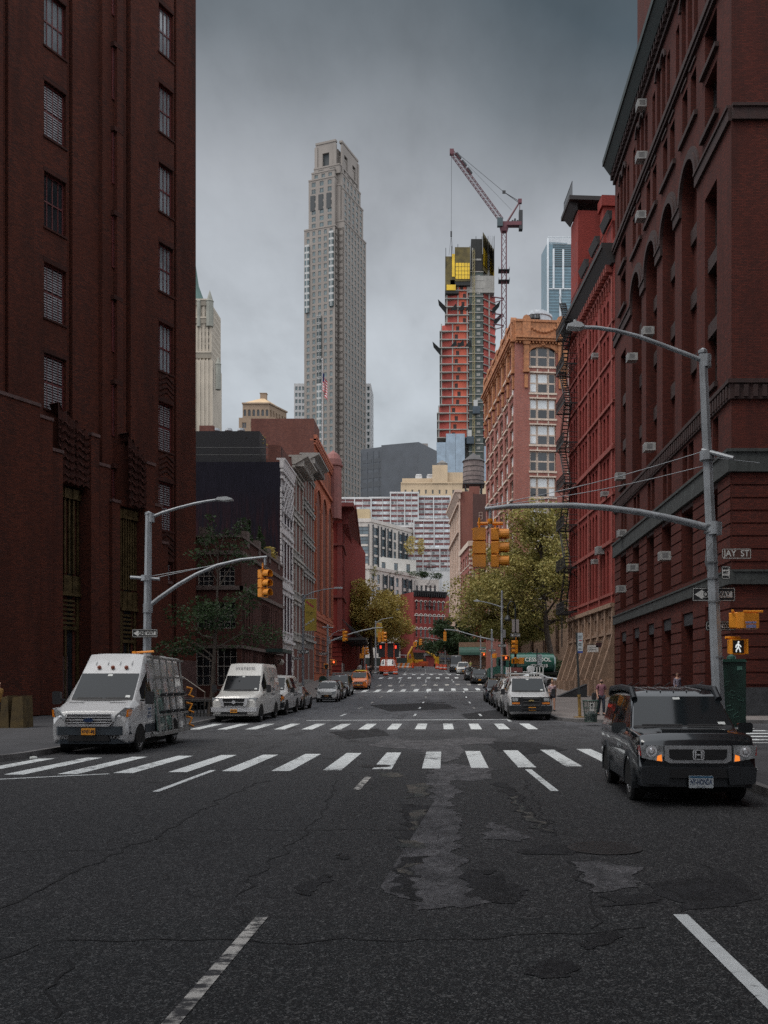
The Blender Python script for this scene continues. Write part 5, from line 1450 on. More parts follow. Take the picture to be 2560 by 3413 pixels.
# construction tower with red netting
CONC = plain('raw_concrete', (.26, .25, .23), .9, .2, .3, streak=.3)
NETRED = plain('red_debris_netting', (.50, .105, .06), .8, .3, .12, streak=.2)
NETSHADE = plain('shaded_red_netting', (.36, .07, .055), .85, .35, .15)
YELLOWP = plain('yellow_formwork', (.62, .40, .02), .6, .2, .3)
MESHBROWN = plain('brown_formwork_mesh', (.085, .065, .02), .8, .5, .4)
SKYG = glass('curtain_wall_glass', (.15, .20, .25), .05, .7, 1.5, .9, wave=False)
def construction_tower():
	Y0 = 412.0
	x = lambda px: X(px, Y0)
	zz = lambda py: Z(py, Y0)
	g = 9.0
	th = R(8)
	b = Bld('unfinished_tower', (x(1560), Y0 + 8, g), 'unfinished concrete tower wrapped in red netting with yellow formwork on top', 'skyscraper')
	slab = b.p('floor_slab', [CONC]); net = b.p('debris_netting', [NETRED, NETSHADE]); net2 = b.new('debris_netting', [NETRED, NETSHADE]); core = b.p('core', [CONC]); gl = b.p('curtain_wall', [SKYG, PALEF])
	hole = b.p('opening', [plain('void_dark', (.05, .03, .028), .9, .3)])
	xl, xc0, xc1, xr = x(1469), x(1563), x(1610), x(1655)
	xl2 = x(1487)
	F = Fac((xl - 1, Y0), (xc0, Y0)); D = 22
	z = zz(1462); k = 0
	pitch = 27.2 * Y0 / FPX
	while z < zz(965):
		left = xl if z < zz(1092) else xl2
		if z < zz(1380): left = xl - 1.2
		right = xr if z < zz(990) else xr - 2
		slab.box(left - .5, xc0, Y0 - 1.2, Y0 + D, z, z + .42)
		slab.hexa([(xc1, Y0 - 1.2, z), (right, Y0 + 5, z), (right, Y0 + D, z), (xc1, Y0 + D, z), (xc1, Y0 - 1.2, z + .42), (right, Y0 + 5, z + .42), (right, Y0 + D, z + .42), (xc1, Y0 + D, z + .42)])
		# netting hung inside the slab edge: the sides get a darker red as painted shade
		x0 = left + .4; xs = x0 + 4.6
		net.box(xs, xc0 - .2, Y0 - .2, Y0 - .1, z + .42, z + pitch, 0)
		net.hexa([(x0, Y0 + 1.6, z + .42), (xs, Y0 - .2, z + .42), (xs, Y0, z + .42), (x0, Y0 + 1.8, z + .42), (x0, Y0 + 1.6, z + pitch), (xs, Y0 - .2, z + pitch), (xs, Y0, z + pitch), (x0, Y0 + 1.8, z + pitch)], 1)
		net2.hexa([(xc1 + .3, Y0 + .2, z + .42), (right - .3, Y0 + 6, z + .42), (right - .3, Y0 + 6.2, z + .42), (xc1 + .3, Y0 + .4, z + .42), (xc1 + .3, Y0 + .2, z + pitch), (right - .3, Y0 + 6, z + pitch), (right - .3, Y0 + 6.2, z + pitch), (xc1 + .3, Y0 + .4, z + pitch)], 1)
		for xx in (left + .1, xs, xc0 - 1.0): slab.box(xx, xx + .5, Y0 - .8, Y0 - .3, z + .42, z + pitch)
		slab.box(xc1 + 2.5, xc1 + 3.1, Y0 + .5, Y0 + 1.1, z + .42, z + pitch)
		hole.box(xs + 1.2 + (k % 3) * .6, xs + 2.6 + (k % 3) * .6, Y0 - .24, Y0 - .2, z + .5, z + 2.7)
		z += pitch; k += 1
	# concrete core strip with hoist mast
	dk = b.p('hoist_shaft', [plain('shaft_grey_green', (.06, .075, .07), .8, .4, .3)])
	dk.box(xc0, xc1, Y0 - .6, Y0 + 10, g, zz(900))
	zz0 = g + 20
	while zz0 < zz(905):
		slab.box(xc0 - .2, xc1 + .2, Y0 - 1.0, Y0 - .58, zz0, zz0 + .4)
		slab.box(xc0 + 3.4, xc0 + 5, Y0 - .75, Y0 - .59, zz0 + 1.2, zz0 + 2.4); zz0 += pitch
	ms = b.p('hoist_mast', [plain('mast_yellow', (.30, .25, .12), .7, .3)])
	xm = x(1579)
	for dx in (-.4, .4): ms.tube([(xm + dx, Y0 - 1.6, g), (xm + dx, Y0 - 1.6, zz(840))], .11, 4)
	zq = g + 10
	while zq < zz(845): ms.tube([(xm - .4, Y0 - 1.6, zq), (xm + .4, Y0 - 1.6, zq + 1.5)], .07, 4); zq += 1.5
	cb = b.p('hoist_car', [plain('hoist_blue', (.03, .045, .06), .6, .3), PALEF])
	for px, py in ((1587, 1385), (1567, 1485)):
		cb.box(x(px) - 1.6, x(px) + 1.6, Y0 - 3.4, Y0 - 1.4, zz(py), zz(py) + 3.2); cb.box(x(px) - 1.2, x(px) + .6, Y0 - 3.2, Y0 - 1.6, zz(py) + 3.2, zz(py) + 6, 1)
	# glass already hung at the foot
	for i in range(5):
		u0 = x(1455) + i * 4.2; ztop = zz(1478) if i == 0 else zz(1449)
		if u0 + 4.1 < xc0 + 1: gl.box(u0, u0 + 4.1, Y0 - 1.9, Y0 - 1.6, g, ztop, 0)
	gl.box(xc1 + .5, xc1 + 7, Y0 - 1.5, Y0 - 1.2, g, zz(1490), 0)
	for i in range(24):
		z = g + 20 + i * 2.7
		if z < zz(1460): gl.box(x(1455), xc0, Y0 - 1.98, Y0 - 1.9, z, z + .14, 1)
	block(core, [(xl + 2, Y0 + 2), (xr - 2, Y0 + 7), (xr - 2, Y0 + 20), (xl + 2, Y0 + 20)], g, zz(930))
	core.box(xc0 - 1, xc1 + 5, Y0 - .9, Y0 + 12, zz(978), zz(922)); core.box(xc0 + 2, xr - 3, Y0 + 2, Y0 + 14, zz(940), zz(840))
	hole.box(xc0 + 1.5, xc1 - .6, Y0 - .95, Y0 - .9, zz(910), zz(900))
	# climbing formwork screens on top
	fw = b.p('formwork_screen', [MESHBROWN, YELLOWP, plain('form_black', (.015, .015, .014), .8, .3)])
	x0, x1, x2 = x(1484), x(1516), x(1567)
	fw.box(x0, x1, Y0 - 2.2, Y0 + 12, zz(980), zz(862), 0); fw.box(x1, x2, Y0 - 2.4, Y0 + 14, zz(945), zz(832), 0)
	fw.box(x1 + .3, x2 - .3, Y0 - 2.6, Y0 - 2.4, zz(938), zz(885), 1); fw.box(x0 + .6, x1 + .4, Y0 - 2.6, Y0 - 2.2, zz(975), zz(957), 1); fw.box(x0 + 3, x0 + 4.2, Y0 - 2.5, Y0 - 2.2, zz(930), zz(855), 1)
	fw.box(x1 - 2, x2, Y0 - 2.2, Y0, zz(958), zz(940), 2); fw.box(x0, x0 + 6, Y0 - 2.3, Y0, zz(985), zz(976), 2)
	for i in range(5): fw.box(x1 + i * 1.35 + .2, x1 + i * 1.35 + .3, Y0 - 2.65, Y0 - 2.6, zz(938), zz(885), 2)
	for z_ in (925, 912, 898): fw.box(x1 + .3, x2 - .3, Y0 - 2.64, Y0 - 2.6, zz(z_), zz(z_) + .12, 2)
	ya, yb = Y0 - 2, Y0 + 8
	def slant(pa, pb, za, zb, m, o=0.0): fw.hexa([(x(pa), ya - o, zz(za)), (x(pb), yb - o, zz(za + 8)), (x(pb), yb + 1, zz(za + 8)), (x(pa), ya + 1, zz(za)), (x(pa), ya - o, zz(zb)), (x(pb), yb - o, zz(zb + 26)), (x(pb), yb + 1, zz(zb + 26)), (x(pa), ya + 1, zz(zb))], m)
	slant(1609, 1651, 905, 780, 0); slant(1610, 1650, 890, 832, 1, .25)
	for i in range(6):
		p = 1612 + i * 7; slant(p, p + 1, 892, 790, 2, .35)
	fw.box(x(1570), x(1608), Y0 - 1, Y0 + 8, zz(905), zz(800), 2); core.box(x(1572), x(1604), Y0 - 1.2, Y0 + 2, zz(872), zz(866)); core.box(x(1573), x(1577), Y0 - 1.1, Y0, zz(905), zz(830))
	for i in range(9):
		p = 1486 + i * 20.0; h = 812 if p > 1570 else 850 - (i % 3) * 6
		fw.tube([(x(p), Y0 - 2.3, zz(900)), (x(p), Y0 - 2.3, zz(h - 16))], .12, 4, 2)
	# catch fans sticking out
	fn = b.p('catch_fan', [plain('fan_net_black', (.02, .022, .022), .8, .4)])
	for px, py, s in ((1487, 1030, -1), (1469, 1170, -1), (1640, 1035, 1), (1645, 1075, 1)):
		for k in range(1):
			fn = b.new('catch_fan', [plain('fan_net_black', (.03, .032, .032), .8, .4)])
			a = (x(px), Y0 - 2 + k * 4, zz(py)); t1 = (x(px) + s * 3.6, Y0 - 3 + k * 4, zz(py) + 3.0); t2 = (x(px) + s * 3.2, Y0 + 1 + k * 4, zz(py) + 2.0)
			fn.add([a, t1, t2, (a[0], a[1] + 4, a[2] - 1.5)], [(0, 1, 2, 3)]); fn.tube([a, t1], .12, 4)
	for k in range(3):
		for py in (1040, 1160): fn.add([(x(1500 + 24 * k), Y0 - 1.3, zz(py)), (x(1520 + 24 * k), Y0 - 2.5, zz(py - 22)), (x(1524 + 24 * k), Y0 - 1.3, zz(py - 4))], [(0, 1, 2)])
	b.done()
construction_tower()
def crane():
	Y0 = 408.0
	x = lambda px: X(px, Y0); z = lambda py: Z(py, Y0)
	RED = plain('crane_maroon', (.085, .02, .028), .6, .25, .4); BLK = plain('crane_black', (.012, .012, .014), .6, .2)
	xm = x(1680)
	t = empty('tower_crane', (xm, Y0, 9), 'maroon luffing tower crane standing beside the unfinished tower', 'crane')
	def L(px, py): return (x(px) - xm, 0, z(py) - 9)
	def truss(b, p, q, w, n, r=.13, rd=.08):
		p, q = Vector(p), Vector(q); d = (q - p); t_ = d.normalized(); s = Vector((0, 1, 0)); u = t_.cross(s).normalized()
		cs = [(s * a + u * c) * w / 2 for a, c in ((1, 1), (1, -1), (-1, -1), (-1, 1))]
		for c in cs: b.tube([p + c, q + c], r, 4)
		for i in range(n):
			for j in range(4):
				a, c = cs[j], cs[(j + 1) % 4]
				if i % 2: a, c = c, a
				b.tube([p + d * (i / n) + a, p + d * ((i + 1) / n) + c], rd, 3, cap=False)
	m = MB(); truss(m, (0, 0, 0), L(1680, 765), 2.0, 54, .2, .11); m.build('mast', RED, t)
	c = MB()
	for py in (905, 940):
		p = L(1680, py); c.box(-2.4, 2.4, -2, 2, p[2], p[2] + .3);
		for s in (-2.4, 2.3): c.box(s, s + .1, -2, 2, p[2], p[2] + 1.3)
	c.build('climbing_collar', BLK, t)
	ties = MB()
	for py in (995, 1050, 1085): ties.tube([L(1680, py), L(1640, py - 6)], .28, 5); ties.tube([L(1680, py + 4), L(1645, py + 14)], .2, 5)
	ties.build('wall_tie', RED, t)
	sl = MB(); p = L(1680, 762)
	sl.lathe([(1.5, p[2] - 1.5), (1.9, p[2]), (1.9, p[2] + 1)], 12, (0, 0, 0))
	a, d = L(1668, 750), L(1738, 756); sl.box(a[0], d[0], -1.4, 1.4, p[2] + 1, p[2] + 2.6); sl.build('slewing_deck', RED, t)
	cw = MB(); e = L(1731, 765); cw.box(e[0] - .2, e[0] + 1.4, -1.3, 1.3, e[2] - .3, e[2] + 8); w0 = L(1705, 752)
	for k in range(4): cw.box(w0[0] + k * 1.1, w0[0] + k * 1.1 + .8, -1, 1, w0[2], w0[2] + 2 + (k % 2) * .7)
	cw.build('counterweight', BLK, t)
	cab = MB(); q = L(1668, 752); cab.box(q[0] - 1.5, q[0] + .9, -2.4, -.6, q[2] - 1.2, q[2] + 2.4); cab.build('cab', plain('crane_cab', (.03, .05, .055), .3, .2), t)
	j = MB(); ft, tip = L(1672, 735), L(1506, 508); truss(j, ft, tip, 1.7, 40, .15, .09)
	j.box(tip[0] - .9, tip[0] + .9, -.9, .9, tip[2] - 1, tip[2] + 1.2); j.build('jib', RED, t)
	lg = MB()
	for i in range(3):
		k0 = Vector(tip).lerp(Vector(ft), .05 + i * .11); k1 = Vector(tip).lerp(Vector(ft), .13 + i * .11); lg.tube([k0 + Vector((.9, 0, 1.1)), k1 + Vector((.9, 0, 1.1))], .75, 5)
	lg.build('jib_sheave', BLK, t)
	af = MB(); top = L(1733, 672); af.tube([L(1688, 745), top], [.5, .35], 5); af.tube([L(1731, 750), top], .16, 4); af.box(top[0] - .8, top[0] + .8, -.7, .7, top[2] - .8, top[2] + 1); af.build('a_frame', RED, t)
	rp = MB(); mid = L(1680, 640)
	rp.tube([top, mid], .13, 4); rp.tube([(top[0], .5, top[2] - .5), mid], .13, 4); rp.tube([mid, L(1530, 515)], .09, 4); rp.tube([L(1705, 700), L(1545, 535)], .05, 4)
	rp.box(mid[0] - .7, mid[0] + .7, -.3, .3, mid[2] - .6, mid[2] + .6); rp.build('pendant_rope', BLK, t)
	hk = MB(); h0, h1 = L(1505, 512), L(1504, 852); hk.tube([h0, h1], .07, 4); hk.box(h1[0] - .35, h1[0] + .35, -.3, .3, z(775) - 9 - 1.8, z(775) - 9 + .5)
	for s in (-1, 1): hk.tube([(h1[0], 0, z(785) - 9), (h1[0] + s * 1.0, 0, z(850) - 9)], .06, 4)
	hk.build('hoist_rope', BLK, t)
crane()
def simple_tower(name, label, px0, px1, py, Y, depth, wallm, ncol, pitch, wf, hf, mats, top=None, cat='building', rot=0.0, nx=1, ny=1, g=None, fr=.15, limit=100, ncol2=0, zb=None):
	x0, x1 = X(px0, Y), X(px1, Y); g = g if g is not None else gz(Y); zt = Z(py, Y)
	b = Bld(name, ((x0 + x1) / 2, Y + depth / 2, g), label, cat)
	w = b.p('wall', wallm if isinstance(wallm, list) else [wallm])
	c_, s_ = math.cos(rot), math.sin(rot)
	f = Fac((x0, Y), (x0 + (x1 - x0) * c_, Y - (x1 - x0) * s_)); r = Fac((x0 + (x1 - x0) * c_, Y - (x1 - x0) * s_), (x0 + (x1 - x0) * c_ + depth * s_, Y - (x1 - x0) * s_ + depth * c_)); l = Fac((x0 + depth * s_, Y + depth * c_), (x0, Y))
	zb = zb if zb is not None else g + 3
	nrow = max(1, int((zt - 1 - zb) / pitch))
	for F, nc in ((f, ncol), (r, ncol2 or max(1, int(depth / (abs(x1 - x0) / ncol)))), (l, ncol2 or max(1, int(depth / (abs(x1 - x0) / ncol))))):
		vis = F.n.dot(Vector((F.o.x, F.o.y, 0))) < 0
		hs = grid_windows(b, F, .4, F.L - .4, zt - 1 - nrow * pitch, zt - 1, nc, nrow, wf, hf, mats, nx=nx, ny=ny, fr=fr) if vis else []
		F.wall(w, 0, F.L, g - 1, zt, hs, .3)
	p4 = [f.pt(.4, 0, -.4), f.pt(f.L - .4, 0, -.4), r.pt(r.L - .4, 0, -.4), l.pt(.4, 0, -.4)]
	block(w, [(p[0], p[1]) for p in p4], g, zt - .15)
	return b, f, r, zt
CREAM = plain('cream_terracotta', (.40, .35, .285), .8, .12, .1, streak=.3)
GREENC = plain('verdigris_copper', (.07, .13, .115), .7, .25, .1, streak=.3)
def gothic():
	Y = 560.0; zz = lambda py: Z(py, Y); x = lambda px: X(px, Y)
	m = [CREAM, DARKWIN, CREAM]
	b, f, r, zt = simple_tower('gothic_skyscraper', 'cream gothic skyscraper with a green copper spire, half hidden by the brick tower', 600, 704, 1010, Y, 24, CREAM, 8, 3.9, .34, .62, m, cat='skyscraper', g=9, fr=.2)
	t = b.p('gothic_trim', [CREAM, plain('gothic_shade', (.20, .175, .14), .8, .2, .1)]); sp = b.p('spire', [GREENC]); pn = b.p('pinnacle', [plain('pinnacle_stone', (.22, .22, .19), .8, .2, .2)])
	for k in range(10): f.box(t, f.L * k / 9 - .35, f.L * k / 9 + .35, 12, zz(1010), -.1, .5)
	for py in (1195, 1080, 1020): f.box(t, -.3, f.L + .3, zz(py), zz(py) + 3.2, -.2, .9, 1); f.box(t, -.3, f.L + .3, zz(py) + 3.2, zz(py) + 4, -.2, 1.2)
	# wider lower body with corner turret
	lo = Fac((x(600), Y - 2), (x(710), Y - 2)); lo.box(t, 0, lo.L, 9, zz(1205), -24, 0); hs = grid_windows(b, lo, .5, lo.L - .5, 40, zz(1215), 7, 14, .4, .66, m, rec=.06, d=.02, fr=.2)
	for k in range(9): lo.box(t, lo.L * k / 8 - .4, lo.L * k / 8 + .4, 12, zz(1206), -.1, .45)
	for px, top, base, rr in ((700, 968, 1030, 2.2), (728, 1190, 1240, 1.7), (664, 1005, 1030, 1.2)):
		pn.lathe([(rr, zz(base + 60)), (rr, zz(base - 22)), (rr * 1.15, zz(base - 24)), (rr * .9, zz(base - 28)), (.05, zz(top))], 8, (x(px), Y - .5, 0))
	cx_ = x(640) * 572 / 560
	sp.lathe([(9.6, zz(1012)), (8.2, zz(985)), (5.8, zz(950)), (4.2, zz(925)), (3.0, zz(880)), (2.2, zz(850)), (1.4, zz(800)), (.1, zz(740))], 8, (cx_, Y + 12, 0))
	b.done(60)
gothic()
BRTAN = plain('tan_brick', (.25, .18, .125), .85, .15, .2, streak=.25)
def pyramid_tower():
	Y = 380.0; zz = lambda py: Z(py, Y); x = lambda px: X(px, Y)
	m = [BRTAN, DARKWIN, CREAM]
	b, f, r, zt = simple_tower('pyramid_roofed_tower', 'small tan brick tower with a pyramid roof and square chimney', 796, 918, 1392, Y, 16, BRTAN, 4, 4.2, .5, .55, m, g=9, nx=2, rot=R(-2))
	u = b.p('upper_storey', [BRTAN]); t = b.p('cornice', [BRTAN]); rf = b.p('roof', [plain('buff_tile_roof', (.46, .33, .20), .8, .15, .4)])
	g2 = Fac((x(807), Y + 1), (x(896), Y + 1)); g3 = Fac((x(896), Y + 1), (x(937), Y + 13)); g4 = Fac((x(918), Y - .2), (x(948), Y + 14))
	for F in (g2, g3):
		hs = [(F.L * (k + .5) / 6 - .55, F.L * (k + .5) / 6 + .55, zz(1384), zz(1362), 'arch') for k in range(6)]
		for h in hs: b.win(F, *h[:4], -.35, m, nx=1, ny=1, arch=True)
		F.wall(u, 0, F.L, zz(1392), zz(1345), hs, .4); F.box(t, -.2, F.L + .2, zz(1345), zz(1345) + .6, -.3, .5); F.box(t, 0, F.L, zz(1392), zz(1392) + .5, -.2, .4)
	block(u, [(x(808) + .3, Y + 1.6), (x(895), Y + 1.6), (x(936), Y + 13.6), (x(850), Y + 14)], zz(1400), zz(1346))
	block(u, [(x(918), Y - .2), (x(948), Y + 14), (x(860), Y + 16), (x(810), Y + 2)], 9, zz(1392))
	hs = grid_windows(b, g4, .3, g4.L - .3, 60, zz(1398), 3, 14, .4, .5, m, rec=.06, d=.03, nx=2)
	ap = (x(868), Y + 7, zz(1308)); q = [(x(804), Y + .6, zz(1343)), (x(898), Y + .6, zz(1343)), (x(940), Y + 13.5, zz(1343)), (x(846), Y + 14.5, zz(1343))]
	for i in range(4): rf.add([q[i], q[(i + 1) % 4], ap], [(0, 1, 2)])
	c = b.p('chimney', [BRTAN]); c.box(ap[0] - 1.3, ap[0] + 1.3, ap[1] - 1, ap[1] + 1, zz(1330), zz(1296)); c.box(ap[0] - 1.5, ap[0] + 1.5, ap[1] - 1.2, ap[1] + 1.2, zz(1296), zz(1294))
	b.done(60)
pyramid_tower()
b, f, r, zt = simple_tower('apartment_tower', 'dark glass apartment tower with white edges behind the beige skyscraper', 980, 1236, 1278, 520, 20, plain('tower_white', (.42, .42, .42), .7, .1, .1), 22, 3.6, .72, .62, [PALEF, BLUEG, PALEF], g=9); b.done(60)
b, f, r, zt = simple_tower('glass_block', 'small pale glass block low in the gap beside the pyramid roofed tower', 944, 982, 1405, 420, 10, plain('pale_mullion', (.45, .47, .5), .6, .1, .1), 5, 3.3, .8, .8, [PALEF, SKYG, PALEF], g=9); b.done(40)
def blue_tower():
	Y = 460.0; zz = lambda py: Z(py, Y); x = lambda px: X(px, Y)
	b = Bld('glass_tower', (x(1875), Y + 10, 9), 'blue glass tower with white vertical fins beyond the terracotta crown', 'skyscraper')
	BG = glass('tower_blue_glass', (.055, .12, .155), .05, .7, 1.4, .9, wave=False)
	gl = b.p('curtain_wall', [BG]); w = b.p('fin', [plain('fin_white', (.5, .53, .55), .5, .1, .2)]); dk = b.p('louvre_band', [plain('louvre_dark', (.03, .04, .045), .6, .2)])
	n = Fac((x(1826), Y), (x(1930), Y)); l = Fac((x(1814), Y + 14), (x(1826), Y))
	for F in (n, l): F.box(gl, 0, F.L, 9, zz(815) if F is n else zz(806), -10, 0)
	for py in list(range(818, 890, 7)): n.box(dk, 2.5, n.L, zz(py), zz(py) + .5, 0, .12)
	for py in range(890, 1050, 10): n.box(dk, 0, n.L, zz(py), zz(py) + .18, 0, .1)
	for px, a, c in ((1877, 963, 832), (1867, 1100, 966), (1826, 1100, 795), (1845, 963, 830)): n.box(w, n.px(px) - .45, n.px(px) + .45, zz(a), zz(c), 0, .5)
	n.box(w, 0, n.L, zz(965), zz(965) + .5, 0, .4)
	for k in range(26): n.box(w, k * .6, k * .6 + .12, zz(815), zz(791), -.1, .05)
	n.box(w, 0, n.L, zz(791), zz(791) + .3, -.2, .1)
	b.done()
blue_tower()
def dark_office():
	Y = 330.0; zz = lambda py: Z(py, Y); x = lambda px: X(px, Y)
	b = Bld('office_block', (x(1330), Y + 12, gz(Y)), 'dark grey glass office block between the two towers')
	DG = glass('black_curtain_glass', (.012, .015, .02), .08, .7, 1.6, .7, wave=False)
	w = b.p('wall', [plain('charcoal_panel', (.05, .057, .068), .5, .2, .3)]); gl = b.p('curtain_wall', [DG])
	ap = (x(1397), Y - 6.5)
	n = Fac((x(1200), Y + 4), ap); r = Fac(ap, (x(1449), Y + 10))
	for F in (n, r):
		F.box(w, 0, F.L, 8, zz(1489), -14, 0)
		for i in range(14):
			z = zz(1560) - i * 3.2; F.box(gl, .3, F.L - .3, z, z + 1.9, 0, .06)
		for k in range(int(F.L / 2.4)): F.box(w, k * 2.4, k * 2.4 + .3, 10, zz(1500), 0, .12)
		for k in range(int(F.L / 4.8)): F.box(gl, k * 4.8 + .6, k * 4.8 + 4.4, zz(1538), zz(1526), 0, .09)
	u = b.p('roof_plant', [plain('plant_tan', (.2, .18, .17), .8, .2)]); u.box(x(1396), x(1426), Y, Y + 8, zz(1490), zz(1478))
	b.done()
dark_office()
def tan_block():
	Y = 300.0; zz = lambda py: Z(py, Y); x = lambda px: X(px, Y)
	m = [CREAM, DARKWIN, CREAM]
	TAN = plain('sandy_render', (.47, .36, .24), .85, .12, .2, streak=.25)
	b, f, r, zt = simple_tower('apartment_house', 'sandy stone apartment house with rooftop plant under the construction tower', 1336, 1640, 1612, Y, 16, TAN, 13, 3.3, .3, .42, m, zb=zz(1640))
	t = b.p('penthouse', [TAN]); t.box(x(1340), x(1450), Y + 1, Y + 12, zz(1612), zz(1592)); t.box(x(1441), x(1492), Y, Y + 12, zz(1614), zz(1550)); t.box(x(1492), x(1545), Y + 1, Y + 12, zz(1612), zz(1572)); t.box(x(1535), x(1640), Y + .5, Y + 12, zz(1612), zz(1602))
	f.box(t, 0, f.L, zz(1612), zz(1612) + .4, -.3, .3)
	v = b.p('roof_plant', [plain('plant_white', (.55, .55, .55), .6, .1)])
	for px in (1384, 1422): v.box(x(px), x(px + 22), Y + 2, Y + 5, zz(1592), zz(1580)); v.box(x(px + 2), x(px + 20), Y + 1.8, Y + 5.2, zz(1580), zz(1576))
	b.done(60)
	k = empty('water_tank', (x(1474), Y + 6, zz(1556)), 'squat round roof tank with a conical lid on the sandy penthouse', 'water tank')
	q = MB(); q.lathe([(1.75, 0), (1.75, 2.3), (1.9, 2.35), (.1, 3.6)], 14); q.build('tank', plain('tank_grey', (.16, .15, .14), .8, .2), k)
tan_block()
def white_grid():
	Y = 285.0; zz = lambda py: Z(py, Y); x = lambda px: X(px, Y)
	WH = plain('white_panel', (.5, .5, .5), .6, .1, .2, streak=.2); MR = plain('maroon_panel', (.12, .035, .035), .6, .2, .3)
	b = Bld('stepped_apartments', (x(1320), Y + 8, gz(Y)), 'white gridded apartment block with maroon panels stepping down to the right')
	w = b.p('wall', [WH]); p = b.p('spandrel', [MR]); mu = b.p('mullion', [WH])
	m = [PALEF, SKYGLASS, PALEF]
	GLX = glass('mixed_apartment_glass', (.36, .40, .42), .15, .12, 2.2, .6, wave=False)
	tops = [(1123, 1238, 1662, 0), (1230, 1318, 1656, 2.2), (1300, 1395, 1643, .5), (1385, 1502, 1650, 3), (1120, 1380, 1762, -3), (1380, 1512, 1745, -4.5), (1300, 1520, 1838, -6)]
	pitch = 17.4 * Y / FPX
	for px0, px1, py, dy in tops:
		f = Fac((x(px0), Y + dy), (x(px1), Y + dy)); zt = zz(py)
		f.box(w, 0, f.L, 8, zt, -8, 0)
		f.box(mu, -.1, f.L + .1, zt - .1, zt + .4, -8, .35)
		nb = max(1, round(f.L / 5.6)); bw = f.L / nb
		for k in range(nb + 1): f.box(mu, min(k * bw, f.L - .25) , min(k * bw, f.L - .25) + .28, 12, zt, 0, .34)
		z = zt - .25 - pitch
		while z > max(zz(1915), 14):
			f.box(p, .1, f.L - .1, z + pitch * .60, z + pitch - .02, 0, .10)
			for k in range(nb):
				ncol = 4
				for q in range(ncol):
					a = k * bw + .34 + (bw - .4) * q / ncol
					if random.random() < .86: b.win(f, a + .03, a + (bw - .4) / ncol - .03, z + .03, z + pitch * .58, .10, [WH, GLX, WH], nx=1, ny=2 if q % 3 else 1, fr=.07, bar=.06)
				f.box(mu, k * bw + bw / 2 - .06, k * bw + bw / 2 + .06, z, z + pitch, 0, .2)
			z -= pitch
	b.done(100)
white_grid()
LIMEB = plain('pale_limestone', (.5, .46, .42), .8, .12, .4, streak=.25)
SLATEF = plain('slate_frame', (.055, .062, .07), .5, .2)
HEDGE = plain('hedge_leaf', (.03, .055, .018), .7, .5, 2)
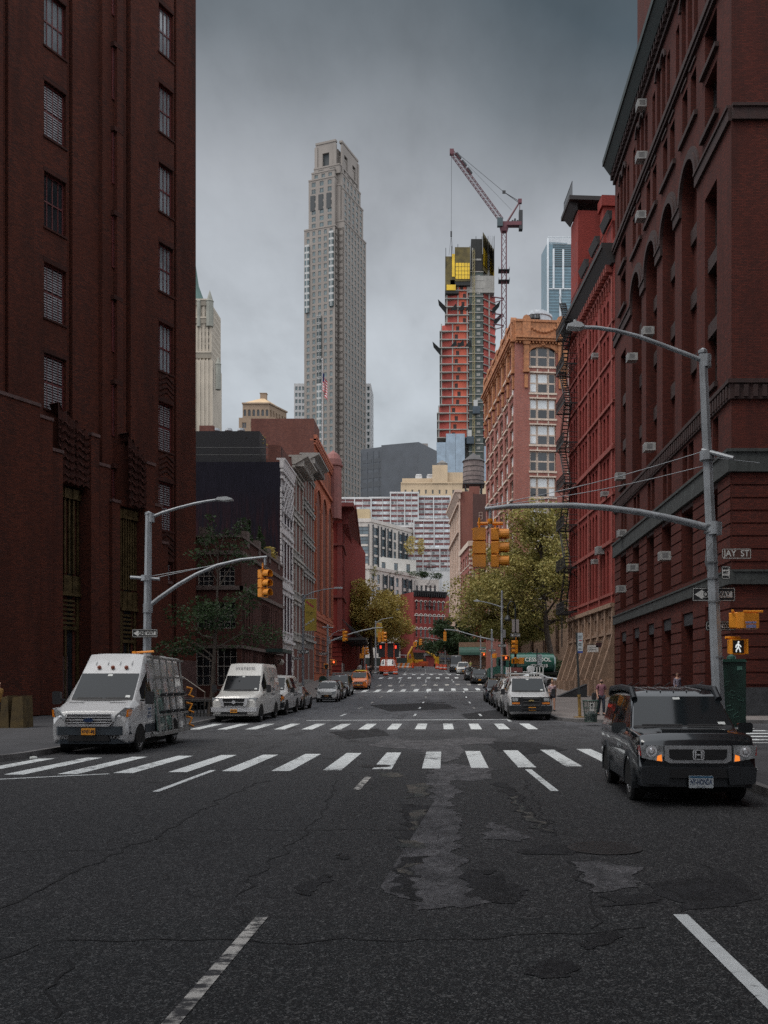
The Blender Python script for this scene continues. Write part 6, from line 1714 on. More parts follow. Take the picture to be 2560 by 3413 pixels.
def limestone_corner():
	Y = 262.0; g = gz(Y); zz = lambda py: Z(py, Y)
	c = Vector((X(1236, Y), Y)); d = Vector((.50, .866))
	b = Bld('corner_apartments', (c.x, c.y + 6, g), 'pale limestone apartment house with slate bay windows and roof gardens')
	w = b.p('wall', [LIMEB]); sl = b.p('bay_frame', [SLATEF]); t = b.p('cornice', [LIMEB])
	GL = glass('bluish_bay_glass', (.06, .085, .10), .08, .4, 2.2, .7, wave=False)
	m = [SLATEF, GL, LIMEB]
	n = Fac((c.x - 9, c.y + .6), (c.x, c.y)); e = Fac((c.x, c.y), (c.x + d.x * 22, c.y + d.y * 22))
	zt = zz(1734); zl = zz(1915)
	H = (zt - zl) / 5.55
	for F, cols in ((n, [(1.2, 1.4), (5.0, 3.4)]), (e, [(1.0, 2.6), (5.2, 2.0), (8.6, 1.9), (11.8, 1.3), (14.4, 2.0), (17.2, 1.9), (20, 1.3)])):
		hs = []
		for r in range(5):
			for u, wd in cols:
				h = (u, u + wd, zl + .35 + r * H, zl + .35 + r * H + H * .78);
				if h[1] < F.L: hs.append(h); b.win(F, *h, -.15, m, nx=2 if wd > 1.5 else 1, ny=2, fr=.12, bar=.1)
		F.wall(w, 0, F.L, g - 1, zt, hs, .3)
		for u, wd in cols:
			if wd > 1.8 and u + wd < F.L:
				for q in (u - .12, u + wd - .1): F.box(sl, q, q + .22, zl + .3, zt - 1.1, -.05, .35)
		F.box(t, -.2, F.L + .2, zt - .5, zt + .5, -.4, .25)
	block(w, [(c.x, c.y + .6), (c.x + d.x * 21.6, c.y + d.y * 21.6 + .5), (c.x - 6, c.y + 24), (c.x - 9, c.y + 1.2)], g, zt - .1)
	# lower wing standing forward to the right
	c2 = Vector((X(1232, Y - 14), Y - 14)); e2 = Fac((c2.x, c2.y), (c2.x + d.x * 25.5, c2.y + d.y * 25.5)); n2 = Fac((c2.x - 12, c2.y + .6), (c2.x, c2.y))
	zt2 = zz(1912); z0 = g + 5.2; H2 = (zt2 - .9 - z0) / 6
	for F, cols in ((n2, [(2, 1.5), (6.4, 3)]), (e2, [(1.0, 1.3), (3.6, 1.3), (6.4, 1.9), (9.6, 1.9), (13.0, 1.3), (16.2, 2.0), (19.0, 2.0), (22.6, 1.4)])):
		hs = []
		for r in range(6):
			for u, wd in cols: h = (u, u + wd, z0 + r * H2 + .3, z0 + r * H2 + H2 * .82); hs.append(h); b.win(F, *h, -.15, m, nx=2 if wd > 1.5 else 1, ny=2, fr=.12, bar=.1)
		sh = [(F.L * k / 4 + .5, F.L * (k + 1) / 4 - .5, g + .5, g + 4) for k in range(4)]
		for h in sh: b.win(F, *h, -.4, [SLATEF, DARKWIN, SLATEF], nx=3, ny=1, fr=.15)
		F.wall(w, 0, F.L, g - 1, zt2, hs + sh, .4); F.box(t, -.2, F.L + .2, zt2 - .4, zt2 + .5, -.3, .25); F.box(t, 0, F.L, g + 4.4, g + 4.9, -.2, .9)
		for u, wd in cols:
			if wd > 1.8:
				for q in (u - .1, u + wd - .1): F.box(sl, q, q + .2, z0, zt2 - 1.2, -.05, .3)
	block(w, [(c2.x, c2.y + .6), (c2.x + d.x * 25, c2.y + d.y * 25 + .5), (c2.x - 2, c2.y + 26), (c2.x - 12, c2.y + 1.2)], g, zt2 - .1)
	# white studio block on the wing's roof and penthouse on the main roof
	pc = b.p('penthouse', [plain('studio_white', (.58, .56, .52), .8, .1, .3), plain('penthouse_tan', (.46, .36, .22), .8, .1, .3)])
	a = e2.pt(17.5, 0, -5); S = Fac((a[0] - 3, a[1] - 1), (X(1386, a[1] + 3), a[1] + 6)); hs = [(S.L * k / 3 + .8, S.L * k / 3 + 2.1, zz(1905), zz(1868)) for k in range(3)]
	for h in hs: b.win(S, *h, -.2, m, nx=2, ny=2, fr=.12)
	S.wall(pc, 0, S.L, zt2, zz(1852), hs, .3); S.box(pc, 0, S.L, zt2, zz(1853), -6, -.35)
	F = Fac((c.x - 6, c.y + 3), (X(1232, c.y + 3), c.y + 3)); F.box(pc, 0, F.L, zt, zz(1690), -5, 0, 1);
	b.done(100)
limestone_corner()
def victorian():
	Y = 252.0; g = gz(Y); zz = lambda py: Z(py, Y)
	p0 = (X(1381, Y), Y); p1 = (X(1484, Y + 4.5), Y + 4.5)
	VR = brick('victorian_red_brick', (.34, .07, .06), (.25, .052, .046), (.14, .03, .03), soot=.2); VW = plain('white_arch_stone', (.6, .55, .5), .7, .1, .5)
	b = Bld('tenement', ((p0[0] + p1[0]) / 2, Y + 5, g), 'red brick tenement with white arched window heads and black fire escape')
	f = Fac(p0, p1); r = Fac(p1, (p1[0] + 1.2, p1[1] + 9)); w = b.p('wall', [VR]); t = b.p('cornice', [plain('cornice_black', (.02, .02, .022), .6, .3)]); tr = b.p('arch_trim', [VW])
	zt = zz(1972); m = [VW, DARKWIN, VW]; hs = []; H = (zt - 1.6 - g - 4.2) / 4
	for row in range(4):
		for k in range(7):
			cw = f.L / 7; u = cw * k + cw * .27; z = g + 4.2 + row * H + .4; h = (u, u + cw * .46, z, z + H * .68, 'arch'); hs.append(h); b.win(f, *h[:4], -.25, m, nx=1, ny=2, arch=True)
			rr = cw * .23; c_ = u + rr; zs = z + H * .68 - rr; f.poly(tr, arc(c_, zs, rr + .22, 0, 180, 8) + arc(c_, zs, rr + .02, 180, 0, 8), -.05, .09)
		f.box(tr, 0, f.L, g + 4.2 + row * H + H * .68 - .1, g + 4.2 + row * H + H * .68 + .08, -.05, .05) if row < 3 else None
	f.wall(w, 0, f.L, g - 1, zt, hs, .3); f.box(w, 0, f.L, g - 1, zt - .05, -9, -.35); r.box(w, 0, r.L, g - 1, zt - .1, -1, 0)
	f.wedge(t, -.2, f.L + .2, zt - 1.3, zt, .25, .9); f.box(t, -.3, f.L + .3, zt, zt + .3, -.4, 1.0)
	for k in range(14): f.box(t, k * f.L / 14 + .1, k * f.L / 14 + .3, zt - 1.2, zt - .2, -.05, .8)
	sf = b.p('shop_canopy', [plain('canopy_grey', (.10, .095, .09), .7, .3)]); f.box(sf, 0, f.L, g + 3.1, g + 3.9, -.1, .7)
	fe = b.p('fire_escape', [BLACKIRON])
	for i, z in enumerate((zz(2020), zz(1955), zz(1890))):
		f.box(fe, 3.4, 6.0, z, z + .1, 0, .95);
		for q in range(9): fe.tube([f.pt(3.4 + q * .325, z, .95), f.pt(3.4 + q * .325, z + .9, .95)], .03, 3)
		fe.tube([f.pt(3.4, z + .9, .95), f.pt(6, z + .9, .95)], .04, 3)
		for q in (.4, .8): fe.tube([f.pt(3.6, z, q), f.pt(5.8, z + 4.4, q)], .05, 3)
	b.done(60)
	# pale studio block behind
	zz2 = lambda py: Z(py, 268)
	b, f, r, zt = simple_tower('studio_block', 'off-white roof storey with black windows above the red tenement', 1378, 1462, 1932, 268, 8, plain('studio_offwhite', (.5, .48, .45), .8, .1, .3), 5, 4.2, .45, .7, [SLATEF, DARKWIN, LIMEB], nx=2, ny=2); b.done(20)
	b, f, r, zt = simple_tower('yellow_house', 'pale yellow rendered house rising behind the red tenement', 1430, 1516, 1905, 282, 10, plain('pale_yellow_render', (.6, .46, .22), .85, .1, .3, streak=.3), 5, 9, .12, .22, [SLATEF, DARKWIN, LIMEB], fr=.1);
	b.done(20)
victorian()
def right_far():
	# brown brick loft with pale terracotta street front
	Y = 215.0; g = gz(Y); zz = lambda py: Z(py, Y); x = lambda px: X(px, Y)
	PT = plain('blush_terracotta', (.48, .36, .29), .8, .15, .5, streak=.3)
	b = Bld('brick_loft', (x(1580), Y + 10, g), 'plain brown brick loft building with pale terracotta street front')
	BRB = brick('brown_orange_brick', (.24, .085, .06), (.17, .065, .05), (.16, .09, .08), soot=.25)
	BRB2 = brick('dark_brown_brick', (.10, .05, .043), (.07, .038, .034), (.08, .05, .045), soot=.3)
	w = b.p('side_wall', [BRB, BRB2]); s = b.p('street_front', [PT]); t = b.p('cornice', [PT])
	n = Fac((x(1533), Y), (x(1640), Y)); e = Fac((x(1506) , Y + 27), (x(1533), Y))
	zt = zz(1638)
	n.box(w, 0, 3.0, g - 1, zt, -26, -.02, 0); n.box(w, 3.0, n.L, g - 1, zt - .6, -26, -.01, 1); n.box(w, 2.2, 4.6, zt - 1, zt + 1.4, -5, -1)
	hs = []
	for r in range(9):
		for k in range(5):
			u = e.L * (k + .25) / 5; z = g + 5 + r * (zt - g - 8) / 9; h = (u, u + e.L / 5 * .55, z + .5, z + 3.1); hs.append(h); b.win(e, *h, -.3, [PT, DARKWIN, PT], nx=2, ny=2)
	e.wall(s, 0, e.L, g - 1, zt, hs, .35);
	for z in (g + 4.4, zt - 9.5, zt - 3): e.box(t, 0, e.L, z, z + .5, -.1, .6)
	e.wedge(t, 0, e.L + .6, zt - 1.8, zt - .4, .2, 1.2); e.box(t, 0, e.L + 1.0, zt - .4, zt + .2, -.4, 1.3)
	for k in range(6): e.box(t, e.L * k / 5 - .3, e.L * k / 5 + .3, g, zt - 3, -.05, .25)
	hn = [(4.4, 5.2, zt - 6.4, zt - 4.8), (5.8, 6.4, zt - 9, zt - 7.4)]
	for h in hn: b.win(n, *h, .0, [PT, DARKWIN, PT], nx=1, ny=2)
	b.done(40)
	k = empty('water_tower', (x(1581), Y + 6, zt - .8), 'wooden roof water tower on black legs above the brown brick loft', 'water tower')
	q = MB(); q.lathe([(2.45, 3.6), (2.55, 6.0), (2.4, 9.0)], 18); q.build('tank', plain('weathered_wood_staves', (.17, .135, .125), .85, .3, 2, streak=.5), k)
	q = MB(); q.lathe([(2.7, 9.0), (2.7, 9.15), (.1, 11.2), (.12, 11.4)], 16); q.build('lid', plain('tank_lid', (.07, .065, .065), .8, .2), k)
	q = MB();
	for z in (4.3, 5.3, 6.4, 7.6): q.lathe([(2.56, z), (2.6, z + .05), (2.56, z + .1)], 18)
	q.box(-2.6, 2.6, -2.6, 2.6, 3.3, 3.58); q.build('hoop', BLACKIRON, k)
	for sx in (-1, 1):
		for sy in (-1, 1): l = MB(); l.tube([(sx * 1.9, sy * 1.9, 0), (sx * 1.9, sy * 1.9, 3.3)], .14, 5); l.tube([(sx * 1.9, sy * 1.9, .2), (-sx * 1.9, sy * 1.9, 3.2)], .05, 4); l.build('leg', BLACKIRON, k)
	# banded apartment house nearer the camera
	Y = 185.0; g = gz(Y); zz = lambda py: Z(py, Y); x = lambda px: X(px, Y)
	BRQ = brick('salmon_brick', (.33, .10, .075), (.25, .075, .06), (.25, .14, .12), soot=.2)
	b = Bld('banded_apartments', (x(1600), Y + 8, g), 'salmon brick apartment house with cream corner bands behind the traffic lights')
	w = b.p('wall', [BRQ]); t = b.p('corner_band', [TERRASTONE])
	n = Fac((x(1566), Y), (x(1625), Y)); e = Fac((x(1539), Y + 16), (x(1566), Y)); zt = zz(1808)
	for F, nc in ((n, 2), (e, 4)):
		hs = []
		rows = int((zt - g - 5) / 3.5)
		for r in range(rows):
			for k_ in range(nc):
				cw = F.L / nc; z = zt - 1.4 - (r + 1) * 3.5 + .7; h = (cw * k_ + cw * .2, cw * k_ + cw * .8, z, z + 2.2); hs.append(h); b.win(F, *h, -.2, [TERRASTONE, SKYGLASS, TERRASTONE], nx=2, ny=2, fr=.08, bar=.08); F.box(t, h[0] - .1, h[1] + .1, z - .3, z - .05, -.05, .1)
		F.wall(w, 0, F.L, g - 1, zt, hs, .25); F.box(t, 0, F.L, zt - .7, zt + .3, -.3, .35)
		for i in range(int((zt - g) / .9)):
			for u in (0, F.L - .7): F.box(t, u, u + .7, g + i * .9, g + i * .9 + .4, -.05, .05)
	n.box(w, 0, n.L, g - 1, zt - .1, -15, -.3); b.done(60)
	# maroon house between them and the terracotta-crowned loft
	b, f, r, zt = simple_tower('maroon_house', 'narrow maroon brick house with fire escape beside the terracotta crowned loft', 1588, 1632, 1770, 176, 10, BR_RED, 3, 3.6, .45, .6, [REDSTONE, DARKWIN, REDSTONE], nx=1, ny=2)
	fe = b.p('fire_escape', [BLACKIRON])
	for k_ in range(5):
		z = Z(1900, 176) - k_ * 3.6 + 7; f.box(fe, .4, 2.2, z, z + .1, 0, .9);
		for q in (.4, .9, 1.4, 2.0): fe.tube([f.pt(q, z, .9), f.pt(q, z + .9, .9)], .03, 3)
		fe.tube([f.pt(.5, z, .5), f.pt(2.0, z + 3.6, .5)], .05, 3)
	b.done(20)
	# shops at street level, right, beyond the park
	for i, (px0, px1, Y, h, lab, col) in enumerate(((1530, 1562, 172, 5.0, 'small shop with a dark green rounded awning', 'g'), (1500, 1532, 205, 4.8, 'tall corner shop with a grey sign board', 'k'))):
		x0, x1 = X(px0, Y), X(px1, Y); g = gz(Y)
		b = Bld('shop', (x0, Y, g), lab); f = Fac((x0, Y), (x1 + 4, Y)); w = b.p('wall', [BUFF]); f.box(w, 0, f.L, g - .5, g + h, -6, 0)
		b.win(f, .4, f.L - .5, g + .6, g + 2.6, .02, [SLATEF, DARKWIN, SLATEF], nx=3, ny=1, fr=.1)
		aw = b.p('awning', [plain('awning_green', (.015, .07, .05), .6, .2) if col == 'g' else plain('awning_grey', (.06, .065, .06), .7, .2)])
		prof = arc(0, g + 2.6, 1.5, 0, 90, 5); aw.add([f.pt(u, z, d) for u in (0, f.L) for d, z in prof], [(j, j + 1, j + 7, j + 6) for j in range(5)] + [tuple(range(6)), tuple(range(6, 12))])
		b.done()
right_far()
# cream stone annexe behind the park trees, right of the cross street
b, f, r, zt = simple_tower('stone_hall', 'buff stone ground storey with tall pilasters glimpsed under the big street tree', 1700, 1930, 2000, 134, 4, BUFF, 5, 7.5, .34, .8, [BUFF, DARKWIN, BUFF], nx=2, ny=3, g=gz(134)); b.done()
# low houses and sheds closing the street behind the trees, left of the street end
# unseen blocks added beside and behind the viewer to shade the near street
for nm, lb, px, pr, dd in (('right_shade_block', 'unseen brown brick block added on the near right to shade the street', (14.4, 26.2), (14.4, -70), 24), ('left_shade_block', 'unseen brown brick block added on the near left to shade the street', (-12.6, -70), (-12.6, 8.6), 24)):
	b = Bld(nm, (px[0], -20, 0), lb); f = Fac(px, pr) if px[0] < 0 else Fac(px, pr); w = b.p('wall', [BR_LEFT]); hs = grid_windows(b, f, 1, f.L - 1, 5, 44, 14, 10, .45, .6, [REDFRAME, DARKWIN, REDFRAME], nx=2, ny=2)
	f.wall(w, 0, f.L, -1, 48, hs, .3); f.box(w, .01, f.L - .01, -1, 47.9, -dd, -.32); f.box(b.p('cornice', [BROWNSTONE]), 0, f.L, 47.9, 48.6, -.4, .5); b.done(20)
b, f, r, zt = simple_tower('low_house', 'pale low house behind the yellowing trees at the end of the street', 1165, 1330, 2125, 240, 8, LIMEB, 6, 4, .4, .55, [SLATEF, DARKWIN, SLATEF], nx=2, ny=1); b.done()
AMBER = plain('amber_lens', (.75, .22, .02), .2, .1, 5, coat=.8); REDLENS = plain('red_lens', (.45, .02, .015), .2, .1, 5, coat=.8)
LAMPGLASS = plain('headlamp_glass', (.42, .44, .45), .12, .35, 14, .35, coat=1.0)
GRILLEBLACK = plain('grille_black', (.008, .008, .009), .5, .3, 6); SILVERTRIM = plain('silver_trim', (.36, .37, .38), .35, .1, 4, .5)
UNDER = plain('underbody_black', (.006, .006, .006), .9, .2); STICKER = plain('sticker_white', (.6, .62, .6), .5, .1); STICKERB = plain('sticker_blue', (.05, .2, .45), .5, .1)
TEALGLOW = plain('sticker_green', (.25, .5, .35), .5, .1)
def panel(b, q, u0=0.0, u1=1.0, v0=0.0, v1=1.0, off=.006, th=.01, m=0, n=None):
	"""thin slab laid on a bilinear patch q = (bottom left, bottom right, top right, top left)"""
	q = [Vector(p) for p in q]
	f = lambda u, v: (q[0] * (1 - u) + q[1] * u) * (1 - v) + (q[3] * (1 - u) + q[2] * u) * v
	p = [f(u0, v0), f(u1, v0), f(u1, v1), f(u0, v1)]
	nn = (p[1] - p[0]).cross(p[3] - p[0]).normalized() if n is None else Vector(n)
	lo = [x + nn * (off - th) for x in p]; hi = [x + nn * off for x in p]
	b.hexa(lo + hi, m)
	return p, nn
def loft(b, secs, cr=.03, m=0, flat=()):
	"""body shell from rows (y, z bottom, z shoulder, z top, half widths bottom, shoulder, top)"""
	rings = []
	for k, (y, zb, zs, zt, wb, ws, wt) in enumerate(secs):
		zm = zb + (zs - zb) * .45
		h = [(wb, zb), (max(wb, ws) + .015, zm), (ws, zs), (wt + (ws - wt) * .06, zt - (zt - zs) * .12), (wt - .03 if k in flat else wt - .07, zt), (wt * .5, zt + (-.02 if k in flat else cr))]
		rings.append([(-x, y, z) for x, z in h] + [(x, y, z) for x, z in reversed(h)])
	n = len(rings[0])
	b.add([p for r in rings for p in r], [(i * n + j, i * n + (j + 1) % n, (i + 1) * n + (j + 1) % n, (i + 1) * n + j) for i in range(len(rings) - 1) for j in range(n)], m)
	b.add(rings[0], [tuple(range(n))], m); b.add(rings[-1], [tuple(range(n))], m)
_wh = {}
def wheel(root, x, y, r, w, rim=ALLOY, spokes=5, side=1, detail=True):
	key = (round(r, 2), round(w, 2), rim.name, spokes, detail)
	if key not in _wh:
		b = MB(); b.lathe([(r * .62, -w / 2 + .02), (r * .9, -w / 2), (r, -w / 2 + .035), (r, w / 2 - .035), (r * .9, w / 2), (r * .66, w / 2 - .01), (r * .62, w / 2 - .05)], 24, axis='x')
		t = b.mesh('wheel', [RUBBER], 40); b.fix(t)
		c = MB()
		c.lathe([(r * .64, w / 2 - .055), (r * .64, w / 2 - .005), (r * .57, w / 2 - .02), (r * .55, w / 2 - .06)], 20, axis='x'); c.lathe([(r * .55, w / 2 - .075), (r * .1, w / 2 - .07)], 20, axis='x', m=1)
		for k in range(spokes):
			a = 2 * math.pi * k / spokes; d = Vector((0, math.cos(a), math.sin(a))); s = Vector((0, -math.sin(a), math.cos(a)))
			wi, wo = r * .09, r * (.16 if spokes < 7 else .06); o = Vector((w / 2 - .03, 0, 0)); th = Vector((.03, 0, 0))
			p = [o + d * r * .08 - s * wi, o + d * r * .6 - s * wo, o + d * r * .6 + s * wo, o + d * r * .08 + s * wi]
			c.hexa([v - th for v in p] + [v + th * .6 for v in p])
		c.lathe([(r * .13, w / 2 - .06), (r * .12, w / 2 + .005), (.005, w / 2 + .008)], 12, axis='x')
		rm = c.mesh('rim', [rim, UNDER]); c.fix(rm)
		_wh[key] = (t, rm)
	t, rm = _wh[key]
	o = link('wheel', t, root); o.location = (x, y, r);
	if side < 0: o.rotation_euler = (0, 0, math.pi)
	if detail: link('rim', rm, o)
	return o
def mirror_pair(root, y, z, x, w=.2, h=.22, mat=BLACKPLASTIC, arm=.12):
	for s in (-1, 1):
		b = MB(); xx = s * (x + arm)
		b.prism(rrect(min(xx, xx + s * w), max(xx, xx + s * w), z, z + h, .05), y - .10, y + .06, 'y', 0, .88)
		b.tube([(s * (x - .05), y + .02, z + h * .3), (s * (x + arm + .03), y, z + h * .35)], .03, 5)
		o = b.build('mirror', mat, root)
		g = MB(); g.prism(rrect(min(xx, xx + s * w) + .02, max(xx, xx + s * w) - .02, z + .02, z + h - .02, .03), y + .06, y + .068, 'y'); g.build('mirror_glass', CARGLASS, o)
def plate(root, x, z, y, txt, w=.32, h=.16, mat=None, ink=None, tilt=0):
	b = MB(); b.prism(rrect(x - w / 2, x + w / 2, z, z + h, .015), y - .012, y + .01, 'y'); o = b.build('licence_plate', mat or PLATE, root)
	if txt:
		me = text_mesh(txt, h * .62, ink or INK, .001, .82, .004, fit=w * .9); l = link('lettering', me, o); l.location = (x, y - .0135, z + h * .48)
	return o
def front_piece(root, name, mat, polys, y0, y1, mirror=False, taper=1.0, slope=0.0, parent=None, smooth=None):
	"""pieces outlined in x-z and given depth from y1 (back) to y0 (front)"""
	out = []
	for s in ((1, -1) if mirror else (1,)):
		b = MB()
		for poly in polys:
			p = [(x * s, z) for x, z in poly]
			k = len(b.v); b.prism(p, y0, y1, 'y')
			if taper != 1.0:
				n = len(p); cx = sum(q[0] for q in p) / n; cz = sum(q[1] for q in p) / n
				for i in range(k, k + n): v = b.v[i]; b.v[i] = (cx + (v[0] - cx) * taper, v[1], cz + (v[2] - cz) * taper)
			if slope:
				for i in range(k, len(b.v)): v = b.v[i]; b.v[i] = (v[0], v[1] + slope * abs(v[0]) ** 2, v[2])
		out.append(b.build(name, mat, parent or root, smooth=smooth))
	return out
def car(name, label, cat, x, Y, secs, paint, ws, sides, R_=.33, W=None, wx=None, wy=(.85, 3.5), rz=0.0, group=None, s=1.0, rim=ALLOY, spokes=5, mirrors=None, lower=None, arch=True, z=None, tw=.22, detail=True, rear=False):
	"""ws: (i, j) section indices of the windscreen; sides: list of (i, j, insets) of side panes"""
	L = secs[-1][0]
	z = gz(Y) if z is None else z
	ym = Y + L * .5
	t = empty(name, (x, Y, z), label, cat, group, rz, s)
	slope = (gz(Y + L) - gz(Y)) / L if abs(rz) < .3 else 0
	t.rotation_euler = (math.atan(slope), 0, rz)
	b = MB(); loft(b, secs, flat=ws or ())
	body_ = b.build('body', paint, t, smooth=50)
	if Y < 75: bv = body_.modifiers.new('bevel', 'BEVEL'); bv.width = .055; bv.segments = 3; bv.limit_method = 'ANGLE'; bv.angle_limit = R(16)
	P_ = lambda i, sgn, top: Vector((sgn * (secs[i][6] - .02 if top else secs[i][5]), secs[i][0], secs[i][3] if top else secs[i][2]))
	if ws:
		i, j = ws
		b = MB(); q = [P_(i, -1, 1), P_(i, 1, 1), P_(j, 1, 1), P_(j, -1, 1)]
		panel(b, q, .015, .985, .03, .96, .010, .03); o = b.build('windscreen', CARGLASS, t)
		e = MB()
		panel(e, q, .02, .98, -.02, .05, .012, .02); panel(e, q, .1, .5, .055, .075, .022, .012); panel(e, q, .55, .9, .055, .075, .022, .012)
		e.build('wiper', BLACKPLASTIC, t)
		k = MB(); panel(k, q, .46, .54, .86, .93, .012, .006); panel(k, q, .86, .93, .08, .16, .012, .006); k.build('window_sticker', STICKER, o)
	for sg in (-1, 1):
		for (i, j, u0, u1, v0, v1) in sides:
			q = [P_(i, sg, 0), P_(j, sg, 0), P_(j, sg, 1), P_(i, sg, 1)] if sg > 0 else [P_(j, sg, 0), P_(i, sg, 0), P_(i, sg, 1), P_(j, sg, 1)]
			if sg < 0: u0_, u1_ = 1 - u1, 1 - u0
			else: u0_, u1_ = u0, u1
			b = MB(); panel(b, q, u0_, u1_, v0, v1, .012, .02); b.build('side_window', CARGLASS, t)
	hw = max(q[5] for q in secs) if wx is None else wx
	for sg in (-1, 1):
		for yy in wy:
			wheel(t, sg * (hw - tw / 2 + .01), yy, R_, tw, rim, spokes, sg, detail)
			if arch:
				a = MB(); p = arc(yy, R_, R_ * 1.17, -15, 195, 14); a.prism(p, sg * (hw - .1), sg * (hw + .018), 'x'); a.build('wheel_arch', UNDER, t)
	b = MB(); b.box(-hw + .15, hw - .15, .5, L - .4, .16, secs[2][1] + .03); b.build('underbody', UNDER, t)
	if mirrors: mirror_pair(t, *mirrors)
	return t
def sedan_secs(L, W, H, hood=.72, suv=False, van=False, hs=.35):
	w = W / 2; k = H
	if suv: r = [(0, .38, .62, .80, w * .86, w * .9, w * .80), (.12, .26, .78, .98, w * .94, w * .97, w * .86), (1.15, .26, .98, 1.08, w * .96, w, w * .86), (1.25, .26, 1.0, 1.10, w * .96, w, w * .84), (2.05, .28, 1.02, k - .06, w * .96, w, w * .72), (2.7, .28, 1.03, k, w * .96, w, w * .71), (L - .75, .30, 1.06, k - .05, w * .96, w * .99, w * .70), (L - .12, .36, 1.05, 1.16, w * .92, w * .95, w * .78), (L, .45, .9, 1.0, w * .86, w * .9, w * .7)]
	else: r = [(0, .34, .52, .66, w * .84, w * .88, w * .76), (.14, .2, .62, .80, w * .94, w * .96, w * .84), (1.05, .19, .82, .93, w * .96, w, w * .86), (1.2, .19, .84, .96, w * .96, w, w * .80), (2.05, .2, .88, k - .05, w * .96, w, w * .64), (2.6, .2, .88, k, w * .96, w, w * .63), (L - 1.4, .2, .90, k - .10, w * .96, w * .99, w * .62), (L - .65, .24, .92, 1.0, w * .94, w * .97, w * .72), (L, .4, .8, .92, w * .86, w * .9, w * .7)]
	return r
SIDES = [(4, 5, .0, .9, .1, .86), (5, 6, .08, .55, .1, .88), (5, 6, .6, .98, .1, .84)]
def generic_front(t, W, zl=.68, grille=None, lights=None, bumper=(.32, .52), pl=None, plz=.42, col=CHROME, lens=LAMPGLASS, y=.06):
	w = W / 2
	lights = lights or [(w * .52, zl), (w * .88, zl + .05), (w * .90, zl + .17), (w * .5, zl + .11)]
	front_piece(t, 'headlight', lens, [lights], y - .10, y + .25, mirror=True, slope=.12)
	g = grille or [(-w * .42, zl - .05), (w * .42, zl - .05), (w * .46, zl + .12), (-w * .46, zl + .12)]
	o = front_piece(t, 'grille', GRILLEBLACK, [g], y - .10, y + .15)[0]
	zt = max(p[1] for p in g); zb = min(p[1] for p in g); ww = max(p[0] for p in g)
	bars = [[(-ww * .96, zb + (zt - zb) * f - .012), (ww * .96, zb + (zt - zb) * f - .012), (ww * .96, zb + (zt - zb) * f + .012), (-ww * .96, zb + (zt - zb) * f + .012)] for f in (.02, .5, .98)]
	front_piece(t, 'grille_bar', col, bars, y - .125, y, parent=o)
	front_piece(t, 'air_intake', GRILLEBLACK, [[(-w * .6, bumper[0]), (w * .6, bumper[0]), (w * .55, bumper[0] + .1), (-w * .55, bumper[0] + .1)]], y - .085, y + .1)
	plate(t, 0, plz, y - .11, pl or '', .3, .15)
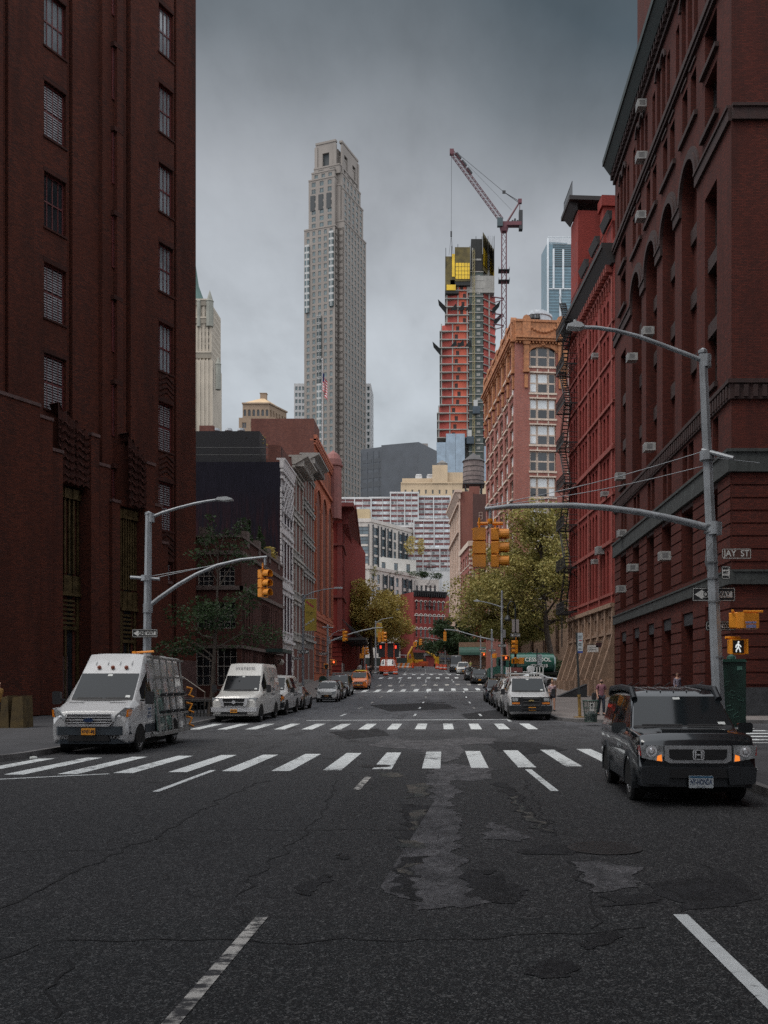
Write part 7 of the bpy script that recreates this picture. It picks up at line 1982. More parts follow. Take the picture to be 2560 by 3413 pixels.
def boxy():
	w = .90
	CHAR = carpaint('charcoal_blue_paint', (.012, .017, .021), .18, .3, 1.0, .15)
	secs = [(0, .42, .62, .74, .80, .84, .76), (.05, .40, .72, .98, .84, .87, .84), (.16, .40, .88, 1.08, .86, .885, .85), (.95, .42, .98, 1.14, .87, .895, .86), (1.02, .42, 1.0, 1.15, .87, .895, .84), (1.62, .44, 1.02, 1.66, .87, .895, .73), (1.78, .44, 1.02, 1.73, .87, .895, .72), (2.9, .44, 1.03, 1.76, .87, .895, .72), (4.1, .44, 1.03, 1.74, .87, .895, .72), (4.25, .46, 1.0, 1.62, .86, .885, .74), (4.3, .5, .9, 1.2, .84, .87, .78)]
	t = car('boxy_car', 'dark charcoal boxy car with lit amber indicators and commercial plate, facing the camera', 'car', 3.84, 14.05, secs, CHAR, (4, 5), [(5, 7, .08, .48, .08, .86), (5, 7, .53, .99, .08, .86), (7, 8, .05, .95, .08, .84)], R_=.335, wy=(.85, 3.43), rz=R(-2.2), mirrors=(1.18, 1.06, .84, .24, .17, CHAR, .06), spokes=6, wx=.885, tw=.215)
	CL = plain('dark_cladding', (.012, .015, .019), .5, .3, 4)
	b = MB()
	# bumper: wrap-round lower half with proud corner blocks
	for z0, z1, y0, ww in ((.30, .46, .00, .84), (.46, .60, -.05, .88)):
		p = [(-ww, .35), (-ww * .98, .1), (-ww * .85, y0), (ww * .85, y0), (ww * .98, .1), (ww, .35)]
		b.prism(p, z0, z1, 'z')
	b.build('bumper', CL, t)
	front_piece(t, 'bumper_corner', CL, [[(.46, .34), (.84, .36), (.86, .60), (.52, .62), (.42, .58)]], -.10, .1, mirror=True)
	front_piece(t, 'air_intake', GRILLEBLACK, [[(-.46, .44), (.46, .44), (.44, .57), (-.44, .57)]], -.065, .05)
	o = front_piece(t, 'grille_surround', SILVERTRIM, [[(-.50, .70), (-.42, .66), (.42, .66), (.50, .70), (.50, .92), (-.50, .92)]], -.03, .1)[0]
	front_piece(t, 'grille', GRILLEBLACK, [[(-.43, .75), (-.37, .71), (.37, .71), (.43, .75), (.43, .87), (-.43, .87)]], -.042, .1, parent=o)
	em = MB()
	for q in ([(-.055, .735), (-.038, .735), (-.03, .845), (-.06, .845)], [(.055, .735), (.038, .735), (.03, .845), (.06, .845)], [(-.04, .78), (.04, .78), (.04, .80), (-.04, .80)]): em.prism(q, -.068, -.05, 'y')
	fr = rrect(-.085, .085, .715, .865, .03, 3); fi = rrect(-.073, .073, .727, .853, .025, 3)
	em.add([(x, -.066, z) for x, z in fr] + [(x, -.066, z) for x, z in fi] + [(x, -.045, z) for x, z in fr], [(i, (i + 1) % 16, (i + 1) % 16 + 16, i + 16) for i in range(16)] + [(i, (i + 1) % 16, (i + 1) % 16 + 32, i + 32) for i in range(16)])
	em.build('emblem', CHROME, t)
	for s in (1, -1):
		h = MB(); h.prism([(s * .53, .68), (s * .84, .74), (s * .87, .93), (s * .53, .93)], -.045, .22, 'y'); ho = h.build('headlight', LAMPGLASS, t)
		k = MB(); k.lathe([(.085, 0), (.075, .01), (.03, -.012), (.005, -.012)], 14, (s * .70, -.05, .84), 'y'); k.build('reflector', CHROME, ho)
		k = MB(); k.prism([(s * .54, .69), (s * .62, .70), (s * .61, .77), (s * .55, .79)], -.052, -.03, 'y'); k.build('indicator', glow('lit_amber', (.95, .25, .03), .8), ho)
		k = MB(); k.prism([(s * .845, .77), (s * .872, .78), (s * .876, .92), (s * .85, .92)], -.03, .16, 'y'); k.build('side_marker', REDLENS, ho)
		a = MB()
		for yy in (.85, 3.43):   # dark flared arches
			o_, i_ = arc(yy, .335, .47, -12, 192, 16), arc(yy, .335, .375, 192, -12, 16)
			a.prism(o_ + i_, s * .80, s * .925, 'x')
		a.box(min(s * .86, s * .905), max(s * .86, s * .905), 1.2, 3.05, .30, .46); a.build('arch_cladding', CL, t)
		rp = MB();
		for xx in (.70,): rp.tube([(s * xx, 1.5, 1.60), (s * xx, 1.8, 1.765), (s * xx, 2.9, 1.80), (s * xx, 4.1, 1.77), (s * xx, 4.25, 1.66)], .055, 8)
		rp.build('roof_rail', CL, t)
		dh = MB(); dh.box(min(s * .9, s * .925), max(s * .9, s * .925), 2.1, 2.3, 1.0, 1.04); dh.build('door_handle', CL, t)
	rb = MB()
	for xx in (-.45, -.22, 0, .22, .45): rb.tube([(xx, 1.72, 1.745), (xx, 2.9, 1.797), (xx, 4.05, 1.77)], .011, 5)
	rb.build('roof_rib', SILVERTRIM, t)
	hl = MB(); hl.prism([(-.5, .2), (.5, .2), (.42, .9), (-.42, .9)], 1.085, 1.15, 'z'); hl.build('bonnet_bulge', CHAR, t)
	pl = plate(t, .02, .30, -.135, 'NY-HONDA', .36, .18, plain('plate_white', (.50, .55, .58), .5, .08), plain('plate_navy', (.02, .04, .10), .5, .1))
	b = MB(); b.box(-.155, .195, -.149, -.145, .448, .478); b.build('plate_band', plain('plate_blue_band', (.03, .12, .22), .5, .1), pl)
	me = text_mesh('COMMERCIAL', .022, INK, .001); l = link('small_print', me, pl); l.location = (.02, -.149, .315)
	ds = text_mesh('SALESMAN', .10, plain('door_lettering', (.40, .42, .43), .6, .15), .001)
	o = link('door_lettering', ds, t); o.rotation_euler = (0, 0, R(-90)); o.location = (-.914, 1.75, .82)
	# things seen through the windscreen: seats and wheel
	stg = MB(); stg.tube([(.36 + .17 * math.cos(a), 1.62 + .05 * math.sin(a), 1.10 + .15 * math.sin(a)) for a in [2 * math.pi * i / 14 for i in range(15)]], .016, 5); stg.build('steering_wheel', BLACKPLASTIC, t)
boxy()
def vanbody(L, W, H, hood, cowl, roofy, zh0, zh1, nose=.0, hi=None, wt=.86):
	w = W / 2
	return [(0, .40, zh0 - .32, zh0 - .16, w * .84, w * .90, w * .80), (.08 + nose, .30, zh0 - .16, zh0, w * .93, w * .95, w * .84), (hood, .30, zh1 - .12, zh1, w * .96, w * .985, w * .86), (cowl, .30, zh1 - .04, zh1 + .08, w * .96, w, w * .85), (roofy, .32, zh1 + .02, (hi or H) - .08 if not hi else hi, w * .97, w, w * wt * .92), (roofy + .55, .32, zh1 + .03, H - .02, w * .97, w, w * wt * .90), (roofy + 1.0, .32, zh1 + .03, H, w * .97, w, w * wt * .90), (L - .15, .34, zh1 + .03, H - .02, w * .97, w * .99, w * wt * .90), (L, .4, zh1, H - .1, w * .94, w * .96, w * wt * .86)]
def glass_van():
	W = 2.06; w = 1.03; VW_ = carpaint('van_white', (.50, .505, .51), .3, 0, .6, .2)
	secs = vanbody(5.98, W, 2.72, .62, .98, 1.80, 1.12, 1.34, .02, hi=2.18, wt=.88)
	t = car('glazier_van', 'white high-roofed glazier van with a metal glass rack along its side', 'van', -9.32, 24.5, secs, VW_, (3, 4), [(4, 5, -.75, .75, .14, .74)], R_=.36, wy=(1.0, 4.7), rz=R(2), mirrors=(1.15, 1.30, w, .22, .36, BLACKPLASTIC, .12), rim=SILVERTRIM, spokes=5, tw=.23)
	GB = plain('bumper_slate', (.03, .04, .05), .55, .3, 3)
	b = MB()
	for z0, z1, y0, ww in ((.28, .52, .0, .97), (.52, .74, -.07, 1.0)):
		b.prism([(-ww, .55), (-ww, .16), (-ww * .8, y0), (ww * .8, y0), (ww, .16), (ww, .55)], z0, z1, 'z')
	b.build('bumper', GB, t)
	front_piece(t, 'air_intake', GRILLEBLACK, [[(-.55, .36), (.55, .36), (.5, .5), (-.5, .5)]], -.09, .05)
	hexa_ = [(-.62, .88), (-.5, .76), (.5, .76), (.62, .88), (.56, 1.06), (-.56, 1.06)]
	o = front_piece(t, 'grille', GRILLEBLACK, [hexa_], -.05, .2)[0]
	front_piece(t, 'grille_bar', CHROME, [[(-.6 + abs(z - .9) * .4, z), (.6 - abs(z - .9) * .4, z), (.6 - abs(z - .9) * .4, z + .035), (-.6 + abs(z - .9) * .4, z + .035)] for z in (.765, .83, .90, .97, 1.035)], -.085, 0, parent=o)
	rim_ = [(x * 1.05, .91 + (z - .91) * 1.12) for x, z in hexa_]; fb = MB(); n = 6
	fb.add([(x, -.09, z) for x, z in rim_] + [(x, -.09, z) for x, z in hexa_] + [(x, 0, z) for x, z in rim_], [(i, (i + 1) % n, (i + 1) % n + n, i + n) for i in range(n)] + [(i, (i + 1) % n, (i + 1) % n + 2 * n, i + 2 * n) for i in range(n)]); fb.build('grille_surround', CHROME, o)
	em = MB(); em.prism([(.13 * math.cos(a), .905 + .055 * math.sin(a)) for a in [2 * math.pi * i / 16 for i in range(16)]], -.11, -.08, 'y'); em.build('emblem', plain('emblem_blue', (.02, .04, .10), .3, .1, coat=.6), t)
	for s in (1, -1):
		h = MB(); h.prism([(s * .66, .90), (s * .90, .94), (s * .99, 1.22), (s * .90, 1.24), (s * .66, 1.02)], -.02, .5, 'y');
		for i, v in enumerate(h.v): h.v[i] = (v[0], v[1] + .35 * max(0, abs(v[0]) - .66), v[2])
		ho = h.build('headlight', LAMPGLASS, t)
		k = MB(); k.lathe([(.075, 0), (.06, .0), (.02, -.02), (.004, -.02)], 12, (s * .76, .01, .98), 'y'); k.build('reflector', CHROME, ho)
		k = MB(); k.prism([(s * .93, .98), (s * .99, 1.0), (s * 1.0, 1.18), (s * .96, 1.18)], .06, .4, 'y'); k.build('indicator', AMBER, ho)
		st = MB(); st.box(min(s * 1.02, s * 1.045), max(s * 1.02, s * 1.045), 1.45, 4.3, .5, .74); st.build('side_strip', GB, t)
		dl = MB();
		for yy in (1.15, 2.25): dl.box(min(s * 1.03, s * 1.037), max(s * 1.03, s * 1.037), yy, yy + .015, .5, 2.1)
		dl.build('door_gap', UNDER, t)
		tx = text_mesh('Glass & Mirror\nSafety Glazing\n718-555', .13, plain('van_lettering_navy', (.04, .06, .14), .6, .1), .001);
	vt = MB()
	for s in (-1, 1): vt.prism([(s * .35, .55), (s * .75, .62), (s * .74, .70), (s * .35, .62)], 1.33, 1.36, 'z')
	vt.build('bonnet_vent', BLACKPLASTIC, t)
	ml = MB()
	for xx in (-.38, 0, .38): ml.lathe([(.06, 0), (.05, -.05), (.01, -.07)], 8, (xx, 1.93, 2.33), 'y')
	ml.build('marker_light', plain('marker_red_brown', (.25, .06, .03), .3, .1), t)
	rs = MB()
	for xx in (-.5, -.17, .17, .5): rs.tube([(xx, 2.0, 2.42), (xx, 2.5, 2.722), (xx, 5.7, 2.735)], .012, 4)
	rs.build('roof_rib', VW_, t)
	plate(t, .0, .52, -.10, '47456-MJ', .36, .18)
	me = text_mesh('Schmidt\nGlass\n(201) 487', .11, plain('van_lettering_blue', (.05, .10, .22), .6, .1), .001); l = link('door_lettering', me, t); l.rotation_euler = (0, 0, R(90)); l.location = (1.043, 1.85, 1.05)
	# glass rack on the street side
	STL = plain('rack_aluminium', (.30, .30, .29), .45, .25, 4, .6, streak=.3)
	rk = MB()
	for i, yy in enumerate((2.3, 3.05, 3.8, 4.55, 5.5)):
		rk.tube([(1.42, yy, .42), (1.16, yy, 2.62)], .035, 5); rk.tube([(1.08, yy, .45), (1.44, yy, .42)], .035, 5); rk.tube([(1.16, yy, 2.62), (1.0, yy, 2.66)], .03, 5)
	for z, xx in ((.44, 1.42), (.95, 1.36), (1.5, 1.3), (2.05, 1.23), (2.6, 1.16)): rk.box(xx - .03, xx + .03, 2.2, 5.95, z - .03, z + .03)
	rk.box(1.12, 1.46, 2.2, 5.95, .36, .43); rk.box(1.0, 1.2, 2.2, 3.0, 2.6, 2.68)
	ro = rk.build('glass_rack', STL, t); ro.scale = (.88, .97, 1)
	gp = MB();
	for y0, y1, z1 in ((2.5, 3.6, 1.7), (3.7, 4.4, 1.25)): gp.hexa([(1.28, y0, .5), (1.28, y1, .5), (1.26, y1, .5), (1.26, y0, .5), (1.14, y0, z1), (1.14, y1, z1), (1.12, y1, z1), (1.12, y0, z1)])
	gp.build('glass_sheet', plain('green_glass_sheet', (.10, .19, .17), .05, .2, 2, coat=1.0), ro)
	cl = MB()
	for yy in (2.6, 3.4, 4.2, 5.0):
		for z in (1.0, 1.5): cl.box(1.33, 1.47, yy, yy + .22, z, z + .08); cl.tube([(1.3, yy + .1, z), (1.45, yy + .3, z + .1)], .03, 4)
	cl.build('clamp', BLACKPLASTIC, ro)
	sp = MB()
	for z in (1.75, 1.25, .8): sp.tube([(1.3, 5.95, z), (1.5, 6.0, z - .05), (1.42, 5.9, z - .25), (1.55, 6.02, z - .32)], .04, 5)
	sp.build('orange_strap', plain('strap_orange', (.75, .27, .01), .6, .2), ro)
	bp = MB(); bp.tube([(.15, 3.5, 2.80), (.72, 3.5, 2.84)], .035, 6); bp.box(.1, .2, 3.4, 3.7, 2.72, 2.84); bp.build('roof_beacon_bar', plain('beacon_orange', (.75, .25, .01), .5, .1), t)
	stc = MB(); stc.box(.45, .65, 1.02, 1.03, 1.45, 1.5);
glass_van()
def systems_van():
	W = 2.03; w = W / 2; WV = carpaint('van_offwhite', (.60, .59, .56), .32, 0, .5, .25)
	secs = vanbody(6.1, W, 2.66, 1.15, 1.45, 2.15, 1.16, 1.32, .02, hi=2.12, wt=.88)
	t = car('cargo_van', 'white high-roofed cargo van with a big chrome grille, first behind the glazier van', 'van', -9.3, 41.3, secs, WV, (3, 4), [(4, 5, -.6, .8, .16, .8)], R_=.38, wy=(1.05, 4.75), mirrors=(1.6, 1.32, w, .2, .36, BLACKPLASTIC, .14), rim=SILVERTRIM)
	generic_front(t, W, zl=.86, grille=[(-.52, .74), (.52, .74), (.60, 1.10), (-.60, 1.10)], lights=[(.64, .88), (.95, .90), (.98, 1.12), (.66, 1.12)], plz=.46, pl='43301-MF', bumper=(.38, .5))
	front_piece(t, 'chrome_bumper', CHROME, [[(-1.0, .5), (1.0, .5), (1.02, .7), (-1.02, .7)]], -.12, .2, slope=.08)
	front_piece(t, 'grille_side', CHROME, [[(.42, .74), (.56, .74), (.64, 1.10), (.50, 1.10)]], -.075, .1, mirror=True)
	em = MB(); em.lathe([(.085, 0), (.08, -.03), (.055, -.03)], 14, (0, -.09, .92), 'y'); em.box(-.11, .11, -.13, -.11, .905, .935); em.build('emblem', CHROME, t)
	me = text_mesh('SYSTEMS', .2, plain('roof_lettering_navy', (.03, .035, .06), .6, .1), .001, 1.2); l = link('roof_lettering', me, t); l.rotation_euler = (R(-38), 0, 0); l.location = (0, 2.405, 2.44)
	for i, (tx, z, sz) in enumerate((('SYSTEMS', 1.9, .28), ('ELECTRICAL', 1.45, .16), ('CONTRACTORS', 1.2, .12))):
		l = link('side_lettering', text_mesh(tx, sz, plain('roof_lettering_navy', (.03, .035, .06), .6, .1), .001), t); l.rotation_euler = (0, 0, R(90)); l.location = (1.028 if i else .985, 3.9, z)
systems_van()
def lines(t, w, ys, z0=.4, z1=1.5):
	b = MB()
	for s in (-1, 1):
		for y in ys: b.box(min(s * w, s * (w + .012)), max(s * w, s * (w + .012)), y, y + .02, z0, z1)
	b.build('door_gap', UNDER, t)
WHITE = carpaint('car_white', (.62, .62, .60), .3, 0, .6, .3); BLACK = carpaint('car_black', (.010, .011, .013), .2, .1, .9, .35); SILVER = carpaint('car_silver', (.38, .39, .40), .3, .6, .7, .35); DKBLUE = carpaint('car_navy', (.012, .018, .03), .2, .2, .9, .3); GREYV = carpaint('van_grey_white', (.50, .50, .50), .3, .1, .5, .35)
def workvan(label, x, Y, paint=WHITE, H=2.08, pl='', rackbar=False, text=None, guard=False):
	W = 2.0; secs = vanbody(5.6, W, H, 1.05, 1.35, 2.0, 1.10, 1.24, .02, wt=.84)
	t = car('work_van', label, 'van', x, Y, secs, paint, (3, 4), [(4, 6, -.25, .42, .12, .82), (6, 7, .05, .45, .14, .82)], R_=.38, wy=(.95, 4.4), mirrors=(1.5, 1.18, 1.0, .2, .28, BLACKPLASTIC, .12), rim=SILVERTRIM)
	front_piece(t, 'grille', GRILLEBLACK, [[(-.90, .74), (.90, .74), (.90, 1.10), (-.90, 1.10)]], -.02, .2)
	front_piece(t, 'headlight', LAMPGLASS, [[(.60, .90), (.86, .90), (.86, 1.06), (.60, 1.06)]], -.045, .1, mirror=True)
	front_piece(t, 'indicator', AMBER, [[(.52, .77), (.88, .77), (.88, .85), (.52, .85)]], -.045, .1, mirror=True)
	front_piece(t, 'bumper', plain('bumper_dark', (.016, .018, .021), .5, .3, 3), [[(-1.0, .42), (1.0, .42), (1.0, .70), (-1.0, .70)]], -.12, .2, slope=.09)
	lines(t, .998, (2.0, 3.1), .5, 1.9)
	if pl: plate(t, .05, .47, -.145, pl, .34, .17)
	return t
t = workvan('grey-white work van with a black push bar and roof rack on the right kerb', 4.08, 43.4, GREYV, 2.06, '30367-MB')
g = MB()
for xx in (-.42, .42): g.tube([(xx, -.16, .40), (xx, -.17, 1.12)], .045, 6)
for z in (.76, .88, 1.02): g.tube([(-.42, -.16, z), (.42, -.16, z)], .03, 6)
g.box(-.46, .46, -.2, -.12, .52, .6); g.build('push_bar', BLACKPLASTIC, t)
em = MB(); em.prism([(-.12, .905), (-.035, .905), (-.025, .925), (.03, .925), (.04, .905), (.10, .905), (.12, .955), (.035, .955), (.025, .975), (-.03, .975), (-.04, .955), (-.10, .955)], -.205, -.17, 'y'); em.build('emblem', plain('gold_emblem', (.55, .42, .18), .35, .1, 3, .6), t)
rk = MB()
for yy in (2.2, 3.8, 5.2):
	rk.box(-.82, .82, yy, yy + .06, 2.16, 2.22)
	for xx in (-.82, .78): rk.box(xx, xx + .05, yy, yy + .06, 2.05, 2.52)
for xx in (-.8, .78): rk.box(xx, xx + .03, 2.2, 5.3, 2.20, 2.24)
r_ = rk.build('roof_rack', plain('rack_white', (.55, .55, .53), .5, .15), t)
ld = MB()
for xx in (-.5, .1): ld.tube([(xx, 2.3, 2.28), (xx, 5.3, 2.28)], .03, 5)
ld.lathe([(.17, 0), (.17, .7), (.12, .72)], 12, (.25, 2.4, 2.42), 'y'); ld.build('pipe_roll', plain('roll_white', (.5, .5, .5), .5, .2), r_)
bx = MB(); bx.box(-.75, -.1, 3.4, 4.6, 2.26, 2.5); bx.build('load_box', plain('red_brown_box', (.12, .035, .03), .8, .3), r_)
t = workvan('white work van with side lettering, between the high cargo van and a dark sedan', -9.3, 48.4, WHITE)
front_piece(t, 'side_marker', AMBER, [[(.86, .86), (1.0, .86), (1.0, 1.02), (.86, 1.02)]], -.03, .3, mirror=True)
for i, (tx, z, sz) in enumerate((('Wireless', 1.72, .36), ('ELECTRIC', 1.05, .3))):
	l = link('side_lettering', text_mesh(tx, sz, plain('roof_lettering_navy', (.03, .035, .06), .6, .1), .001), t); l.rotation_euler = (0, 0, R(90)); l.location = ((1.01, .955)[1 - i], 3.9, z)
t = workvan('white van half hidden behind the grey-white work van on the right kerb', 4.12, 49.8, WHITE, 1.9)
def simple_car(name, label, cat, x, Y, L, W, H, paint, suv=False, rz=0.0, pl=None, zl=None, spokes=5, z=None, group=None, mirrors=True):
	secs = sedan_secs(L, W, H, suv=suv)
	w = W / 2
	t = car(name, label, cat, x, Y, secs, paint, (3, 4), SIDES, R_=.35 if suv else .32, wy=(.85, L - 1.0), rz=rz, mirrors=((1.5, 1.02 if suv else .90, w * .93, .2, .15, paint, .04) if mirrors else None), spokes=spokes, z=z, group=group, wx=w)
	generic_front(t, W, zl=zl or (.68 if suv else .54), pl=pl, plz=.42 if suv else .36, y=.04)
	front_piece(t, 'bumper', paint, [[(-w * .9, .24), (w * .9, .24), (w * .92, .42), (-w * .92, .42)]], .0, .25, slope=.14)
	lines(t, w * 1.0, (1.55, 2.6), .4, .95)
	return t
t = simple_car('pickup', 'silver pickup with a loaded roof rack, third on the right kerb', 'pickup', 4.2, 55.8, 5.3, 1.95, 1.85, SILVER, True)
b = MB(); b.box(-.8, .8, 2.0, 4.6, 1.95, 2.02); b.tube([(-.7, 1.9, 2.1), (-.6, 4.8, 2.12)], .07, 6); b.tube([(.1, 2.0, 2.12), (.2, 4.9, 2.1)], .06, 6); b.box(-.9, .5, 2.2, 4.2, 2.05, 2.16)
for yy in (2.3, 4.2):
	for xx in (-.7, .7): b.box(xx - .02, xx + .02, yy, yy + .04, 1.75, 1.96)
b.build('roof_load', plain('load_timber', (.20, .13, .10), .8, .4, 3), t)
simple_car('parked_sedan', 'dark sedan tucked between the silver pickup and a grey estate on the right kerb', 'car', 4.15, 62.3, 4.7, 1.85, 1.5, BLACK)
simple_car('parked_suv', 'grey sport utility car last in the right-hand row before the cross street', 'car', 4.1, 69.0, 4.7, 1.9, 1.72, DKBLUE, True)
simple_car('parked_sedan', 'dark grey sedan nose out, just behind the two white vans on the left', 'car', -9.3, 55.4, 4.6, 1.8, 1.45, BLACK)
t = simple_car('parked_suv', 'black sport utility car parked first past the cross street on the right, amber plate', 'car', 4.15, 106.5, 4.8, 1.96, 1.72, BLACK, True, pl=' ')
simple_car('parked_suv', 'black car half hidden behind the black sport utility car past the cross street', 'car', 3.6, 115, 4.7, 1.9, 1.65, BLACK, True)
simple_car('luxury_suv', 'clean white sport utility car parked in front of a black van near the shops', 'car', 2.95, 137.0, 4.9, 2.0, 1.76, WHITE, True)
secs = vanbody(5.9, 2.0, 2.7, .8, 1.15, 1.9, 1.1, 1.3, .02, wt=.88)
t = car('black_van', 'black high-roofed van behind the clean white sport utility car', 'van', 2.0, 146.0, secs, BLACK, (3, 4), [(4, 5, -.6, .8, .1, .8)], R_=.36, wy=(1, 4.7), mirrors=(1.2, 1.3, 1.0, .2, .3, BLACKPLASTIC, .1)); generic_front(t, 2.0, zl=.88, plz=.5)
# left row beyond: tiny two-tone city car, two dark cars, orange taxi
secs = [(0, .32, .58, .74, .66, .72, .62), (.10, .22, .72, .88, .73, .76, .68), (.42, .2, .86, .98, .74, .775, .70), (.52, .2, .88, 1.0, .74, .78, .69), (1.1, .22, .92, 1.48, .75, .78, .58), (1.5, .22, .92, 1.55, .75, .78, .57), (2.2, .24, .94, 1.48, .75, .77, .57), (2.6, .3, .92, 1.1, .72, .74, .6), (2.7, .4, .85, .98, .66, .7, .56)]
t = car('city_car', 'tiny white two-seat city car with black side frame and amber plate', 'car', -8.75, 69.6, secs, WHITE, (3, 4), [(4, 6, -.2, .62, .1, .84)], R_=.29, wy=(.42, 2.28), wx=.78, mirrors=(.8, .92, .74, .16, .13, BLACKPLASTIC, .05), tw=.17, z=gz(70) + .0)
generic_front(t, 1.56, zl=.62, grille=[(-.34, .42), (.34, .42), (.38, .54), (-.38, .54)], lights=[(.40, .62), (.66, .66), (.68, .82), (.46, .78)], pl='ZFN 68', plz=.40, col=BLACKPLASTIC, y=.04);
b = MB()
for s in (-1, 1): b.tube([(s * .77, .55, .96), (s * .62, 1.1, 1.46), (s * .6, 1.8, 1.53), (s * .72, 2.35, 1.2), (s * .79, 2.3, .7), (s * .8, 1.9, .35)], .045, 6)
b.build('side_frame', BLACK, t)
simple_car('parked_sedan', 'dark sedan peeking out behind the tiny white city car', 'car', -8.95, 73.6, 4.5, 1.8, 1.5, BLACK)
simple_car('parked_suv', 'large black sport utility car with a pale windscreen ahead of the orange taxi', 'car', -9.15, 80.0, 5.1, 2.0, 1.85, BLACK, True)
TAXI = carpaint('taxi_orange', (.72, .17, .02), .3, 0, .7, .2)
secs = vanbody(4.8, 1.83, 1.84, .7, 1.05, 1.75, 1.0, 1.12, .02, wt=.86)
t = car('taxi', 'orange and yellow taxi van parked by the crossing', 'taxi', -8.55, 93.5, secs, TAXI, (3, 4), [(4, 5, -.3, .9, .08, .84), (5, 7, .1, .5, .08, .84)], R_=.32, wy=(.9, 3.7), wx=.91, mirrors=(1.3, 1.08, .9, .18, .2, BLACKPLASTIC, .06))
generic_front(t, 1.83, zl=.74, grille=[(-.4, .6), (.4, .6), (.46, .80), (-.46, .80)], plz=.44, pl=' ', lights=[(.5, .76), (.82, .88), (.86, 1.02), (.54, .90)], y=.06)
b = MB(); b.box(-.55, .55, 1.9, 4.5, 1.845, 1.90); b.build('yellow_roof', plain('taxi_yellow', (.72, .50, .03), .4, .1), t)
front_piece(t, 'bumper', TAXI, [[(-.85, .26), (.85, .26), (.88, .46), (-.88, .46)]], -.02, .25, slope=.12)
# cars in the side streets
simple_car('sedan', 'dark navy sedan side-on in the near side street behind the green control box', 'car', 12.1, 38.6, 4.6, 1.8, 1.40, DKBLUE, rz=R(90), spokes=10, z=gz(39))
simple_car('sedan', 'silver sedan nosing out of the cross street beside the buff buttresses', 'car', 12.6, 103.2, 4.6, 1.8, 1.45, SILVER, rz=R(90), z=gz(104))
def tanker():
	Yc = 106.8; z = gz(107)
	GRN = carpaint('tanker_green', (.010, .085, .06), .3, 0, .6, .3)
	t = empty('tanker_truck', (5.0, Yc, z), 'green septic tanker truck standing across the street under the big tree', 'truck', rz=R(90))
	# local: front -y is world -x... built along +y which points to world -x after rotation, so use negative y for length
	t.rotation_euler = (0, 0, R(90))
	def yy(v): return -v     # length runs to world +x
	b = MB(); b.lathe([(.05, yy(2.55)), (.9, yy(2.6)), (1.12, yy(2.75)), (1.15, yy(5)), (1.12, yy(7.6)), (.9, yy(7.8)), (.05, yy(7.85))], 24, (0, 0, 2.35), 'y'); b.build('tank', GRN, t, smooth=40)
	c = MB(); c.box(-1.1, 1.1, yy(2.45), yy(1.1), .9, 3.05); c.prism([(yy(1.1), .9), (yy(1.1), 2.0), (yy(.25), 1.85), (yy(0), 1.6), (yy(0), .8), (yy(.3), .7)], -1.0, 1.0, 'x'); c.build('cab', GRN, t)
	g = MB()
	for s in (-1, 1): g.box(min(s * 1.1, s * 1.112), max(s * 1.1, s * 1.112), yy(2.1), yy(1.25), 2.05, 2.85)
	g.build('side_window', CARGLASS, t)
	ch = MB(); ch.box(-.5, .5, yy(7.9), yy(.4), .75, 1.05); ch.box(-1.15, 1.15, yy(7.8), yy(3.9), 1.15, 1.32); ch.build('chassis', UNDER, t)
	st = MB(); st.box(1.13, 1.17, yy(7.7), yy(2.7), 1.28, 1.36); st.build('side_stripe', plain('pale_stripe', (.5, .5, .35), .5, .1), t)
	for yv in (.75, 5.6, 6.8):
		for s in (-1, 1): wheel(t, s * 1.05, yy(yv), .5, .3, SILVERTRIM, 5, s)
	for tx, zz_, yv, sz in (('A-L CESSPOOL', 2.75, 5.2, .62), ('729-3018', 2.05, 5.9, .5)):
		m = text_mesh(tx, sz, WHITEPAINT, .002, 1.0, .01); l = link('tank_lettering', m, t);
		l.rotation_euler = (R(-8) if sz > .55 else R(6), 0, R(-90)); l.location = (-1.125 if sz > .55 else -1.135, yy(yv), zz_);
		# letters face world -y, i.e. local -x after the quarter turn
	cn = MB(); cn.lathe([(.2, 0), (.2, .03), (.15, .03), (.03, .7)], 10, (-1.3, yy(3.2), 1.5)); cn.build('traffic_cone', plain('cone_red_orange', (.8, .1, .02), .5, .1), t)
	vl = MB(); vl.lathe([(.3, 3.4), (.3, 3.6), (.05, 3.65)], 10, (0, yy(5), 0)); vl.tube([(0, yy(3.4), 3.52), (0, yy(7.2), 3.52)], .05, 5); vl.build('tank_hatch', GRN, t)
tanker()
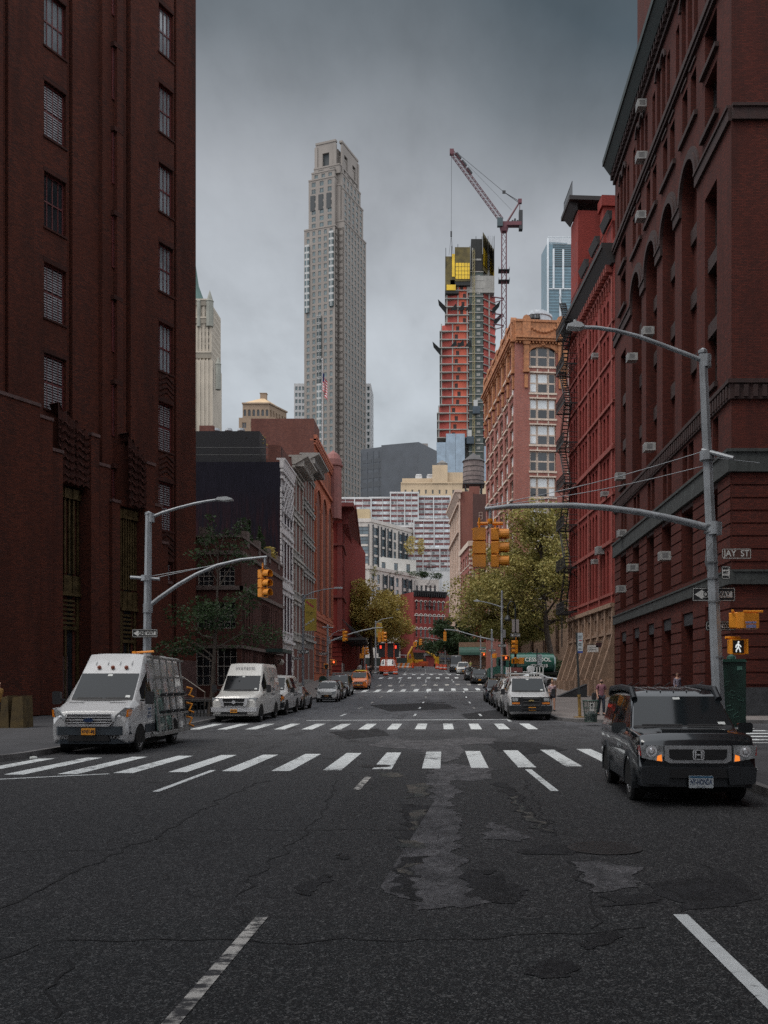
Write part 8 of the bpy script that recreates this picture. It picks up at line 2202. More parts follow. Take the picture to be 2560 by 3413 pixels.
def arrow_truck():
	Y = 137.0; z = gz(Y); OR = carpaint('truck_orange_red', (.62, .07, .015), .4, 0, .4, .3)
	t = empty('works_truck', (X(1291, Y), Y, z), 'orange works truck carrying a black arrow board, parked among striped barrels', 'truck')
	b = MB(); loft(b, [(0, .45, .8, 1.0, 1.0, 1.05, .95), (.1, .4, .95, 1.2, 1.1, 1.12, 1.0), (1.1, .4, 1.2, 1.4, 1.12, 1.15, 1.0), (1.2, .4, 1.25, 1.45, 1.12, 1.15, 1.0), (1.8, .4, 1.3, 2.2, 1.12, 1.15, .95), (3.0, .4, 1.3, 2.3, 1.12, 1.15, .95)]); b.build('cab', WHITE, t, smooth=40)
	w = MB(); panel(w, [(-.9, 1.2, 1.46), (.9, 1.2, 1.46), (.85, 1.8, 2.2), (-.85, 1.8, 2.2)], .04, .96, .04, .95, .01, .015); w.build('windscreen', CARGLASS, t)
	f = MB(); f.box(-1.2, 1.2, -.35, .1, .45, 1.25); f.box(-1.2, 1.2, 3.0, 6.2, .8, 1.3); f.build('bumper', OR, t)
	fr = MB()
	for xx in (-.25, -.05, 1.0): fr.box(xx - .06, xx + .06, -.3, -.18, 1.2, 4.6)
	fr.box(-1.2, 1.2, 2.9, 3.1, 1.3, 4.5); fr.build('mast', OR, t)
	bd = MB(); bd.box(-1.5, 1.6, 2.6, 2.85, 2.6, 4.6); bd.box(-1.7, 1.7, 2.4, 3.4, 4.6, 4.72); bo = bd.build('arrow_board', plain('board_black', (.012, .013, .015), .6, .2), t)
	lt = MB();
	for xx in (-1.15, 1.1): lt.box(xx - .12, xx + .12, 2.55, 2.6, 3.9, 4.35)
	lt.build('lamp', glow('board_red_lamp', (1, .06, .03), 1.2), bo)
	for s in (-1, 1):
		for yv in (.7, 5.0): wheel(t, s * 1.02, yv, .42, .26, SILVERTRIM, 5, s)
arrow_truck()
def backhoe():
	Y = 192.0; z = gz(Y); YL = plain('digger_yellow', (.65, .36, .02), .5, .2, 2, streak=.3)
	t = empty('backhoe_loader', (X(1392, Y), Y, z), 'yellow backhoe loader with raised digging arm behind the striped barrier', 'digger')
	b = MB(); b.box(-1.1, 1.1, .5, 4.2, .8, 1.7); b.box(-2.2, -1.0, -.2, 1.4, .9, 1.9); b.build('body', YL, t)
	c = MB(); c.box(-.9, 1.2, 1.6, 3.3, 1.7, 3.0); c.box(-1.0, 1.3, 1.5, 3.4, 3.0, 3.2); c.build('cab', plain('digger_cab', (.02, .022, .02), .4, .2), t)
	a = MB(); a.tube([(-.8, .2, 1.4), (-1.3, -.4, 3.2), (-1.0, -.8, 4.3)], [.25, .3, .2], 6); a.tube([(-1.0, -.8, 4.3), (-1.9, -1.4, 2.6), (-2.0, -1.4, 1.6)], [.22, .2, .16], 6); a.build('digging_arm', YL, t)
	k = MB(); k.box(.2, 2.2, -.6, .3, .4, 1.3); k.box(-1.0, 1.6, -.8, -.1, .3, 1.0); k.build('loader_bucket', plain('bucket_rust_red', (.40, .07, .02), .7, .3), t)
	for s in (-1, 1): wheel(t, s * 1.05, 1.0, .5, .35, YL, 5, s); wheel(t, s * 1.05, 3.4, .7, .45, YL, 5, s)
	t = empty('excavator', (X(1440, 204), 204, gz(204)), 'smaller yellow excavator arm reaching behind the backhoe', 'digger')
	a = MB(); a.tube([(1.5, 0, .8), (.3, 0, 2.6), (-1.4, 0, 3.4)], [.25, .3, .2], 6); a.build('boom', YL, t); b = MB(); b.box(.6, 2.8, -.9, .9, .6, 2.2); b.build('body', YL, t); k = MB(); k.box(.4, 3.0, -1.1, 1.1, 0, .6); k.build('track', RUBBER, t)
backhoe()
def barrier(px0, px1, Y, label, h=1.0):
	x0, x1 = X(px0, Y), X(px1, Y); n = max(4, round((x1 - x0) / .45)); z = gz(Y)
	t = empty('barrier', ((x0 + x1) / 2, Y, z), label, 'barrier'); b = MB(); w = (x1 - x0) / n; ox = -(x1 - x0) / 2
	sec = [(-.3, 0), (.3, 0), (.3, .15), (.12, .4), (.09, h), (-.09, h), (-.12, .4), (-.3, .15)]
	for i in range(n):
		a = ox + i * w; b.add([(a + (.22 if yv < h * .5 else .45) * 0 + zz_ * .35, yv, zz_) for yv, zz_ in sec] + [(a + w + zz_ * .35, yv, zz_) for yv, zz_ in sec], [(j, (j + 1) % 8, (j + 1) % 8 + 8, j + 8) for j in range(8)] + ([tuple(range(8))] if i == 0 else []) + ([tuple(range(8, 16))] if i == n - 1 else []), i % 2)
	b.build('barrier_body', [plain('barrier_orange', (.70, .19, .02), .5, .2), plain('barrier_white', (.55, .53, .5), .6, .2)], t)
barrier(1314, 1368, 188, 'long orange and white striped barrier in front of the digger'); barrier(1171, 1200, 186, 'short orange and white striped barrier at the left end of the site')
def barrel(px, Y, label):
	t = empty('traffic_barrel', (X(px, Y), Y, gz(Y)), label, 'traffic barrel', 'striped traffic barrels at the road works')
	b = MB(); r = .34
	b.lathe([(r + .1, 0), (r + .1, .08), (r, .1)], 14, m=2)
	zs = [.1, .3, .32, .52, .54, .74, .76, .98]
	for i in range(7): b.lathe([(r - .04 * i / 7, zs[i]), (r - .04 * (i + 1) / 7, zs[i + 1])], 14, m=1 if i in (2, 5) else 0)
	b.build('drum', [plain('barrel_red_orange', (.70, .08, .02), .5, .1), plain('barrel_white', (.6, .6, .6), .5, .1), RUBBER], t)
for px, Y, l in ((1286, 131, 'striped barrel in front of the orange works truck, towards its left'), (1318, 135, 'striped barrel at the right corner of the orange works truck'), (1471, 166, 'striped barrel leftmost of the group before the grey container'), (1484, 164, 'striped barrel rightmost of the group before the grey container'), (1459, 172, 'striped barrel half hidden between the container and the kerb works')): barrel(px, Y, l)
for i, (px, Y, l) in enumerate(((1220, 150, 'tall red cone left of the orange works truck'), (1376, 184, 'tall red cone in front of the backhoe'), (1455, 180, 'red cone beside the grey container'))):
	t = empty('traffic_cone', (X(px, Y), Y, gz(Y)), l, 'traffic cone', 'red cones at the road works'); b = MB(); b.lathe([(.35, 0), (.35, .06), (.26, .07)], 12); b.build('base', RUBBER, t)
	b = MB(); b.lathe([(.27, .07), (.2, .5), (.17, .7), (.12, 1.0), (.05, 1.3)], 12); b.build('cone', plain('cone_red_orange', (.8, .1, .02), .5, .1), t)
t = empty('container', (X(1485, 188), 188, gz(188)), 'grey steel container with blue scribble behind the striped barrels', 'container'); b = MB(); w = X(1505, 188) - X(1462, 188); b.box(-w / 2, w / 2, 0, 5, 1.4, 2.6); b.box(-w / 2, w / 2, .1, 5, .1, 1.4)
for i in range(9): b.box(-w / 2 + i * w / 9, -w / 2 + i * w / 9 + .12, -.05, 0, 1.4, 2.6)
b.build('box', plain('container_grey', (.14, .135, .12), .7, .4, 2), t); s = MB(); pts = [(-.9 + i * .18, -.07, 1.9 + .22 * math.sin(i * 2.4)) for i in range(11)]; s.tube(pts, .045, 4); s.build('scribble', plain('scribble_blue', (.03, .08, .25), .6, .1), t)
# screened site fence across the street end
t = empty('site_fence', (X(1280, 212), 212, gz(212)), 'green-black screened site fence across the top of the street', 'fence'); b = MB(); b.box(X(1160, 212) - X(1280, 212), X(1420, 212) - X(1280, 212), 0, .06, .1, 2.0); b.build('screen', plain('fence_screen_black', (.012, .018, .015), .8, .4), t)
p = MB()
for i in range(9): xx = X(1160 + i * 32, 212) - X(1280, 212); p.tube([(xx, .1, 0), (xx, .1, 2.7)], .05, 5)
p.tube([(X(1160, 212) - X(1280, 212), .1, 2.65), (X(1420, 212) - X(1280, 212), .1, 2.65)], .04, 5); p.build('post', STEEL, t)
LENS_OFF = plain('signal_lens_dark', (.02, .015, .012), .3, .2)
LUMI = plain('luminaire_grey', (.46, .48, .49), .4, .1, 2, .2); DKPOLE = plain('dark_lamp_post', (.015, .018, .018), .5, .2, 2)
BROWNSIGN = plain('brown_street_sign', (.075, .03, .022), .5, .15); SIGNWHITE = plain('sign_lettering_white', (.62, .62, .60), .5, .05)
def rel(o, p): return tuple(Vector(p) - Vector(o))
def pole(name, label, base, top, r0=.15, r1=.10, mat=STEEL, cat='street pole', group=None, foot=True):
	t = empty(name, base, label, cat, group); b = MB()
	b.tube([(0, 0, -.1), rel(base, top)], [r0, r1], 8); b.build('post', mat, t)
	if foot: f = MB(); f.lathe([(r0 * 1.9, -.02), (r0 * 1.9, .05), (r0 * 1.3, .12), (r0 * 1.1, .35)], 8); f.build('base_plate', mat, t)
	c = MB(); p = rel(base, top); c.lathe([(r1 * 1.15, -.04), (r1 * 1.15, .03), (.02, .1)], 8, p); c.build('cap', mat, t)
	return t
def arm(t, pts, r0, r1, name='mast_arm', mat=STEEL):
	o = t.location; b = MB(); n = len(pts); b.tube([rel(o, p) for p in pts], [r0 + (r1 - r0) * i / (n - 1) for i in range(n)], 8)
	p = rel(o, pts[0]); b.lathe([(r0 * 2.1, -.16), (r0 * 2.1, .16)], 8, (p[0] + .06, p[1], p[2])); return b.build(name, mat, t, smooth=50)
def luminaire(t, tip, L=.75, s=1.0):
	p = rel(t.location, tip); b = MB()
	b.prism([(0, -.02), (-.1 * s, .07 * s), (-L * .5, .10 * s), (-L, .03 * s), (-L, -.03 * s), (-L * .5, -.06 * s), (-.1 * s, -.06 * s)], p[1] - .16 * s, p[1] + .16 * s, 'y')
	b.v = [(v[0] + p[0], v[1], v[2] + p[2]) for v in b.v]; b.lathe([(.04, .1), (.04, .2), (.02, .21)], 8, (p[0] - .25 * s, p[1], p[2] - .02)); b.build('lamp_head', LUMI, t)
_sig = None
def signal(loc, rz, label, group='yellow traffic signals', s=1.0, hang=.25, two=False):
	"""three-section head; local front is -y; loc is the top of the head"""
	global _sig
	t = empty('traffic_signal', loc, label, 'traffic signal', group, rz, s)
	if _sig is None:
		b = MB()
		for k in range(3): b.prism(rrect(-.17, .17, -.345 * (k + 1) + .006, -.345 * k - .006, .03), -.0, .2, 'y', 0, .94)
		b.tube([(0, .1, 0), (0, .1, .25)], .03, 6); b.box(-.2, .2, .0, .06, -.05, -.02); b.box(-.19, .19, .02, .05, -.72, -.67)
		body_ = b.mesh('signal_body', [ORANGE]); b.fix(body_)
		v = MB()
		for k in range(3):
			cz = -.345 * k - .17; pts = arc(0, cz, .155, -35, 215, 12); inn = arc(0, cz, .14, 215, -35, 12); v.prism(pts + inn, -.26, .0, 'y')
		vis = v.mesh('visor', [ORANGE]); v.fix(vis); l = MB()
		for k in range(3): l.lathe([(.138, -.005), (.09, -.03), (.005, -.04)], 14, (0, 0, -.345 * k - .17), 'y')
		lens = l.mesh('lens', [LENS_OFF]); l.fix(lens); _sig = (body_, vis, lens)
	for n_, m_ in zip(('housing', 'visor', 'lens'), _sig): link(n_, m_, t)
	return t
def sign(parent, name, c, w, h, txt, bg, ink, rz=0.0, size=None, arrow=0, border=True, sx=.9):
	"""flat sign centred at c (relative to parent), facing -y before rz"""
	b = MB(); b.prism(rrect(-w / 2, w / 2, -h / 2, h / 2, .02), -.006, .006, 'y'); o = b.build(name, bg, parent); o.location = c; o.rotation_euler = (0, 0, rz)
	if border:
		f = MB();
		for q in ((-w / 2 + .015, w / 2 - .015, h / 2 - .03, h / 2 - .018), (-w / 2 + .015, w / 2 - .015, -h / 2 + .018, -h / 2 + .03), (-w / 2 + .015, -w / 2 + .027, -h / 2 + .018, h / 2 - .018), (w / 2 - .027, w / 2 - .015, -h / 2 + .018, h / 2 - .018)): f.box(q[0], q[1], -.0085, -.0065, q[2], q[3])
		f.build('border', ink, o)
	if arrow:
		a = MB(); s = -arrow; hw = h * .36
		p = [(-w * .45, 0), (-w * .26, hw), (-w * .26, hw * .62), (w * .43, hw * .62), (w * .43, -hw * .62), (-w * .26, -hw * .62), (-w * .26, -hw)]
		a.prism([(x * s, z) for x, z in p][::1], -.010, -.0066, 'y'); a.build('arrow', SIGNWHITE, o); ink = SIGNBLACK
	if txt:
		me = text_mesh(txt, size or h * .5, ink, .001, sx, .006 if arrow else .003, fit=w * (.62 if arrow else .9)); l = link('lettering', me, o); l.location = (.06 * w * (1 if arrow < 0 else -1 if arrow else 0), -.0118 if arrow else -.008, 0)
	return o
D = 1.543   # full-view pixels to photo pixels
def PD(x, y, Y): return P(x * D, y * D, Y)
# tall pole on the near right corner
Yp = 24.0; base = Vector((7.16, Yp, gz(Yp) + .15))
t = pole('signal_pole', 'tall grey street pole on the near right corner with lamp arm and long mast arm', base, PD(1518, 760, Yp), .17, .105)
arm(t, [PD(*q, Yp) for q in ((1520, 780), (1480, 764), (1430, 745), (1380, 727), (1330, 714), (1290, 708), (1262, 707))], .065, .05, 'lamp_arm'); luminaire(t, PD(1262, 706, Yp), .44, .95)
arm(t, [PD(*q, Yp) for q in ((1537, 1142), (1500, 1132), (1440, 1118), (1380, 1106), (1310, 1097), (1240, 1092), (1160, 1092), (1100, 1094), (1048, 1100))], .10, .06)
w_ = MB(); o = t.location
for a, c in (((1055, 1092), (1519, 975)), ((1090, 1090), (1530, 1004))):
	p, q = Vector(rel(o, PD(*a, Yp))), Vector(rel(o, PD(*c, Yp))); w_.tube([p.lerp(q, i / 8) - Vector((0, 0, .10 * math.sin(math.pi * i / 8))) for i in range(9)], .009, 4)
w_.build('guy_wire', STEEL, t)
b_ = MB(); p0, p1 = rel(o, PD(1517, 972, Yp)), rel(o, PD(1585, 990, Yp - .6)); b_.tube([p0, p1], .055, 8); b_.lathe([(.2, -.12), (.2, .12)], 8, rel(o, PD(1528, 985, Yp))); b_.tube([rel(o, PD(1550, 990, Yp)), rel(o, PD(1640, 1000, Yp + 1))], .012, 4); b_.build('wire_bracket', STEEL, t)
c_ = MB(); c_.tube([rel(o, PD(*q, Yp - .17)) for q in ((1538, 1172), (1526, 1190), (1524, 1215), (1530, 1235))], .018, 5)
for q in (1136, 1150, 1215, 1250, 1300, 1420): c_.lathe([(.165, -.02), (.165, .02)], 10, rel(o, PD(1533 + (q - 1136) * .06, q, Yp)))
c_.build('cable_band', plain('band_steel', (.2, .21, .22), .5, .2, 3, .5), t)
S_ = lambda x, y, d=-.2: rel(o, PD(x, y, Yp + d))
sign(t, 'street_sign', S_(1591, 1196), .76, .28, 'JAY  ST', BROWNSIGN, SIGNWHITE, size=.23)
sign(t, 'one_way_sign', S_(1568, 1237), .23, .34, 'WAY', SIGNBLACK, SIGNWHITE, size=.1, arrow=1, sx=.7)
sign(t, 'one_way_sign', S_(1542, 1284, .22), 1.12, .36, 'ONE WAY', SIGNBLACK, SIGNWHITE, size=.2, arrow=-1)
sign(t, 'one_way_sign', S_(1557, 1352, .25), .78, .25, 'ONE WAY', SIGNBLACK, SIGNWHITE, size=.13, arrow=-1)
hg = MB();
for x, y in ((1035, 1100), (1082, 1098)): p = rel(o, PD(1059, 1098, Yp));
p = rel(o, PD(1059, 1097, Yp)); hg.tube([p, (p[0], p[1], p[2] - .36)], .045, 6); hg.lathe([(.07, -.5), (.07, -.36)], 8, p)
hg.build('signal_hanger', STEEL, t)
hb = MB(); p = rel(o, PD(1059, 1131, Yp)); hb.tube([(p[0] - .33, p[1], p[2]), (p[0] + .33, p[1], p[2])], .045, 6); hb.tube([(p[0], p[1], p[2] - .02), (p[0], p[1], p[2] + .12)], .07, 8); hb.build('signal_yoke', ORANGE, t)
signal(PD(1035, 1141, Yp), R(180), 'yellow signal seen from behind, left of the pair on the long mast arm', hang=0)
signal(PD(1078, 1141, Yp), R(84), 'yellow signal facing right, right of the pair on the long mast arm', hang=0)
def pedestrian(loc, rz, label, w=.42, h=.40, lit=None, vis=True):
	t = empty('pedestrian_signal', loc, label, 'pedestrian signal', 'orange pedestrian signals', rz); b = MB(); b.prism(rrect(-w / 2, w / 2, -h, 0, .03), -.08, .14, 'y', 0, .9); b.tube([(-w * .7, .05, .03), (w * .3, .05, .03)], .035, 5); b.build('housing', ORANGE, t)
	f = MB(); f.box(-w / 2 + .04, w / 2 - .04, -.092, -.08, -h + .04, -.04); fo = f.build('face', SIGNBLACK, t)
	for s in (-1, 1): v = MB(); v.box(min(s * w / 2, s * (w / 2 + .015)), max(s * w / 2, s * (w / 2 + .015)), -.22, -.06, -h + .01, -.01); v.build('visor', ORANGE, t)
	if lit == 'walk':
		g = MB(); g.lathe([(.002, -.03), (.03, 0), (.002, .03)], 8, (.01, -.096, -.09))
		for pts in ([(0, -.125), (.005, -.22)], [(.005, -.22), (-.045, -.29), (-.05, -.34)], [(.005, -.22), (.045, -.28), (.06, -.34)], [(0, -.13), (-.05, -.18), (-.06, -.23)], [(.0, -.13), (.05, -.18), (.075, -.21)]): g.tube([(x, -.096, z) for x, z in pts], .017, 5)
		g.build('walking_figure', glow('signal_white', (.85, .9, .9), .55), fo)
	if lit == 'hand':
		g = MB(); g.prism(rrect(-.07, .07, -.3, -.16, .03), -.098, -.092, 'y');
		for k in range(4): g.box(-.068 + k * .037, -.068 + k * .037 + .026, -.098, -.092, -.17, -.07 - .012 * abs(k - 1.5))
		g.tube([(.06, -.095, -.24), (.115, -.095, -.17)], .014, 5); g.build('raised_hand', glow('signal_red', (1, .12, .03), 2.2), fo)
	return t
pedestrian(PD(1588, 1323, Yp - .3), R(70), 'large orange pedestrian signal box beside the grey pole, turned away', .42, .42)
pedestrian(PD(1617, 1324, Yp - .1), R(180), 'large orange pedestrian signal box with blue stickers, right of the grey pole', .50, .42)
st_ = empty('sticker', PD(1622, 1345, Yp - .28), 'blue and white torn stickers on the orange signal box', 'sticker'); b = MB(); b.box(-.14, .14, -.012, -.008, -.02, .03); b.box(-.12, .13, -.012, -.008, -.13, -.05); b.build('paper', plain('sticker_blue_violet', (.20, .22, .42), .6, .6, 14), st_)
pedestrian(PD(1591, 1380, Yp - .3), R(8), 'walk signal showing a white walking figure beside the grey pole', .40, .40, 'walk')
# left corner pole
Yl = 34.0; base = Vector((X(487, Yl), Yl, gz(Yl) + .15))
t = pole('signal_pole', 'grey street pole with curved lamp arm behind the glazier van on the left', base, PD(321, 1110, Yl), .17, .12); o = t.location
arm(t, [PD(*q, Yl) for q in ((323, 1119), (350, 1108), (385, 1097), (420, 1088), (445, 1083), (466, 1080))], .06, .045, 'lamp_arm'); p = PD(466, 1079, Yl)
b = MB(); q = rel(o, p); b.prism([(0, -.03), (.1, .06), (.4, .09), (.62, .02), (.62, -.02), (.3, -.06)], -.15, .15, 'y'); b.v = [(v[0] + q[0], v[1] + q[1], v[2] + q[2]) for v in b.v]; b.build('lamp_head', LUMI, t)
arm(t, [PD(*q, Yl) for q in ((316, 1314), (345, 1291), (385, 1263), (425, 1240), (470, 1221), (520, 1209), (577, 1203))], .085, .05)
x_ = MB(); x_.tube([rel(o, PD(282, 1247, Yl)), rel(o, PD(345, 1251, Yl))], .06, 8); x_.lathe([(.2, -.1), (.2, .1)], 8, rel(o, PD(316, 1249, Yl)))
for a, c in (((318, 1246), (575, 1202)), ((318, 1252), (520, 1208))): x_.tube([rel(o, PD(*a, Yl)), rel(o, PD(*c, Yl))], .012, 4)
x_.build('wire_bracket', STEEL, t)
sign(t, 'one_way_sign', rel(o, PD(313, 1368, Yl - .25)), .92, .30, 'ONE WAY', SIGNBLACK, SIGNWHITE, size=.17, arrow=-1)
signal(PD(572, 1230, Yl), R(60), 'yellow signal at the tip of the left mast arm before the brown house')
b = MB(); q = rel(o, PD(573, 1203, Yl)); b.tube([q, (q[0], q[1], q[2] - .3)], .05, 6); b.build('signal_hanger', STEEL, t)
# control box
t = empty('control_cabinet', (8.02, 25.9, gz(25) + .15), 'dark green traffic control cabinet with scribbles behind the grey pole', 'cabinet'); b = MB(); b.prism(rrect(-.33, .33, 0, 2.32, .04), -.24, .24, 'y'); b.build('box', plain('cabinet_green', (.010, .035, .026), .5, .4, 4), t)
b = MB(); b.prism([(-.36, 2.32), (.36, 2.32), (.3, 2.4), (-.3, 2.4)], -.28, .28, 'y'); b.lathe([(.13, 2.4), (.12, 2.48), (.02, 2.54)], 12); b.build('lid', plain('cabinet_lid', (.02, .075, .055), .5, .2), t)
g = MB(); random.seed(3)
for k in range(7):
	x, z = random.uniform(-.22, .2), random.uniform(.7, 1.8); g.tube([(x + .1 * math.sin(i * 1.7 + k), -.246, z + .04 * i + .05 * math.cos(i * 2.1)) for i in range(5)], .007, 3)
g.box(.08, .22, -.25, -.243, 2.1, 2.2); g.build('scribble', plain('scribble_teal', (.10, .22, .18), .6, .3), t)
def small_pole(px, Y, py_top, label, x=None, r=.11, mat=STEEL):
	base = Vector((X(px, Y) if x is None else x, Y, gz(Y) + .13)); return pole('street_pole', label, base, P(px, py_top, Y), r, r * .7, mat, 'street pole', None)
def mast(t, Y, pts, r=.08, name='mast_arm', lamp=None):
	arm(t, [P(*q, Y) for q in pts], r, r * .6, name)
# left kerb, banner lamp post
t = small_pole(1010, 70, 1984, 'lamp post with a yellow food festival banner on the left kerb'); o = t.location
mast(t, 70, ((1012, 1990), (1040, 1975), (1080, 1965), (1115, 1961)), .05, 'lamp_arm'); q = rel(o, P(1115, 1960, 70)); b = MB(); b.box(q[0], q[0] + .6, -.14, .14, q[2] - .05, q[2] + .07); b.build('lamp_head', LUMI, t)
BAN = plain('banner_mustard', (.42, .30, .05), .8, .15, 1.5); BRED = plain('banner_red', (.40, .05, .07), .7, .1); BWH = plain('banner_white', (.5, .48, .42), .7, .1)
def banner(t, Y, px0, px1, py0, py1):
	o = t.location; a = rel(o, P(px0, py1, Y)); c = rel(o, P(px1, py0, Y)); W, H = c[0] - a[0], c[2] - a[2]
	b = MB(); b.box(a[0], c[0], -.02, 0, a[2], c[2]); bo = b.build('banner', BAN, t); r_ = MB(); r_.tube([(0, 0, c[2]), (c[0], 0, c[2])], .025, 4); r_.tube([(0, 0, a[2]), (c[0], 0, a[2])], .025, 4); r_.build('bracket', STEEL, t)
	k = MB(); v = MB()
	for i in range(4):
		x, z = a[0] + W * (.18 + .16 * i), c[2] - H * (.10 + .045 * i); k.prism([(x - .07 * W, z), (x + .05 * W, z - H * .06), (x + .12 * W, z - H * .01), (x, z + H * .05)], -.03, -.02, 'y')
		x, z = a[0] + W * (.12 + .2 * i), a[2] + H * (.20 + .05 * i); v.prism([(x - .08 * W, z - H * .03), (x + .06 * W, z - H * .035), (x + .1 * W, z + H * .03), (x - .04 * W, z + H * .035)], -.03, -.02, 'y')
	k.build('banner_picture', BRED, bo); v.build('banner_card', BWH, bo)
	me = text_mesh('RESTAURANT\nWEEK', W * .15, plain('banner_ink', (.05, .04, .02), .7, .1), .001, .8); l = link('lettering', me, bo); l.location = (a[0] + W * .5, -.024, a[2] + H * .55)
banner(t, 70, 1016, 1055, 1996, 2103)
sign(t, 'street_sign', rel(o, P(989, 2195, 69.8)), .75, .24, 'THOMAS ST', BROWNSIGN, SIGNWHITE, size=.16, sx=.75); sign(t, 'one_way_sign', rel(o, P(1011, 2172, 69.8)), .85, .30, 'ONE WAY', SIGNBLACK, SIGNWHITE, size=.16, arrow=1)
t = small_pole(1092, 93, 2085, 'corner pole with long mast arm and brown street sign before the orange arches', r=.13); o = t.location
mast(t, 93, ((1094, 2140), (1130, 2126), (1170, 2112), (1210, 2101), (1245, 2094), (1275, 2092))); mast(t, 93, ((1094, 2128), (1112, 2110), (1130, 2102), (1150, 2098)), .04)
b = MB(); b.tube([rel(o, P(1074, 2090, 93)), rel(o, P(1110, 2092, 93))], .06, 6); b.build('cross_bracket', STEEL, t); sign(t, 'street_sign', rel(o, P(1078, 2179, 92.8)), .85, .26, 'DUANE ST', BROWNSIGN, SIGNWHITE, size=.18, sx=.75)
signal(P(1265, 2106, 93), R(180), 'yellow signal seen from behind on the far left mast arm, beside its twin'); signal(P(1280, 2106, 93), R(75), 'yellow signal facing right at the tip of the far left mast arm'); signal(P(1150, 2103, 93), R(70), 'small yellow signal on the short curved arm before the maroon warehouse')
pedestrian(P(1112, 2200, 92), R(10), 'pedestrian signal with a red hand by the maroon warehouse', .5, .5, 'hand'); pedestrian(P(1088, 2214, 92.5), R(0), 'small amber pedestrian box low on the corner pole before the orange arches', .4, .45)
t = small_pole(1252, 138, 2072, 'far lamp post with a yellow banner in front of the yellowing trees', r=.12); mast(t, 138, ((1252, 2076), (1275, 2063), (1310, 2058)), .05, 'lamp_arm'); banner(t, 138, 1254, 1273, 2075, 2124)
t = small_pole(1216, 128, 2160, 'short signal post on the far left corner with two yellow heads', r=.1); signal(P(1211, 2158, 128), R(180), 'yellow signal seen from behind on the short far left post'); signal(P(1223, 2158, 128), R(60), 'yellow signal facing right on the short far left post'); pedestrian(P(1206, 2180, 128), R(180), 'amber pedestrian box on the short far left post', .6, .6)
small_pole(1205, 165, 2070, 'plain thin pole among the yellowing trees', r=.1)
# right kerb
t = small_pole(1673, 89, 1972, 'grey lamp post with a long curved arm in front of the big tree', r=.13); o = t.location; mast(t, 89, ((1672, 2024), (1650, 2016), (1622, 2008), (1600, 2004)), .06, 'lamp_arm'); luminaire(t, P(1600, 2003, 89), .6, 1.1); sign(t, 'one_way_sign', rel(o, P(1674, 2152, 88.8)), .78, .27, 'ONE WAY', SIGNBLACK, SIGNWHITE, size=.15, arrow=-1)
sign(t, 'grey_sign', rel(o, P(1681, 2112, 88.8)), .25, .75, '', plain('sign_back_grey', (.2, .2, .21), .5, .1), SIGNWHITE, border=False)
t = small_pole(1718, 72, 2030, 'black ornate lamp post with a crook top and two grey signs', r=.11, mat=DKPOLE); o = t.location
b = MB(); pts = [rel(o, P(1718 - 12.5 + 12.5 * math.cos(R(a)), 2025 - 20 * math.sin(R(a)), 72)) for a in range(0, 200, 20)]; b.tube(pts + [rel(o, P(1693, 2052, 72))], .05, 6); b.lathe([(.02, .1), (.12, .05), (.3, -.25), (.18, -.35), (.02, -.38)], 12, rel(o, P(1693, 2054, 72))); b.build('crook_lamp', DKPOLE, t)
for px in (1711.5, 1725): sign(t, 'grey_sign', rel(o, P(px, 2086, 71.8)), .23, 1.0, '', plain('sign_grey_pink', (.33, .29, .28), .6, .1), SIGNWHITE, border=False)
sign(t, 'one_way_sign', rel(o, P(1718, 2117, 71.8)), .74, .28, 'ONE WAY', SIGNBLACK, SIGNWHITE, size=.15, arrow=-1)
signal(P(1716, 2134, 71.8), R(-80), 'yellow signal on the black ornate lamp post facing left'); pedestrian(P(1718, 2194, 71.5), R(-60), 'amber pedestrian box on the black lamp post, left one', .42, .42); pedestrian(P(1737, 2195, 71.6), R(180), 'amber pedestrian box on the black lamp post, right one', .46, .42)
t = small_pole(1639, 104, 2100, 'dark pole with a long arm reaching left below the trees', r=.13); o = t.location; mast(t, 104, ((1639, 2132), (1600, 2124), (1560, 2113), (1520, 2101), (1481, 2098)), .08); sign(t, 'one_way_sign', rel(o, P(1640, 2168, 103.8)), .8, .28, 'ONE WAY', SIGNBLACK, SIGNWHITE, size=.15, arrow=-1); signal(P(1483, 2106, 104), R(180), 'yellow signal alone at the tip of the long arm before the dark tree')
t = small_pole(1602, 116, 2120, 'pale thin post with one way sign by the green shop awning', r=.09); o = t.location; sign(t, 'one_way_sign', rel(o, P(1609, 2164, 115.8)), .9, .34, 'ONE WAY', SIGNBLACK, SIGNWHITE, size=.18, arrow=-1); pedestrian(P(1613, 2176, 115.5), R(0), 'pedestrian signal with a red hand by the green shop awning', .5, .5, 'hand'); pedestrian(P(1648, 2180, 103), R(180), 'amber pedestrian box on the dark right-hand pole', .46, .46)
pedestrian(P(1686, 2186, 88.5), R(0), 'dark red pedestrian signal on the grey lamp post before the tanker', .7, .42, 'hand')
t = small_pole(1485, 182, 2100, 'far pole with a bent arm in front of the dark green tree', r=.13); mast(t, 182, ((1485, 2143), (1465, 2133), (1435, 2127), (1404, 2126)), .09); signal(P(1402, 2130, 182), R(70), 'tiny yellow signal at the left tip of the bent far arm', s=1.2)
for px, l in ((1381, 'left one of the tiny hanging pair'), (1388, 'right one of the tiny hanging pair')): signal(P(px, 2139, 200), R(60 if px > 1385 else 180), 'tiny far yellow signal, ' + l, s=1.1)
